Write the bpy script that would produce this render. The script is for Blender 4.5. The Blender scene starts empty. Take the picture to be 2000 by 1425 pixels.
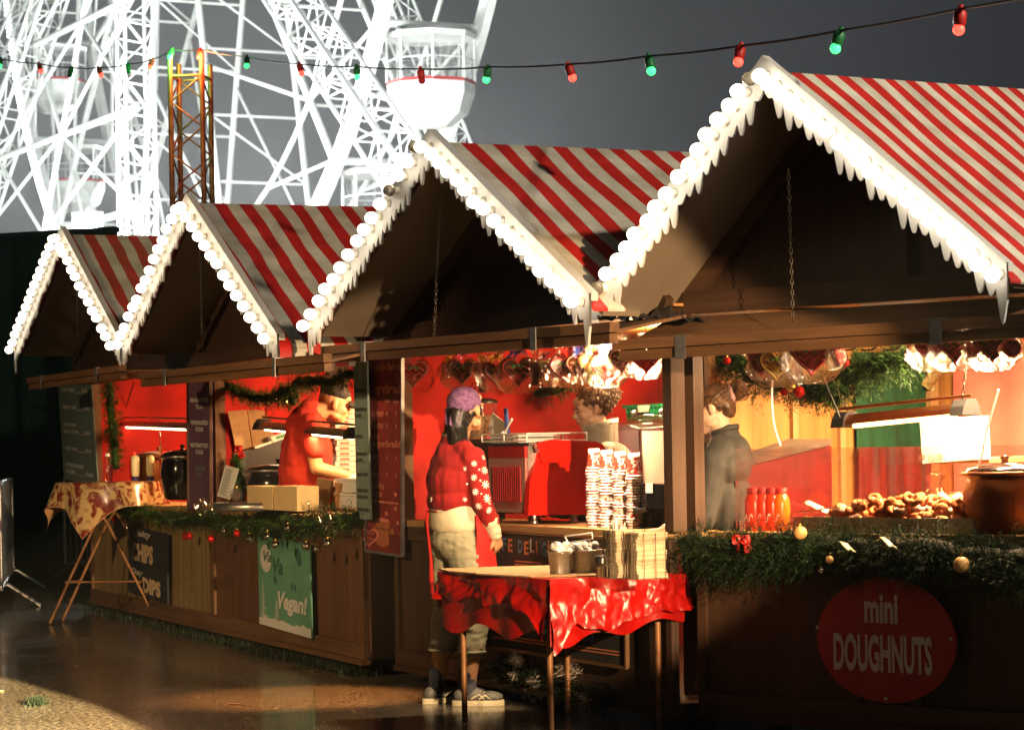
import bpy, bmesh, math, random
from mathutils import Vector, Matrix, noise
random.seed(7)
R = random.Random(11)
sc = bpy.context.scene
COL = sc.collection
FPX = 5000.0; H = 1.35; Y0 = 868.0; ROLL = 0.0175
CR, SR = math.cos(ROLL), math.sin(ROLL)
def ray(px, py):
    u = px-1000; v = Y0-py
    return Vector(((u*CR+v*SR)/FPX, 1.0, (-u*SR+v*CR)/FPX))
def hit_z(px, py, z=0.0):
    d = ray(px, py); t = (z-H)/d.z
    return Vector((0, 0, H))+d*t
def at_D(px, py, D):
    return Vector((0, 0, H))+ray(px, py)*D

class Frame:
    """x along the wall towards the viewer, y inward, z up"""
    def __init__(s, o, ang):
        s.o = Vector((o[0], o[1], 0)); s.a = ang
        s.ux = Vector((math.cos(ang), math.sin(ang), 0)); s.uy = Vector((-math.sin(ang), math.cos(ang), 0))
        s.M = Matrix.Translation(s.o) @ Matrix.Rotation(ang, 4, 'Z')
        s.I = s.M.inverted()
    def w(s, p): return s.M @ Vector(p)
    def loc(s, p): return s.I @ Vector(p)
    def _ray(s, px, py):
        o = s.I @ Vector((0, 0, H)); d = s.I.to_3x3() @ ray(px, py)
        return o, d
    def onY(s, px, py, y):
        o, d = s._ray(px, py); t = (y-o.y)/d.y; return o+d*t
    def onX(s, px, py, x):
        o, d = s._ray(px, py); t = (x-o.x)/d.x; return o+d*t
    def onZ(s, px, py, z):
        o, d = s._ray(px, py); t = (z-o.z)/d.z; return o+d*t
W0 = Frame((0, 0), 0)

# ---------------------------------------------------------------- materials
MATS = {}
def _nt(name):
    m = bpy.data.materials.new(name); m.use_nodes = True
    nt = m.node_tree; b = nt.nodes['Principled BSDF']
    MATS[name] = m
    return m, nt, b
def srgb(r, g, b):
    f = lambda c: (c/255/12.92) if c/255 <= .04045 else ((c/255+.055)/1.055)**2.4
    return (f(r), f(g), f(b), 1)
def mat(name, c, rough=.6, metal=0, var=.25, scale=8, bump=.15, bscale=60, stretch=(1, 1, 1), c2=None, emit=None, es=0, trans=0, ior=1.45, coat=0, sheen=0, alpha=1, lo=.35, hi=.65, dist=0, bdist=.004, spec=.5):
    m, nt, b = _nt(name)
    N = nt.nodes; L = nt.links
    c = tuple(c[:3])+(1,)
    b.inputs['Roughness'].default_value = rough; b.inputs['Metallic'].default_value = metal
    b.inputs['IOR'].default_value = ior; b.inputs['Transmission Weight'].default_value = trans
    b.inputs['Coat Weight'].default_value = coat; b.inputs['Alpha'].default_value = alpha
    b.inputs['Sheen Weight'].default_value = sheen
    b.inputs['Specular IOR Level'].default_value = spec
    tc = N.new('ShaderNodeTexCoord'); mp = N.new('ShaderNodeMapping'); mp.inputs['Scale'].default_value = stretch
    L.new(tc.outputs['Object'], mp.inputs['Vector'])
    if var or c2:
        nz = N.new('ShaderNodeTexNoise'); nz.inputs['Scale'].default_value = scale; nz.inputs['Detail'].default_value = 6
        nz.inputs['Distortion'].default_value = dist
        L.new(mp.outputs[0], nz.inputs['Vector'])
        cr = N.new('ShaderNodeValToRGB'); cr.color_ramp.elements[0].position = lo; cr.color_ramp.elements[1].position = hi
        a = c2 if c2 else tuple(x*(1-var) for x in c[:3])
        cr.color_ramp.elements[0].color = tuple(a[:3])+(1,)
        cr.color_ramp.elements[1].color = c if c2 else tuple(min(1, x*(1+var*.5)) for x in c[:3])+(1,)
        L.new(nz.outputs['Fac'], cr.inputs[0]); L.new(cr.outputs[0], b.inputs['Base Color'])
    else:
        b.inputs['Base Color'].default_value = c
    if bump:
        nb = N.new('ShaderNodeTexNoise'); nb.inputs['Scale'].default_value = bscale; nb.inputs['Detail'].default_value = 4
        L.new(mp.outputs[0], nb.inputs['Vector'])
        bp = N.new('ShaderNodeBump'); bp.inputs['Strength'].default_value = bump; bp.inputs['Distance'].default_value = bdist
        L.new(nb.outputs['Fac'], bp.inputs['Height']); L.new(bp.outputs[0], b.inputs['Normal'])
    if emit:
        b.inputs['Emission Color'].default_value = tuple(emit[:3])+(1,); b.inputs['Emission Strength'].default_value = es
    return m
def wood(name, c, c2, ax='x', rough=.65, sc_=3.0):
    st = {'x': (.35, 5, 5), 'y': (5, .35, 5), 'z': (5, 5, .35)}[ax]
    return mat(name, c, rough=rough, c2=c2, scale=sc_, stretch=st, bump=.35, bscale=14, dist=.6, lo=.3, hi=.7)

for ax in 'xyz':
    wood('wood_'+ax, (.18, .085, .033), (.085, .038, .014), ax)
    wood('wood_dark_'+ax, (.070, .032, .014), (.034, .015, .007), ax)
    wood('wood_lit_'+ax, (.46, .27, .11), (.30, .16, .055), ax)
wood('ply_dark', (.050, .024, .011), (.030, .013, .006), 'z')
wood('ply_lit_yellow', (.30, .20, .085), (.19, .12, .045), 'z')  # plywood tone with the yellowish light on the front put into it
wood('ply_lit_red', (.14, .058, .024), (.085, .034, .014), 'z')  # plywood tone, dim reddish light put into the colour
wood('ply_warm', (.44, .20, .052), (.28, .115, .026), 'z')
mat('soffit', (.20, .15, .105), rough=.9, var=.15, scale=2, bump=.1)
mat('plastic_white', (.55, .55, .56), rough=.45, var=.05, bump=.05)
mat('bulb_on', (1, .95, .85), rough=.3, var=0, bump=0, emit=(1, .85, .62), es=7.5)
mat('bulb_off', (.55, .50, .40), rough=.08, var=0, bump=0, trans=.75, metal=0)
mat('bulb_cap', (.75, .72, .65), rough=.5, var=0, bump=0)
mat('cloth_red', (.48, .014, .008), rough=.85, var=.45, scale=2.2, bump=.25, bscale=120, sheen=.1)
mat('cloth_green', (.004, .055, .018), rough=.85, var=.3, scale=3, bump=.2, bscale=120)
mat('cloth_pink', (.75, .22, .16), rough=.9, var=.15, scale=4, bump=.3, bscale=60)
mat('cloth_mural', (.10, .006, .005), rough=.5, c2=(.015, .005, .006), scale=2.2, stretch=(1, 5, 1.2), bump=.1, dist=1.0, lo=.42, hi=.55)
mat('steel', (.62, .60, .57), rough=.28, metal=1, var=.1, bump=.05, bscale=30)
mat('steel_brushed', (.60, .56, .52), rough=.35, metal=1, var=.12, scale=20, stretch=(.3, .3, 8), bump=.1)
mat('steel_galv', (.42, .43, .44), rough=.42, metal=.9, var=.3, scale=14, bump=.1)
mat('steel_rusty', (.34, .17, .07), rough=.5, metal=.35, c2=(.16, .065, .025), scale=9, bump=.3, bscale=40)
mat('chain_metal', (.13, .11, .085), rough=.4, metal=1, var=.2, bump=0)
mat('black_plastic', (.012, .012, .013), rough=.35, var=.2, bump=.1)
mat('black_gloss', (.010, .009, .009), rough=.16, var=.1, bump=.03, coat=.6)
mat('panel_pink_reflect', (.36, .17, .15), rough=.45, var=.1, bump=.05)  # steel panel's pinkish reflections put into a matt base colour
mat('copper', (.72, .30, .12), rough=.30, metal=1, var=.15, bump=.08, bscale=20)
mat('copper_dark', (.24, .085, .032), rough=.45, metal=.85, var=.3, scale=4, bump=.08, bscale=20)
mat('heat_glow', (1, .5, .15), rough=.4, var=0, bump=0, emit=(1, .42, .12), es=14)
mat('tube_glow', (1, .8, .5), rough=.4, var=0, bump=0, emit=(1, .70, .38), es=9)
mat('red_gloss', (.66, .012, .006), rough=.20, var=.04, bump=.02, coat=.5)
mat('red_plastic_sheet', (.38, .006, .004), rough=.30, var=.25, scale=5, bump=.45, bscale=16, bdist=.012)
mat('card_brown', (.33, .20, .095), rough=.85, var=.15, scale=20, bump=.1)
mat('card_white', (.78, .74, .66), rough=.8, var=.06, scale=20, bump=.1)
mat('card_yellow_lit', (.78, .56, .27), rough=.8, var=.06, scale=20, bump=.1)  # paper tray card with yellow lamp light put into its colour
mat('paper', (.84, .82, .76), rough=.8, var=.04, bump=.05)
mat('napkin', (.60, .48, .31), rough=.9, c2=(.46, .34, .20), scale=3, stretch=(1, 1, 30), bump=.6, bscale=6, lo=.4, hi=.6)
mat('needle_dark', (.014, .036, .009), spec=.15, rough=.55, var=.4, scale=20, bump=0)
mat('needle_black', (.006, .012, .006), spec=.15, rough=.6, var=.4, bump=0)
mat('needle_mid', (.040, .095, .018), spec=.15, rough=.5, var=.4, scale=20, bump=0)
mat('needle_light', (.09, .15, .03), spec=.15, rough=.5, var=.3, scale=20, bump=0)
mat('tinsel', (.80, .72, .55), rough=.15, metal=1, var=0, bump=0)
mat('bauble_red', (.55, .015, .012), rough=.14, metal=.6, var=0, bump=.2, bscale=90)
mat('bauble_gold', (.75, .48, .12), rough=.18, metal=.9, var=0, bump=.2, bscale=90)
mat('bauble_silver', (.65, .60, .48), rough=.08, metal=1, var=0, bump=.02)
mat('gingerbread', (.10, .032, .010), rough=.28, c2=(.035, .010, .004), scale=12, bump=.4, bscale=60, coat=.6)
mat('gingerbread_red', (.30, .018, .010), rough=.35, c2=(.16, .010, .006), scale=12, bump=.3, bscale=60, coat=.4)
mat('gingerbread_amber', (.42, .16, .03), rough=.3, c2=(.22, .07, .015), scale=12, bump=.3, bscale=60, coat=.5)
mat('icing_white', (.82, .78, .72), rough=.5, var=0, bump=.2)
mat('icing_red', (.65, .02, .02), rough=.4, var=0, bump=.2)
mat('icing_yellow', (.75, .50, .05), rough=.4, var=0, bump=.2)
mat('icing_green', (.05, .30, .06), rough=.4, var=0, bump=.2)
mat('cellophane', (1, .90, .84), rough=.09, var=0, bump=1, bscale=30, trans=1, alpha=.42, bdist=.02)
mat('ribbon_pink', (.80, .12, .30), rough=.35, var=.2, bump=0)
mat('ribbon_purple', (.22, .05, .42), rough=.35, var=.2, bump=0)
mat('ribbon_yellow', (.85, .55, .06), rough=.35, var=.2, bump=0)
mat('ribbon_red', (.65, .02, .015), rough=.4, var=.2, bump=0)
mat('ribbon_blue', (.03, .04, .25), rough=.4, var=.2, bump=0)
mat('glass', (1, 1, 1), rough=.06, var=0, bump=0, trans=.9, alpha=.30)
mat('cabinet_red', (.10, .004, .003), rough=.45, var=.2, bump=.05)
mat('glass_red', (1, .35, .28), rough=.05, var=0, bump=.2, bscale=30, trans=1, alpha=.22)
mat('plastic_clear', (1, 1, 1), rough=.10, var=0, bump=.3, bscale=20, trans=1, alpha=.35)
mat('coffee_beans', (.10, .045, .018), rough=.5, c2=(.30, .16, .06), scale=90, bump=.8, bscale=120, lo=.45, hi=.6)
mat('cream_drink', (.85, .58, .44), rough=.4, var=.08, bump=.02)
mat('sauce_red', (.70, .03, .008), rough=.25, var=.05, bump=.02, coat=.4)
mat('sauce_orange', (.80, .16, .01), rough=.25, var=.05, bump=.02, coat=.4)
mat('mayo', (.78, .68, .38), rough=.35, var=.05, bump=.02)
mat('label_blue', (.03, .03, .12), rough=.5, var=0, bump=0)
mat('dough', (.55, .17, .035), rough=.75, c2=(.66, .32, .12), scale=25, bump=.6, bscale=50, bdist=.01)
mat('dough_dark', (.55, .11, .02), rough=.6, c2=(.62, .22, .06), scale=25, bump=.6, bscale=50, bdist=.01)
mat('dough_pale', (.62, .42, .24), rough=.8, c2=(.74, .60, .44), scale=25, bump=.5, bscale=50, bdist=.01)
mat('crate_green', (.012, .20, .085), rough=.4, var=.1, bump=.05)
mat('cup_red', (.50, .035, .018), rough=.55, c2=(.80, .70, .60), scale=60, lo=.44, hi=.47, bump=0)
mat('cup_white', (.85, .80, .74), rough=.5, var=0, bump=0)
mat('chalkboard', (.016, .014, .014), rough=.8, c2=(.028, .025, .024), scale=3, bump=.1)
mat('chalk_white', (.60, .60, .58), rough=.9, var=.3, scale=60, bump=.1)
mat('chalk_orange', (.60, .20, .08), rough=.9, var=.3, scale=60, bump=.1)
mat('chalk_blue', (.10, .20, .34), rough=.9, var=.3, scale=60, bump=.1)
mat('sign_slate', (.10, .14, .13), rough=.7, var=.12, bump=.05)
mat('sign_plum', (.11, .05, .09), rough=.6, var=.12, bump=.05)
mat('sign_grey', (.16, .21, .19), rough=.7, var=.12, bump=.05)
mat('sign_maroon', (.24, .022, .020), rough=.55, c2=(.15, .012, .014), scale=5, bump=.05)
mat('sign_black', (.016, .019, .024), rough=.6, var=.3, bump=.05)
mat('sign_teal', (.11, .30, .20), rough=.6, var=.1, bump=.05)
mat('sign_teal_dark', (.035, .12, .085), rough=.6, var=.1, bump=.05)
mat('sign_red', (.34, .010, .012), rough=.5, var=.1, bump=.05)
mat('print_white', (.62, .60, .56), rough=.6, var=.05, bump=0)
mat('globe_amber_glow', (.55, .30, .10), rough=.35, var=.2, bump=.2)  # cream globes, their amber glow put into the base colour
mat('print_cream', (.66, .50, .30), rough=.6, var=.05, bump=0)
mat('print_pink', (.60, .18, .13), rough=.6, var=.05, bump=0)
mat('print_dark', (.03, .035, .035), rough=.6, var=.05, bump=0)
mat('print_brown', (.36, .11, .045), rough=.6, var=.1, bump=0)
mat('print_darkred', (.12, .008, .010), rough=.6, var=.1, bump=0)
mat('oilcloth', (.36, .26, .12), rough=.25, c2=(.12, .018, .012), scale=11, dist=1.4, bump=.35, bscale=14, lo=.44, hi=.56, coat=.3)
mat('oilcloth_back', (.80, .38, .16), rough=.7, c2=(.80, .55, .30), scale=9, bump=.1)
mat('paint_white', (.80, .80, .78), rough=.5, var=.10, scale=3, bump=.1)
mat('paint_red', (.45, .03, .03), rough=.5, var=.1, bump=.1)
mat('paint_olive', (.10, .085, .05), rough=.6, var=.1, bump=.1)
mat('led_white', (1, 1, 1), rough=.4, var=0, bump=0, emit=(.90, .95, 1), es=12)
mat('lamp_flood', (1, 1, 1), rough=.4, var=0, bump=0, emit=(.95, 1, .98), es=60)
mat('hoarding', (.012, .050, .046), rough=.8, var=.3, scale=1.2, bump=.1)  # black boards with a teal glow put into the base colour
mat('cable_black', (.010, .011, .010), rough=.5, var=0, bump=0)
mat('led_red', (1, .1, .08), rough=.3, var=0, bump=0, emit=(1, .05, .03), es=4)
mat('led_green', (.1, 1, .4), rough=.3, var=0, bump=0, emit=(.04, 1, .20), es=2.6)
mat('holder_red', (.45, .015, .012), rough=.5, var=0, bump=0)
mat('holder_green', (.01, .16, .05), rough=.5, var=0, bump=0)
mat('tarp_dark', (.020, .022, .030), rough=.35, var=.2, bump=.5, bscale=12, bdist=.02)
mat('fluff', (.55, .46, .40), rough=.95, var=.2, bump=.3)
mat('skin_pale', (.66, .40, .28), rough=.5, var=.08, scale=10, bump=.05, sheen=.1)
mat('skin_light', (.80, .56, .42), rough=.5, var=.08, scale=10, bump=.05)
mat('skin_tan', (.50, .26, .13), rough=.5, var=.08, scale=10, bump=.05)
mat('lips', (.45, .12, .09), rough=.4, var=0, bump=0)
mat('hair_black', (.010, .008, .007), rough=.4, var=.3, scale=40, stretch=(4, 4, .5), bump=.5, bscale=50)
mat('hair_brown', (.085, .042, .018), rough=.42, c2=(.035, .016, .007), scale=30, bump=.5, bscale=60)
mat('hair_auburn', (.15, .07, .028), rough=.42, c2=(.09, .04, .018), scale=30, bump=.5, bscale=60)
mat('knit_red', (.27, .004, .004), rough=.9, var=.2, scale=6, bump=.5, bscale=90, sheen=.02)
mat('cotton_cream', (.62, .54, .38), rough=.9, var=.1, scale=6, bump=.3, bscale=40)
mat('cotton_khaki', (.27, .25, .165), rough=.9, var=.15, scale=6, bump=.6, bscale=16, bdist=.012)
mat('apron_red', (.50, .012, .008), rough=.8, var=.15, bump=.3)
mat('fleece_grey', (.40, .43, .37), rough=1, var=.15, scale=30, bump=.8, bscale=130)
mat('jacket_dark', (.030, .036, .026), rough=.7, var=.2, bump=.3)
mat('shirt_black', (.040, .038, .034), rough=.8, var=.2, bump=.3, bscale=20)
mat('tshirt_orange', (.42, .022, .010), rough=.9, var=.12, scale=5, bump=.3, bscale=30)
mat('bandana', (.16, .075, .17), rough=.85, c2=(.085, .030, .095), scale=28, dist=3, bump=.5, bscale=20, lo=.46, hi=.52)
mat('cap_black', (.010, .008, .008), rough=.8, var=.2, bump=.3)
mat('sock_dark', (.030, .032, .045), rough=.95, var=.3, scale=40, bump=.4)
mat('shoe_grey', (.085, .085, .075), rough=.6, var=.3, scale=30, bump=.3)
mat('shoe_pale', (.45, .40, .27), rough=.6, var=.2, bump=.2)
mat('eye_white', (.7, .68, .65), rough=.2, var=0, bump=0)
mat('eye_dark', (.02, .012, .01), rough=.15, var=0, bump=0)
mat('grass', (.010, .024, .006), rough=.6, var=.5, scale=9, bump=0)
mat('blue_plastic', (.02, .05, .28), rough=.4, var=0, bump=0)
mat('leaf_litter', (.30, .20, .08), rough=.8, var=.2, bump=0)
mat('scrunchie', (.75, .42, .40), rough=.9, var=.1, bump=.4)
# striped canvas
m, nt, b = _nt('stripes')
N, L = nt.nodes, nt.links
tc = N.new('ShaderNodeTexCoord'); sp = N.new('ShaderNodeSeparateXYZ'); L.new(tc.outputs['Object'], sp.inputs[0])
nz = N.new('ShaderNodeTexNoise'); nz.inputs['Scale'].default_value = 2.0; nz.inputs['Detail'].default_value = 1; L.new(tc.outputs['Object'], nz.inputs['Vector'])
def mth(op, a, bb=None):
    n = N.new('ShaderNodeMath'); n.operation = op
    for i, x in enumerate((a, bb)):
        if x is None: continue
        if isinstance(x, (int, float)): n.inputs[i].default_value = x
        else: L.new(x, n.inputs[i])
    return n.outputs[0]
yy = mth('ADD', sp.outputs['Y'], mth('MULTIPLY', nz.outputs['Fac'], .05))
fr = mth('FRACT', mth('DIVIDE', yy, .172))
st_ = mth('LESS_THAN', fr, .5)
mx = N.new('ShaderNodeMix'); mx.data_type = 'RGBA'; L.new(st_, mx.inputs['Factor'])
n2 = N.new('ShaderNodeTexNoise'); n2.inputs['Scale'].default_value = 5; n2.inputs['Detail'].default_value = 8; L.new(tc.outputs['Object'], n2.inputs['Vector'])
ra = N.new('ShaderNodeValToRGB'); ra.color_ramp.elements[0].position = .3; ra.color_ramp.elements[1].position = .7
ra.color_ramp.elements[0].color = (.40, .37, .30, 1); ra.color_ramp.elements[1].color = (.66, .63, .56, 1)
rb = N.new('ShaderNodeValToRGB'); rb.color_ramp.elements[0].position = .3; rb.color_ramp.elements[1].position = .7
rb.color_ramp.elements[0].color = (.34, .010, .008, 1); rb.color_ramp.elements[1].color = (.56, .020, .016, 1)
L.new(n2.outputs['Fac'], ra.inputs[0]); L.new(n2.outputs['Fac'], rb.inputs[0])
L.new(ra.outputs[0], mx.inputs['A']); L.new(rb.outputs[0], mx.inputs['B']); L.new(mx.outputs['Result'], b.inputs['Base Color'])
b.inputs['Roughness'].default_value = .55
bp = N.new('ShaderNodeBump'); bp.inputs['Strength'].default_value = .35; bp.inputs['Distance'].default_value = .012
n3 = N.new('ShaderNodeTexNoise'); n3.inputs['Scale'].default_value = 9; n3.inputs['Detail'].default_value = 6; L.new(tc.outputs['Object'], n3.inputs['Vector'])
L.new(n3.outputs['Fac'], bp.inputs['Height']); L.new(bp.outputs[0], b.inputs['Normal'])
# wet asphalt
m, nt, b = _nt('wet_asphalt')
N, L = nt.nodes, nt.links
tc = N.new('ShaderNodeTexCoord')
n1 = N.new('ShaderNodeTexNoise'); n1.inputs['Scale'].default_value = .9; n1.inputs['Detail'].default_value = 5; L.new(tc.outputs['Object'], n1.inputs['Vector'])
vo = N.new('ShaderNodeTexVoronoi'); vo.inputs['Scale'].default_value = 95; L.new(tc.outputs['Object'], vo.inputs['Vector'])
n2 = N.new('ShaderNodeTexNoise'); n2.inputs['Scale'].default_value = 34; n2.inputs['Detail'].default_value = 8; n2.inputs['Roughness'].default_value = .8; L.new(tc.outputs['Object'], n2.inputs['Vector'])
cr = N.new('ShaderNodeValToRGB'); cr.color_ramp.elements[0].color = (.020, .018, .015, 1); cr.color_ramp.elements[1].color = (.26, .22, .16, 1); cr.color_ramp.elements[0].position = .45; cr.color_ramp.elements[1].position = .62  # pale flecks stand in for wet sparkle, put into the colour
L.new(n2.outputs['Fac'], cr.inputs[0]); L.new(cr.outputs[0], b.inputs['Base Color'])
rr = N.new('ShaderNodeValToRGB'); rr.color_ramp.elements[0].position = .38; rr.color_ramp.elements[1].position = .62
rr.color_ramp.elements[0].color = (.13, .13, .13, 1); rr.color_ramp.elements[1].color = (.26, .26, .26, 1)
L.new(n1.outputs['Fac'], rr.inputs[0])
n4 = N.new('ShaderNodeTexNoise'); n4.inputs['Scale'].default_value = 70; n4.inputs['Detail'].default_value = 2; L.new(tc.outputs['Object'], n4.inputs['Vector'])
L.new(mth('ADD', rr.outputs[0], mth('MULTIPLY', mth('SUBTRACT', n4.outputs['Fac'], .5), .5)), b.inputs['Roughness'])
ad = mth('ADD', mth('MULTIPLY', vo.outputs['Distance'], 1.0), mth('MULTIPLY', n2.outputs['Fac'], .5))
bp = N.new('ShaderNodeBump'); bp.inputs['Strength'].default_value = .10; bp.inputs['Distance'].default_value = .001
L.new(ad, bp.inputs['Height']); L.new(bp.outputs[0], b.inputs['Normal'])

# ---------------------------------------------------------------- mesh builder
ORG = {}
class MB:
    def __init__(s): s.v = []; s.f = []; s.m = []; s.mi = 0; s.sm = []
    def add(s, vs, fs, smooth=False):
        b = len(s.v); s.v += [Vector(v) for v in vs]
        for f in fs: s.f.append(tuple(b+i for i in f)); s.m.append(s.mi); s.sm.append(smooth)
        return s
    def box(s, a, b, bev=0):
        x0, x1 = sorted((a[0], b[0])); y0, y1 = sorted((a[1], b[1])); z0, z1 = sorted((a[2], b[2]))
        c = [(x0, y0, z0), (x1, y0, z0), (x1, y1, z0), (x0, y1, z0), (x0, y0, z1), (x1, y0, z1), (x1, y1, z1), (x0, y1, z1)]
        return s.add(c, [(0, 3, 2, 1), (4, 5, 6, 7), (0, 1, 5, 4), (1, 2, 6, 5), (2, 3, 7, 6), (3, 0, 4, 7)])
    def cbox(s, c, d, M=None):
        h = [x/2 for x in d]; M = M or Matrix.Identity(3); c = Vector(c)
        k = [c+M@Vector((sx*h[0], sy*h[1], sz*h[2])) for sz in (-1, 1) for sx, sy in ((-1, -1), (1, -1), (1, 1), (-1, 1))]
        return s.add(k, [(0, 3, 2, 1), (4, 5, 6, 7), (0, 1, 5, 4), (1, 2, 6, 5), (2, 3, 7, 6), (3, 0, 4, 7)])
    def beam(s, p, q, w, h, up=(0, 0, 1)):
        p, q = Vector(p), Vector(q); d = (q-p).normalized(); up = Vector(up)
        r = d.cross(up)
        if r.length < 1e-4: r = d.cross(Vector((1, 0, 0)))
        r.normalize(); u = r.cross(d).normalized()
        k = []
        for e in (p, q):
            for a, b in ((-1, -1), (1, -1), (1, 1), (-1, 1)): k.append(e+r*a*w/2+u*b*h/2)
        return s.add(k, [(0, 1, 2, 3), (7, 6, 5, 4), (0, 4, 5, 1), (1, 5, 6, 2), (2, 6, 7, 3), (3, 7, 4, 0)])
    def tube(s, p, q, r0, r1=None, n=8, cap=True):
        return s.path([p, q], [r0, r1 if r1 is not None else r0], n, cap)
    def path(s, pts, r, n=8, cap=True, flat=1.0):
        pts = [Vector(p) for p in pts]; k = len(pts)
        rs = r if isinstance(r, (list, tuple)) else [r]*k
        t0 = (pts[1]-pts[0]).normalized()
        a = t0.orthogonal().normalized(); vs = []; fs = []
        for i, p in enumerate(pts):
            t = (pts[min(i+1, k-1)]-pts[max(i-1, 0)])
            t = t.normalized() if t.length > 1e-9 else t0
            a = (a-t*a.dot(t)); a = a.normalized() if a.length > 1e-6 else t.orthogonal().normalized()
            b = t.cross(a)
            for j in range(n):
                an = 2*math.pi*j/n; vs.append(p+a*math.cos(an)*rs[i]+b*math.sin(an)*rs[i]*flat)
        for i in range(k-1):
            for j in range(n):
                fs.append((i*n+j, i*n+(j+1) % n, (i+1)*n+(j+1) % n, (i+1)*n+j))
        s.add(vs, fs, True)
        if cap and n > 2:
            s.add(vs[:n], [tuple(reversed(range(n)))]); s.add(vs[-n:], [tuple(range(n))])
        return s
    def lathe(s, prof, c=(0, 0, 0), n=20, M=None, cap=True, sx=1, sy=1):
        c = Vector(c); M = M or Matrix.Identity(3); vs = []; fs = []
        for (r, z) in prof:
            for j in range(n):
                an = 2*math.pi*j/n; vs.append(c+M@Vector((r*math.cos(an)*sx, r*math.sin(an)*sy, z)))
        k = len(prof)
        for i in range(k-1):
            for j in range(n): fs.append((i*n+j, i*n+(j+1) % n, (i+1)*n+(j+1) % n, (i+1)*n+j))
        s.add(vs, fs, True)
        if cap:
            s.add(vs[:n], [tuple(reversed(range(n)))]); s.add(vs[-n:], [tuple(range(n))])
        return s
    def ball(s, c, r, n=12, m=8, M=None):
        r = r if isinstance(r, (list, tuple)) else (r, r, r); c = Vector(c); M = M or Matrix.Identity(3)
        vs = [c+M@Vector((0, 0, -r[2]))]
        for i in range(1, m):
            th = math.pi*i/m-math.pi/2
            for j in range(n):
                an = 2*math.pi*j/n; vs.append(c+M@Vector((r[0]*math.cos(th)*math.cos(an), r[1]*math.cos(th)*math.sin(an), r[2]*math.sin(th))))
        vs.append(c+M@Vector((0, 0, r[2]))); fs = []
        for j in range(n): fs.append((0, 1+(j+1) % n, 1+j))
        for i in range(m-2):
            for j in range(n): fs.append((1+i*n+j, 1+i*n+(j+1) % n, 1+(i+1)*n+(j+1) % n, 1+(i+1)*n+j))
        e = len(vs)-1; b = 1+(m-2)*n
        for j in range(n): fs.append((e, b+j, b+(j+1) % n))
        return s.add(vs, fs, True)
    def prism(s, poly, off):
        """poly: 3-D points, extruded by vector off"""
        off = Vector(off); k = len(poly); p = [Vector(q) for q in poly]
        vs = p+[q+off for q in p]
        return s.add(vs, [tuple(range(k)), tuple(reversed(range(k, 2*k)))]+[(i, i+k, (i+1) % k+k, (i+1) % k) for i in range(k)])
    def grid(s, fn, nu, nv, smooth=True, two=0):
        vs = [Vector(fn(i/nu, j/nv)) for j in range(nv+1) for i in range(nu+1)]
        fs = [(j*(nu+1)+i, j*(nu+1)+i+1, (j+1)*(nu+1)+i+1, (j+1)*(nu+1)+i) for j in range(nv) for i in range(nu)]
        s.add(vs, fs, smooth)
        if two: # give it thickness
            off = Vector(two) if not isinstance(two, (int, float)) else Vector((0, 0, -two))
            s.add([v+off for v in vs], [tuple(reversed(f)) for f in fs], smooth)
            nb = []
            W_ = nu+1
            loop = [(i) for i in range(nu)]+[(j*W_+nu) for j in range(nv)]+[(nv*W_+i) for i in range(nu, 0, -1)]+[(j*W_) for j in range(nv, 0, -1)]
            k = len(vs); b = len(s.v)-2*k
            for a_, b_ in zip(loop, loop[1:]+loop[:1]): s.f.append((b+a_, b+a_+k, b+b_+k, b+b_)); s.m.append(s.mi); s.sm.append(smooth)
        return s
    def mesh(s, name, mats, org=(0, 0, 0)):
        o = Vector(org)
        me = bpy.data.meshes.new(name); me.from_pydata([v-o for v in s.v], [], s.f)
        for m_ in (mats if isinstance(mats, (list, tuple)) else [mats]): me.materials.append(MATS[m_])
        me.polygons.foreach_set('material_index', s.m); me.polygons.foreach_set('use_smooth', s.sm)
        me.update(); me.validate()
        return me
    def build(s, name, mats, parent=None, org=None):
        """vertices in the frame of the thing; parent is a thing/part"""
        og = org if org is not None else (ORG.get(parent.name, Vector()) if parent else Vector())
        o = bpy.data.objects.new(name, s.mesh(name, mats, og)); COL.objects.link(o)
        if parent:
            o.parent = parent; ORG[o.name] = Vector(og)
            if org is not None: o.location = Vector(org)-ORG.get(parent.name, Vector())
        return o
def tag(o, label=None, cat=None, group=None, kind=None):
    if label: o['label'] = label
    if cat: o['category'] = cat
    if group: o['group'] = group
    if kind: o['kind'] = kind
    return o
def thing(name, label, cat, fr, at=(0, 0, 0), group=None):
    o = bpy.data.objects.new(name, None); COL.objects.link(o); o.empty_display_size = .1
    o.location = fr.w(at); o.rotation_euler = (0, 0, fr.a)
    ORG[o.name] = Vector(at)
    return tag(o, label, cat, group)
def solo(mb, name, mats, label, cat, fr, at=(0, 0, 0), group=None, kind=None):
    o = bpy.data.objects.new(name, mb.mesh(name, mats, at)); COL.objects.link(o)
    o.location = fr.w(at); o.rotation_euler = (0, 0, fr.a); ORG[o.name] = Vector(at)
    return tag(o, label, cat, group, kind)
def copy_tree(o, parent=None):
    c = o.copy(); COL.objects.link(c); c.parent = parent
    for ch in [x for x in COL.objects if x.parent == o]: copy_tree(ch, c)
    return c
TMP = bpy.data.scenes.new('scratch')
def scratch_eval(o):
    TMP.collection.objects.link(o); vl = TMP.view_layers[0]; vl.update(); dg = vl.depsgraph; dg.update()
    out = bpy.data.meshes.new_from_object(o.evaluated_get(dg), depsgraph=dg)
    TMP.collection.objects.unlink(o); return out
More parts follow.
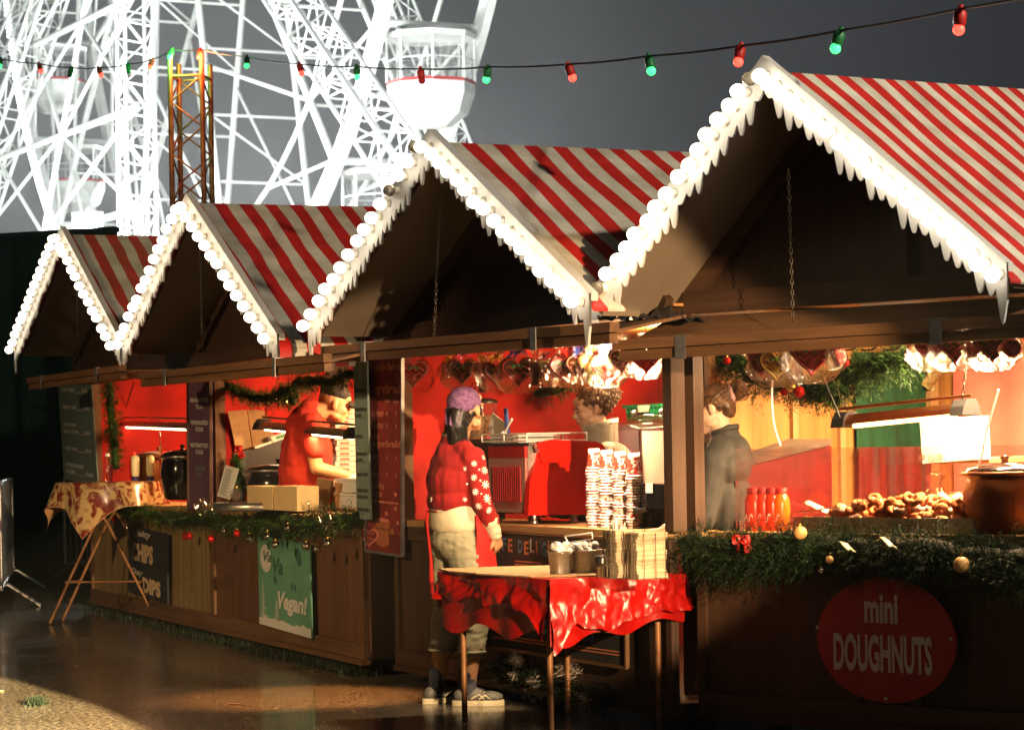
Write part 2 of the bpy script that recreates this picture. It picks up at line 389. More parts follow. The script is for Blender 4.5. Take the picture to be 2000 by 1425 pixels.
def eval_mesh(me, mods):
    """run modifiers on a mesh datablock, return a new mesh"""
    o = bpy.data.objects.new('tmp', me)
    for t, kw in mods:
        md = o.modifiers.new(t, t)
        for k, v_ in kw.items(): setattr(md, k, v_)
    out = scratch_eval(o); bpy.data.objects.remove(o)
    return out
def remeshed(mb, name, mats, vox=.006, smooth=6, fac=.5):
    me = mb.mesh(name, mats)
    out = eval_mesh(me, [('REMESH', dict(mode='VOXEL', voxel_size=vox, use_smooth_shade=True)), ('SMOOTH', dict(factor=fac, iterations=smooth))])
    out.name = name
    if not out.materials:
        for m_ in (mats if isinstance(mats, (list, tuple)) else [mats]): out.materials.append(MATS[m_])
    for p in out.polygons: p.use_smooth = True
    return out
def link_mesh(me, name, parent, org=None):
    og = org if org is not None else ORG.get(parent.name, Vector())
    me.transform(Matrix.Translation(-Vector(og)))
    o = bpy.data.objects.new(name, me); COL.objects.link(o); o.parent = parent; ORG[o.name] = Vector(og)
    if org is not None: o.location = Vector(org)-ORG.get(parent.name, Vector())
    return o
def text_mb(mb, s, fn, size, sx=1.0, align='LEFT', ext=.0, bold=0, shear=0, width=None):
    """adds flat lettering; fn maps (x,y) of the text plane to a 3-D point"""
    cu = bpy.data.curves.new('t', 'FONT'); cu.body = s; cu.size = size; cu.align_x = align; cu.resolution_u = 3
    cu.offset = bold; cu.shear = shear
    o = bpy.data.objects.new('t', cu); me = scratch_eval(o)
    if width: xs = [v.co.x for v in me.vertices]; sx = width/max(1e-6, max(xs)-min(xs))
    mb.add([fn(v.co.x*sx, v.co.y) for v in me.vertices], [tuple(p.vertices) for p in me.polygons])
    bpy.data.objects.remove(o); bpy.data.curves.remove(cu); bpy.data.meshes.remove(me)
    return mb
# ---------------------------------------------------------------- camera
cam = bpy.data.cameras.new('camera'); co = bpy.data.objects.new('camera', cam); COL.objects.link(co)
cam.sensor_width = 36; cam.lens = FPX/2000*36; cam.shift_y = (Y0-712.5)/2000; cam.clip_end = 800; cam.clip_start = .1
co.matrix_world = Matrix(((CR, SR, 0, 0), (0, 0, -1, 0), (-SR, CR, 0, H), (0, 0, 0, 1)))
cam.dof.use_dof = True; cam.dof.focus_distance = 13.6; cam.dof.aperture_fstop = 7
sc.camera = co
# ---------------------------------------------------------------- night sky, lit from below by the fair
w = bpy.data.worlds.new('World'); sc.world = w; w.use_nodes = True
nt = w.node_tree; N, L = nt.nodes, nt.links; bg = N['Background']
tc = N.new('ShaderNodeTexCoord'); vm = N.new('ShaderNodeVectorMath'); vm.operation = 'DOT_PRODUCT'
L.new(tc.outputs['Generated'], vm.inputs[0]); vm.inputs[1].default_value = ray(420, 380).normalized()
def wm(op, a, c=None):
    n = N.new('ShaderNodeMath'); n.operation = op
    for i, x in enumerate((a, c)):
        if x is None: continue
        if isinstance(x, (int, float)): n.inputs[i].default_value = x
        else: L.new(x, n.inputs[i])
    return n.outputs[0]
ang = wm('ARCCOSINE', wm('MINIMUM', vm.outputs['Value'], .99999999))
cr = N.new('ShaderNodeValToRGB'); e = cr.color_ramp.elements
cr.color_ramp.interpolation = 'EASE'
e[0].position = 0; e[0].color = (.205, .207, .205, 1)
e[1].position = 1; e[1].color = (.0045, .005, .006, 1)
for p_, c_ in ((.055/.6, (.150, .152, .153)), (.13/.6, (.072, .072, .076)), (.20/.6, (.036, .036, .041)), (.32/.6, (.020, .020, .025))):
    k = e.new(p_); k.color = c_+(1,)
L.new(wm('DIVIDE', ang, .6), cr.inputs[0])
nz = N.new('ShaderNodeTexNoise'); nz.inputs['Scale'].default_value = 5; nz.inputs['Detail'].default_value = 3; L.new(tc.outputs['Generated'], nz.inputs['Vector'])
mx = N.new('ShaderNodeMix'); mx.data_type = 'RGBA'; mx.blend_type = 'MULTIPLY'; mx.inputs['Factor'].default_value = .35
L.new(cr.outputs[0], mx.inputs['A']); L.new(nz.outputs['Fac'], mx.inputs['B'])
L.new(mx.outputs['Result'], bg.inputs['Color']); bg.inputs['Strength'].default_value = 1.0
sc.view_settings.view_transform = 'Standard'; sc.view_settings.look = 'None'; sc.view_settings.gamma = 1; sc.view_settings.exposure = 0
sc.cycles.use_denoising = True
try: sc.cycles.denoiser = 'OPENIMAGEDENOISE'
except Exception: pass
sc.cycles.max_bounces = 6; sc.cycles.diffuse_bounces = 3; sc.cycles.glossy_bounces = 3; sc.cycles.transmission_bounces = 4; sc.cycles.transparent_max_bounces = 12
sc.cycles.caustics_reflective = False; sc.cycles.caustics_refractive = False; sc.cycles.sample_clamp_indirect = 4
def lamp(kind, name, loc, energy, color, size=.1, aim=None, angle=None, blend=.15, sy=None):
    d = bpy.data.lights.new(name, kind); d.energy = energy; d.color = color
    if kind == 'AREA':
        d.size = size
        if sy: d.shape = 'RECTANGLE'; d.size_y = sy
    elif kind in ('POINT', 'SPOT'): d.shadow_soft_size = size
    if kind == 'SPOT': d.spot_size = math.radians(angle); d.spot_blend = blend
    o = bpy.data.objects.new(name, d); COL.objects.link(o); o.location = loc
    if aim is not None: o.rotation_euler = (Vector(aim)-Vector(loc)).to_track_quat('-Z', 'Y').to_euler()
    return o
# ---------------------------------------------------------------- stall frames
ZB = .10
def fr_from(l, r):
    a, b_ = hit_z(*l, ZB), hit_z(*r, ZB)
    return Frame((a.x, a.y), math.atan2(b_.y-a.y, b_.x-a.x)), (b_-a).length
F4, W4 = fr_from((183, 1168), (421, 1222))
F3, W3 = fr_from((421, 1222), (719, 1287))
F2, W2 = fr_from((780, 1295), (1322, 1387))
F1, W1 = fr_from((1371, 1384), (2060, 1436))
print('FRAMES', [(round(f.o.x, 2), round(f.o.y, 2), round(math.degrees(f.a), 1), round(w_, 2)) for f, w_ in ((F4, W4), (F3, W3), (F2, W2), (F1, W1))])
# ---------------------------------------------------------------- ground
g = MB(); g.grid(lambda a, b_: (-150+300*a, -20+320*b_, 0), 30, 32)
solo(g, 'ground', 'wet_asphalt', None, None, W0, kind='structure')
def grass_patch(name, polyfn, n, hgt, label, seed):
    r = random.Random(seed); mb = MB()
    for _ in range(n):
        p = polyfn(r)
        h_ = hgt*r.uniform(.4, 1.2); a = r.uniform(0, 6.28); lean = Vector((r.uniform(-.5, .5), r.uniform(-.5, .5), 0))*h_
        d = Vector((math.cos(a), math.sin(a), 0))*.004
        mb.add([p-d, p+d, p+lean+Vector((0, 0, h_))], [(0, 1, 2)])
    return solo(mb, name, 'grass' if n > 1000 else 'needle_black', label, 'grass', W0, kind='stuff')  # lone tuft takes near-black blades, its shading put into the colour
lg = [(-40, 1165), (20, 1128), (190, 1128), (190, 1185)]
def gp(r):
    while 1:
        x = r.uniform(20, 330); y = r.uniform(1125, 1215)
        if y < 1150+(x-20)*.22: return hit_z(x, y, 0)
grass_patch('grass_verge', gp, 9000, .05, 'dark green grass verge at the far end of the stalls', 3)
def gs(r):
    F, W_ = r.choice(((F4, W4), (F3, W3), (F3, W3)))
    return F.w((r.uniform(-.1, W_), r.uniform(-.10, .12), 0))
grass_patch('grass_under_stalls', gs, 4200, .06, 'thin grass growing along the bottom edge of the stalls', 4)
tp = hit_z(72, 1375, 0)
grass_patch('grass_tuft', lambda r: tp+Vector((r.gauss(0, .025), r.gauss(0, .05), 0)), 260, .05, 'small loose tuft of grass lying on the wet asphalt', 5)
tw = MB(); p = hit_z(448, 1374, .004); q = hit_z(486, 1377, .004); tw.tube(p, (p+q)/2+Vector((0, 0, .004)), .004, n=5).tube((p+q)/2+Vector((0, 0, .004)), q, .004, .002, n=5)
solo(tw, 'twig', 'card_brown', 'small dark twig lying on the wet asphalt', 'twig', W0, at=p)
for (px, py) in ((386, 1360), (484, 1403), (1, 1348), (555, 1290), (483, 1404), (222, 1290), (300, 1392), (690, 1388), (742, 1405), (150, 1300), (610, 1310)):
    lf = MB(); p = hit_z(px, py, .003); a = R.uniform(0, 3); d = Vector((math.cos(a), math.sin(a), 0))*.022; e_ = Vector((-math.sin(a), math.cos(a), 0))*.012
    lf.prism([p-d, p-e_, p+d*.6-e_*.7, p+d, p+e_*1.1], (0, 0, .003))
    solo(lf, 'fallen_leaf', 'leaf_litter', 'small pale scrap of leaf lying flat on the wet asphalt', 'leaf', W0, at=p, group='leaf scraps on the asphalt')
# ---------------------------------------------------------------- ferris wheel
WD, WX, WZ, WR, WP, WW = 91.28, -11.65, 26.01, 21.03, 1.09, 3.34
FW = Frame((WX, WD), -WP)            # x in the plane of the wheel towards the viewer, y = axle, away
wheel = thing('ferris_wheel', 'huge white ferris wheel lit blazing white behind the stalls', 'ferris wheel', FW)
def wp(th, r=WR, y=0): return Vector((r*math.cos(th), y, WZ+r*math.sin(th)))
for y, nm in ((0, 'rim'), (WW, 'rim')):
    mb = MB(); n = 120
    for (r0, r1, y0, y1) in ((WR-.28, WR+.28, y-.13, y+.13),):
        vs = []; fs = []
        for i in range(n):
            t = 2*math.pi*i/n
            vs += [wp(t, r0, y0), wp(t, r1, y0), wp(t, r1, y1), wp(t, r0, y1)]
        for i in range(n):
            a, c = i*4, ((i+1) % n)*4
            for k in range(4): fs.append((a+k, a+(k+1) % 4, c+(k+1) % 4, c+k))
        mb.add(vs, fs)
    # inner ring tube
    mb.path([wp(2*math.pi*i/80, WR*.86, y) for i in range(81)], .09, 6)
    mb.build(nm, 'paint_white', wheel)
    lb = MB(); pts = []; rs = []
    for i in range(900):
        t = math.radians(188)+math.radians(166)*i/899
        pts.append(wp(t, WR+.16, y-.20)); rs.append(.10 if i % 3 == 0 else .045)
    if y == 0: lb.path(pts, rs, 5); lb.build('led_strip', 'led_white', wheel)
A0 = math.radians(200); ST = 2*math.pi/26
for k in range(26):
    th = A0+ST*k
    if math.sin(th) > .25: continue
    if k % 2: continue
    mb = MB(); nb = 8
    for y in (0, WW):
        mb.tube(wp(th, 1.2, y), wp(th, WR-.25, y), .13, n=6)
    for j in range(1, nb):
        r_ = 1.2+(WR-1.5)*j/nb; r2 = 1.2+(WR-1.5)*(j+1)/nb
        mb.tube(wp(th, r_, 0), wp(th, r_, WW), .055, n=5)
        if j < nb-1 and j % 2: mb.tube(wp(th, r_, 0 if j % 2 else WW), wp(th, r2, WW if j % 2 else 0), .045, n=5)
    mb.build('spoke', 'paint_white', wheel)
    br = MB()
    for y in (0, WW):
        br.tube(wp(th, WR*.86, y), wp(th+ST, WR*.99, y), .07, n=5); br.tube(wp(th, WR*.99, y), wp(th-ST, WR*.86, y), .07, n=5); br.tube(wp(th, WR*.55, y), wp(th+ST*2, WR*.86, y), .07, n=5)
    br.build('brace', 'paint_white', wheel)
# one cabin, copied round the rim
def cabin(pos):
    c = Vector(pos); n = 8; rr = 1.32
    def ring(r, z, k=n, o=math.pi/8): return [c+Vector((r*math.cos(2*math.pi*i/k+o), r*math.sin(2*math.pi*i/k+o), z)) for i in range(k)]
    tub = MB(); R_ = [ring(.55, -2.95), ring(1.10, -2.55), ring(rr, -1.95), ring(rr, -1.62)]
    vs = sum(R_, []); fs = [(i*n+j, i*n+(j+1) % n, (i+1)*n+(j+1) % n, (i+1)*n+j) for i in range(3) for j in range(n)]
    tub.add(vs, fs); tub.add(R_[0], [tuple(reversed(range(n)))]); tub.add(R_[-1], [tuple(range(n))])
    t = tub.build('gondola', 'paint_white', wheel, org=c)
    tm = MB(); a = ring(rr+.02, -1.66); b_ = ring(rr+.02, -1.56); tm.add(a+b_, [(j, (j+1) % n, n+(j+1) % n, n+j) for j in range(n)])
    tm.build('trim', 'paint_red', t)
    gl = MB(); a = ring(rr-.02, -1.58); b_ = ring(rr-.02, -.28); gl.add(a+b_, [(j, (j+1) % n, n+(j+1) % n, n+j) for j in range(n)]); gl.build('window', 'glass', t)
    fm = MB(); a = ring(rr, -1.58); b_ = ring(rr, -.25); m_ = ring(rr, -.95)
    for j in range(n): fm.tube(a[j], b_[j], .045, n=5); fm.tube(m_[j], m_[(j+1) % n], .025, n=4)
    fm.build('window_frame', 'paint_white', t)
    rf = MB(); R_ = [ring(rr+.06, -.30), ring(rr+.10, -.16), ring(.9, .02), ring(.3, .10)]
    vs = sum(R_, []); rf.add(vs, [(i*n+j, i*n+(j+1) % n, (i+1)*n+(j+1) % n, (i+1)*n+j) for i in range(3) for j in range(n)]); rf.add(R_[-1], [tuple(range(n))]); rf.add(R_[0], [tuple(reversed(range(n)))])
    rf.tube(c+Vector((0, -WW/2, .12)), c+Vector((0, WW/2, .12)), .13, n=8)
    rf.build('gondola_roof', 'paint_white', t)
    return t
base = None
for k in (-1, 0, 1, 2, 3, 7, 8, 9, 10):
    c = wp(A0+ST*k, WR, WW/2)
    if base is None: base = cabin(c); bc = c
    else:
        o = base.copy(); COL.objects.link(o); o.location = Vector(base.location)+(c-bc)
        for ch in [x for x in COL.objects if x.parent == base]:
            d = ch.copy(); COL.objects.link(d); d.parent = o
        if k == 9:
            pn = MB(); a = [c+Vector((1.345*math.cos(2*math.pi*i/8+math.pi/8), 1.345*math.sin(2*math.pi*i/8+math.pi/8), z)) for z in (-2.15, -1.68) for i in (5, 6)]
            pn.add([a[0], a[1], a[3], a[2]], [(0, 1, 2, 3)]); pn.build('side_panel', 'paint_olive', o, org=c)
# fix: build() puts mesh at the thing's frame; copies moved by location only
def lattice(mb, p, q, wd, nb, rc=.09, rl=.045):
    p, q = Vector(p), Vector(q); d = (q-p).normalized(); a = d.cross(Vector((0, 1, 0))).normalized(); b_ = d.cross(a)
    cs = [a*sx*wd/2+b_*sy*wd/2 for sx, sy in ((-1, -1), (1, -1), (1, 1), (-1, 1))]
    for c in cs: mb.tube(p+c, q+c, rc, n=5)
    for i in range(nb):
        t0, t1 = i/nb, (i+1)/nb
        for k in range(4):
            c0, c1 = cs[k], cs[(k+1) % 4]
            s, e_ = (c0, c1) if i % 2 else (c1, c0)
            mb.tube(p.lerp(q, t0)+s, p.lerp(q, t1)+e_, rl, n=4, cap=False)
            mb.tube(p.lerp(q, t0)+c0, p.lerp(q, t0)+c1, rl, n=4, cap=False)
for (S, y) in ((-46, -1.6), (-16.8, -1.6), (13.6, -1.6), (37, -1.6), (12, WW+1.6)):
    mb = MB(); fy = y+(-6 if y < 0 else 6)*(.3 if abs(S) > 30 else .8)
    lattice(mb, (0, y, WZ), (S, fy, 0), .95 if abs(S) < 30 else 1.0, 24 if abs(S) < 30 else 36, .07, .032)
    mb.build('support_leg', 'paint_white', wheel)
bm_ = MB()
for z in (20.5, 16.5, 12.5, 9.0, 5.5, 2.2):
    t = 1-z/WZ
    for y, s0, s1 in ((-1.6, -16.8, 13.6),):
        fy = y+(-6 if y < 0 else 6)*.8*t
        bm_.tube((s0*t, fy, z), (s1*t, fy, z), .12, n=6)
zz = (20.5, 16.5, 12.5, 9.0, 5.5, 2.2)
for i in range(5):
    t0, t1 = 1-zz[i]/WZ, 1-zz[i+1]/WZ
    for y, s0, s1 in ((-1.6, -16.8, 13.6),):
        f0, f1 = y+(-6 if y < 0 else 6)*.8*t0, y+(-6 if y < 0 else 6)*.8*t1
        m0, m1 = (s0+s1)/2*t0, (s0+s1)/2*t1
        for a, c in ((s0*t0, m1), (m0, s0*t1), (m0, s1*t1), (s1*t0, m1)):
            bm_.tube((a, f0, zz[i]), (c, f1, zz[i+1]), .07, n=5)
        bm_.tube((m0, f0, zz[i]), (m1, f1, zz[i+1]), .11, n=6)
bm_.build('support_frame', 'paint_white', wheel)
hb = MB(); hb.tube((0, -2.4, WZ), (0, WW+2.4, WZ), .9, n=20); hb.build('hub', 'paint_white', wheel)
# floodlight at the foot of the wheel, and added lights that whiten the wheel
fl = at_D(168, 436, 74)
ft = thing('floodlight', 'blazing white floodlight at the foot of the big wheel', 'floodlight', W0, at=fl)
mb = MB(); d = (Vector((-12, 92, 14))-fl).normalized(); mb.ball(fl, (.34, .2, .3), 12, 8); mb.build('lamp_glass', 'lamp_flood', ft)
mb = MB(); mb.cbox(fl+Vector((0, .32, 0)), (.9, .2, .7)).tube(fl+Vector((0, .35, -.3)), Vector((fl.x, fl.y+.35, 0)), .06); mb.build('housing', 'black_plastic', ft)
WC = (.93, 1.0, .97)
for i, (px, py, D, e_) in enumerate(((168, 436, 72, 8500), (-250, 560, 84, 7500), (420, 520, 62, 8500), (760, 470, 58, 8500), (560, 380, 110, 8500), (960, 360, 60, 7500), (60, 300, 78, 12000))):
    lamp('POINT', 'wheel_flood_fill', at_D(px, py, D), e_, WC, 1.2)  # first one at the floodlight, the others added to whiten the wheel
# ---------------------------------------------------------------- dark hoarding
p0 = at_D(-420, 445, 29.5); p1 = at_D(229, 452, 27.5)
mb = MB(); zt = p1.z; nb = 8
for i in range(nb):
    a = p0.lerp(p1, i/nb); c = p0.lerp(p1, (i+1)/nb-.002); mb.beam((a.x, a.y, zt/2), (c.x, c.y, zt/2), .04, zt)
hd = thing('hoarding', 'tall black hoarding standing behind the farthest stall', 'hoarding', W0, at=(p0.x, p0.y, 0))
mb.build('panel', 'hoarding', hd)
mb = MB(); mb.beam((p0.x, p0.y-.04, zt+.02), (p1.x, p1.y-.04, zt+.02), .12, .06); mb.build('top_rail', 'hoarding', hd)
# ---------------------------------------------------------------- truss mast with the fairy lights
FT = Frame((at_D(376, 400, 24.5).x, 24.5), math.radians(-8))
tm = thing('truss_mast', 'square lattice truss mast in rusty red and green light behind the stalls', 'mast', FT)
wd = .31
for sx, sy, zt in ((-1, -1, 5.13), (1, -1, 5.13), (1, 1, 5.05), (-1, 1, 5.07)):
    mb = MB(); mb.tube((sx*wd/2, sy*wd/2, 0), (sx*wd/2, sy*wd/2, zt), .026, n=10); mb.build('chord', 'steel_rusty', tm)
mb = MB(); zs = [0+.2455*i for i in range(21)]
for i, z in enumerate(zs[:-1]):
    for k, (a, c) in enumerate((((-1, -1), (1, -1)), ((1, -1), (1, 1)), ((1, 1), (-1, 1)), ((-1, 1), (-1, -1)))):
        s, e_ = (a, c) if (i+k) % 2 else (c, a)
        mb.tube((s[0]*wd/2, s[1]*wd/2, z), (e_[0]*wd/2, e_[1]*wd/2, z+.2455), .010, n=6, cap=False)
for z in (3.38, 3.56, 4.91):
    for a, c in (((-1, -1), (1, -1)), ((1, -1), (1, 1)), ((1, 1), (-1, 1)), ((-1, 1), (-1, -1))):
        mb.tube((a[0]*wd/2, a[1]*wd/2, z), (c[0]*wd/2, c[1]*wd/2, z), .014, n=6)
mb.build('lacing', 'steel_rusty', tm)
# ---------------------------------------------------------------- string of party bulbs
SB = [(2, 115, 'g'), (76, 124, 'r'), (140, 132, 'g'), (192, 132, 'r'), (250, 125, 'g'), (298, 116, 'r'), (337, 97, 'g'), (392, 97, 'r'), (482, 111, 'g'), (584, 125, 'r'), (696, 130, 'g'), (821, 135, 'r'), (953, 131, 'g'), (1109, 126, 'r'), (1267, 110, 'g'), (1447, 90, 'r'), (1642, 60, 'g'), (1876, 18, 'r'), (2120, -28, 'g')]
def sd(x): return 24.35+max(0, (340-x))*.004 if x < 400 else 1/(.0411+(x-400)*(.100-.0411)/1500)
s_l = thing('string_light', 'sagging cable of red and green party bulbs crossing above the stalls', 'string lights', W0, at=at_D(1442, 90, sd(1442)))
cp = []
pts = [(-120, 95)]+[(x, y) for x, y, _ in SB]
for i in range(len(pts)-1):
    for t in (0, .25, .5, .75):
        x = pts[i][0]*(1-t)+pts[i+1][0]*t; y = pts[i][1]*(1-t)+pts[i+1][1]*t
        cp.append(at_D(x, y+(2.5*math.sin(math.pi*t)), sd(x)))
mb = MB(); mb.path(cp, .006, 6); mb.build('cable', 'cable_black', s_l)
for i, (x, y, c) in enumerate(SB):
    p = at_D(x, y, sd(x)); a = Vector((R.uniform(-.35, .35), R.uniform(-.3, .3), -1)).normalized()
    M = (-a).to_track_quat('Z', 'Y').to_matrix()
    mb = MB(); mb.lathe([(.018, -.005), (.026, -.012), (.026, -.055), (.022, -.062)], p, 12, M); mb.lathe([(.010, .018), (.014, 0), (.014, -.012)], p, 8, M)
    mb.build('lamp_holder', 'holder_green' if c == 'g' else 'holder_red', s_l)
    lit = i not in (2, 4, 11)
    bb = MB(); bb.ball(p+a*.080, .024, 14, 10)
    bb.build('bulb', ('led_green' if c == 'g' else 'led_red') if lit else ('holder_green' if c == 'g' else 'holder_red'), s_l)
lamp('SPOT', 'mast_spot', at_D(300, 300, 22.2)+Vector((-1.2, -2.5, -.6)), 420, (1, .42, .14), .1, aim=at_D(376, 240, 24.5), angle=18, blend=.8)  # orange spot aimed at the upper truss mast
lamp('POINT', 'string_red_lamp', at_D(392, 112, 24.2), 45, (1, .08, .04), .04)
lamp('POINT', 'string_green_lamp', at_D(335, 112, 24.2), 30, (.1, 1, .25), .04)

# ---------------------------------------------------------------- the misty night air
HZ = True
if HZ:
    mb = MB(); mb.box((-70, -16, -1), (70, 150, 60)); hz_o = solo(mb, 'haze', 'cable_black', None, None, W0, kind='stuff')
    m = bpy.data.materials.new('mist'); m.use_nodes = True; nt = m.node_tree; nt.nodes.clear()
    ou = nt.nodes.new('ShaderNodeOutputMaterial'); pv = nt.nodes.new('ShaderNodeVolumePrincipled'); pv.inputs['Density'].default_value = .00045; pv.inputs['Color'].default_value = (.9, .93, .95, 1); pv.inputs['Anisotropy'].default_value = .4
    nt.links.new(pv.outputs[0], ou.inputs['Volume']); hz_o.data.materials.clear(); hz_o.data.materials.append(m)
# ---------------------------------------------------------------- market chalets
YG = -.52; YF = -.55
def seg_pts(a, b_, n): return [a.lerp(b_, i/(n-1)) for i in range(n)]
bulb_me = {}
def bulb_mesh(on):
    if on not in bulb_me:
        mb = MB(); mb.mi = 1; mb.lathe([(.020, .0), (.022, -.006), (.018, -.012), (.016, -.030)], (0, 0, 0), 10, Matrix.Rotation(math.radians(-90), 3, 'X'))
        for i, v_ in enumerate(mb.v): pass
        mb.v = [Vector((v_.x, -abs(v_.y), v_.z)) for v_ in mb.v]
        mb.mi = 0; mb.ball((0, -.056, 0), (.032, .035, .032), 14, 10)
        bulb_me[on] = mb.mesh('bulb', ['bulb_on' if on else 'bulb_off', 'bulb_cap'])
    return bulb_me[on]
def clip_valley(mb):
    """the coffee stall's roof stops where it meets the roof of the doughnut stall"""
    A_, L_ = F1.onY(1489, 108, YF), F1.onY(1151, 572, YF); sl = (A_.z-L_.z)/(A_.x-L_.x); nf, nm, ns = [], [], []
    for f, m_, s_ in zip(mb.f, mb.m, mb.sm):
        hide = True
        for i in f:
            p = F1.loc(F2.w(mb.v[i]))
            if not (p.x > L_.x-.25 and p.y > -.60 and p.z < A_.z-.075-(A_.x-p.x)*sl+.20): hide = False
        if not hide: nf.append(f); nm.append(m_); ns.append(s_)
    mb.f, mb.m, mb.sm = nf, nm, ns
def chalet(F, W, name, label, gab, hatch, depth, mats, hx=(0, 1), nb=(14, 16), dead=((), ()), rl_over=.10, panel_mat='ply_dark', seed=0, zc=.93, studs=(.5,), end_brk=False, wallL='cloth_red', back=True, right_wall=True, sag=0.0, rise=0, val=False, bmat='ply_warm', xl=0, yl=.02, xb=1.0, xp=.001):
    r = random.Random(seed)
    L_, A_, R_ = [F.onY(px, py, YF) for px, py in gab]
    print('GABLE', name, [tuple(round(c, 2) for c in p) for p in (L_, A_, R_)], 'W', round(W, 2))
    st = thing(name, label, 'market stall', F, group='market stalls in the row')
    wx, wy, wz = ('wood_dark_x', 'wood_dark_y', 'wood_dark_z')
    # --- roof slabs
    zt = .075  # fascia stands proud of the roof
    for side, E in (('l', L_), ('r', R_)):
        top = Vector((A_.x, 0, A_.z-zt)); ed = Vector((E.x, 0, E.z-zt)); d = (ed-top).normalized(); ed = top+(ed-top)*1.0
        nrm = Vector((-d.z, 0, d.x)); nrm = nrm if nrm.z > 0 else -nrm
        mb = MB(); k = 26; ny = 14
        def fn(a, b_, off=0):
            y = YF+.014+(depth+.10-YF)*b_
            s_ = .010*math.sin(b_*17+a*3)*math.sin(a*math.pi)+(-sag*math.sin(math.pi*a))
            # over the eave the canvas turns down
            if a <= .9: p = top.lerp(ed, a/.9)+Vector((0, 0, rise*(y-YG)*(1-a/.9)))
            else: p = ed+Vector((d.x*.02, 0, -1))*((a-.9)/.1*(.12 if val and side == 'r' else .012))
            return (p.x+nrm.x*(s_+off), y, p.z+nrm.z*(s_+off))
        mb.grid(lambda a, b_: fn(a, b_, .012), k, ny)
        mb.grid(lambda a, b_: fn(a, b_, .006), k, ny)
        if seed == 2 and side == 'r': clip_valley(mb)
        mb.build('roof_canvas', 'stripes', st)
        mb = MB(); y0 = YG+.045; y1 = depth+.06
        mb.grid(lambda a, b_: top.lerp(ed, a)+nrm*-.005+Vector((0, y0+(y1-y0)*b_, rise*(y0+(y1-y0)*b_-YG)*(1-a))), 12, 12, smooth=False, two=tuple(nrm*-.025))
        if seed == 2 and side == 'r': clip_valley(mb)
        mb.build('roof_board', 'soffit', st)
        # rafter against the gable wall
        if seed == 2 and side == 'r': ed = top.lerp(ed, .90)
        mb = MB(); q = [top+nrm*-.032, ed+nrm*-.032, ed+nrm*-.11, top+nrm*-.11]
        mb.prism([(p.x, -.045, p.z) for p in q], (0, .04, 0)); mb.build('rafter', wx, st)
        # icicle fascia with round teeth
        a2, e2 = Vector((A_.x, 0, A_.z)), Vector((E.x, 0, E.z)); ln = (e2-a2).length; nt_ = int(ln/.066); spt = 8
        mb = MB(); up = []; lo = []
        for i in range(nt_):
            dep = r.uniform(.030, .088)
            if i % 3 == 0: dep *= .6
            if side == 'l' and i == nt_-1 or side == 'r' and i == nt_-1: dep = .12
            for j in range(spt):
                t = (i+j/spt)/nt_; p = a2.lerp(e2, t); up.append(p)
                w_ = abs(math.sin(math.pi*j/spt))**1.25
                lo.append(p+Vector((0, 0, -.145-dep*w_)))
        up.append(e2); lo.append(e2+Vector((0, 0, -.15)))
        th = .012; vs = [(p.x, YF, p.z) for p in up]+[(p.x, YF, p.z) for p in lo]+[(p.x, YF+th, p.z) for p in up]+[(p.x, YF+th, p.z) for p in lo]
        k = len(up); fs = []
        for i in range(k-1):
            fs += [(i, i+1, k+i+1, k+i), (2*k+i+1, 2*k+i, 3*k+i, 3*k+i+1), (i+1, i, 2*k+i, 2*k+i+1), (k+i, k+i+1, 3*k+i+1, 3*k+i)]
        mb.add(vs, fs)
        # the top edge is a folded lip running back over the canvas
        mb.prism([(a2.x, YF+th, a2.z), (e2.x, YF+th, e2.z), (e2.x, YF+th, e2.z-.035), (a2.x, YF+th, a2.z-.03)], (0, .035, 0))
        fb = mb.build('fascia_board', 'plastic_white', st)
        n_ = nb[0 if side == 'l' else 1]; dd = dead[0 if side == 'l' else 1]
        for i in range(n_):
            t = (i+.42+r.uniform(-.05, .05))/n_; p = a2.lerp(e2, t)
            o = bpy.data.objects.new('bulb', bulb_mesh(i not in dd)); COL.objects.link(o); o.parent = fb
            o.location = Vector((p.x, YF, p.z-.072))-ORG[fb.name]
            o.rotation_euler = (r.uniform(-.15, .15), 0, r.uniform(-.2, .2))
    # --- gable wall
    zg = min(L_.z, R_.z, 2.06)-.06; zg = 2.0
    def xat(z, side):
        E = L_ if side == 'l' else R_; t = (A_.z-zt-z)/(A_.z-E.z); return A_.x+(E.x-A_.x)*t
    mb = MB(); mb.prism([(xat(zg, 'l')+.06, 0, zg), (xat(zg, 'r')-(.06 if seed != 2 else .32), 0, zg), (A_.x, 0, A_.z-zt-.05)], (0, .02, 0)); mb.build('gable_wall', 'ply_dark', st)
    for s_ in studs:
        x = xat(zg, 'l')*(1-s_)+xat(zg, 'r')*s_
        zz_ = A_.z-zt-.10-abs(x-A_.x)/abs((R_ if x > A_.x else L_).x-A_.x)*(A_.z-(R_ if x > A_.x else L_).z)
        mb = MB(); mb.box((x-.025, -.035, zg+.02), (x+.025, -.001, zz_)); mb.build('stud', wz, st)
    mb = MB(); mb.box((-.04, -.05, 1.945), (W+(.04 if seed != 2 else -.12), -.001, 2.045)); mb.build('tie_beam', wx, st)
    # --- body
    pc, ps = panel_mat, .07
    mb = MB(); mb.box((0, 0, ZB+.01), (W, .018, zc-.03)); mb.build('front_panel', pc, st)
    tr = {'ply_lit_yellow': 'wood_lit', 'ply_lit_red': 'wood', 'ply_dark': 'wood_dark'}[pc]; tr = tr if tr != 'wood_lit' else 'wood'
    mb = MB(); mb.box((0, -.026, ZB), (W, -.001, ZB+.085)); mb.box((0, -.040, ZB-.035), (W, .02, ZB-.002)); mb.build('bottom_rail', tr+'_x', st)
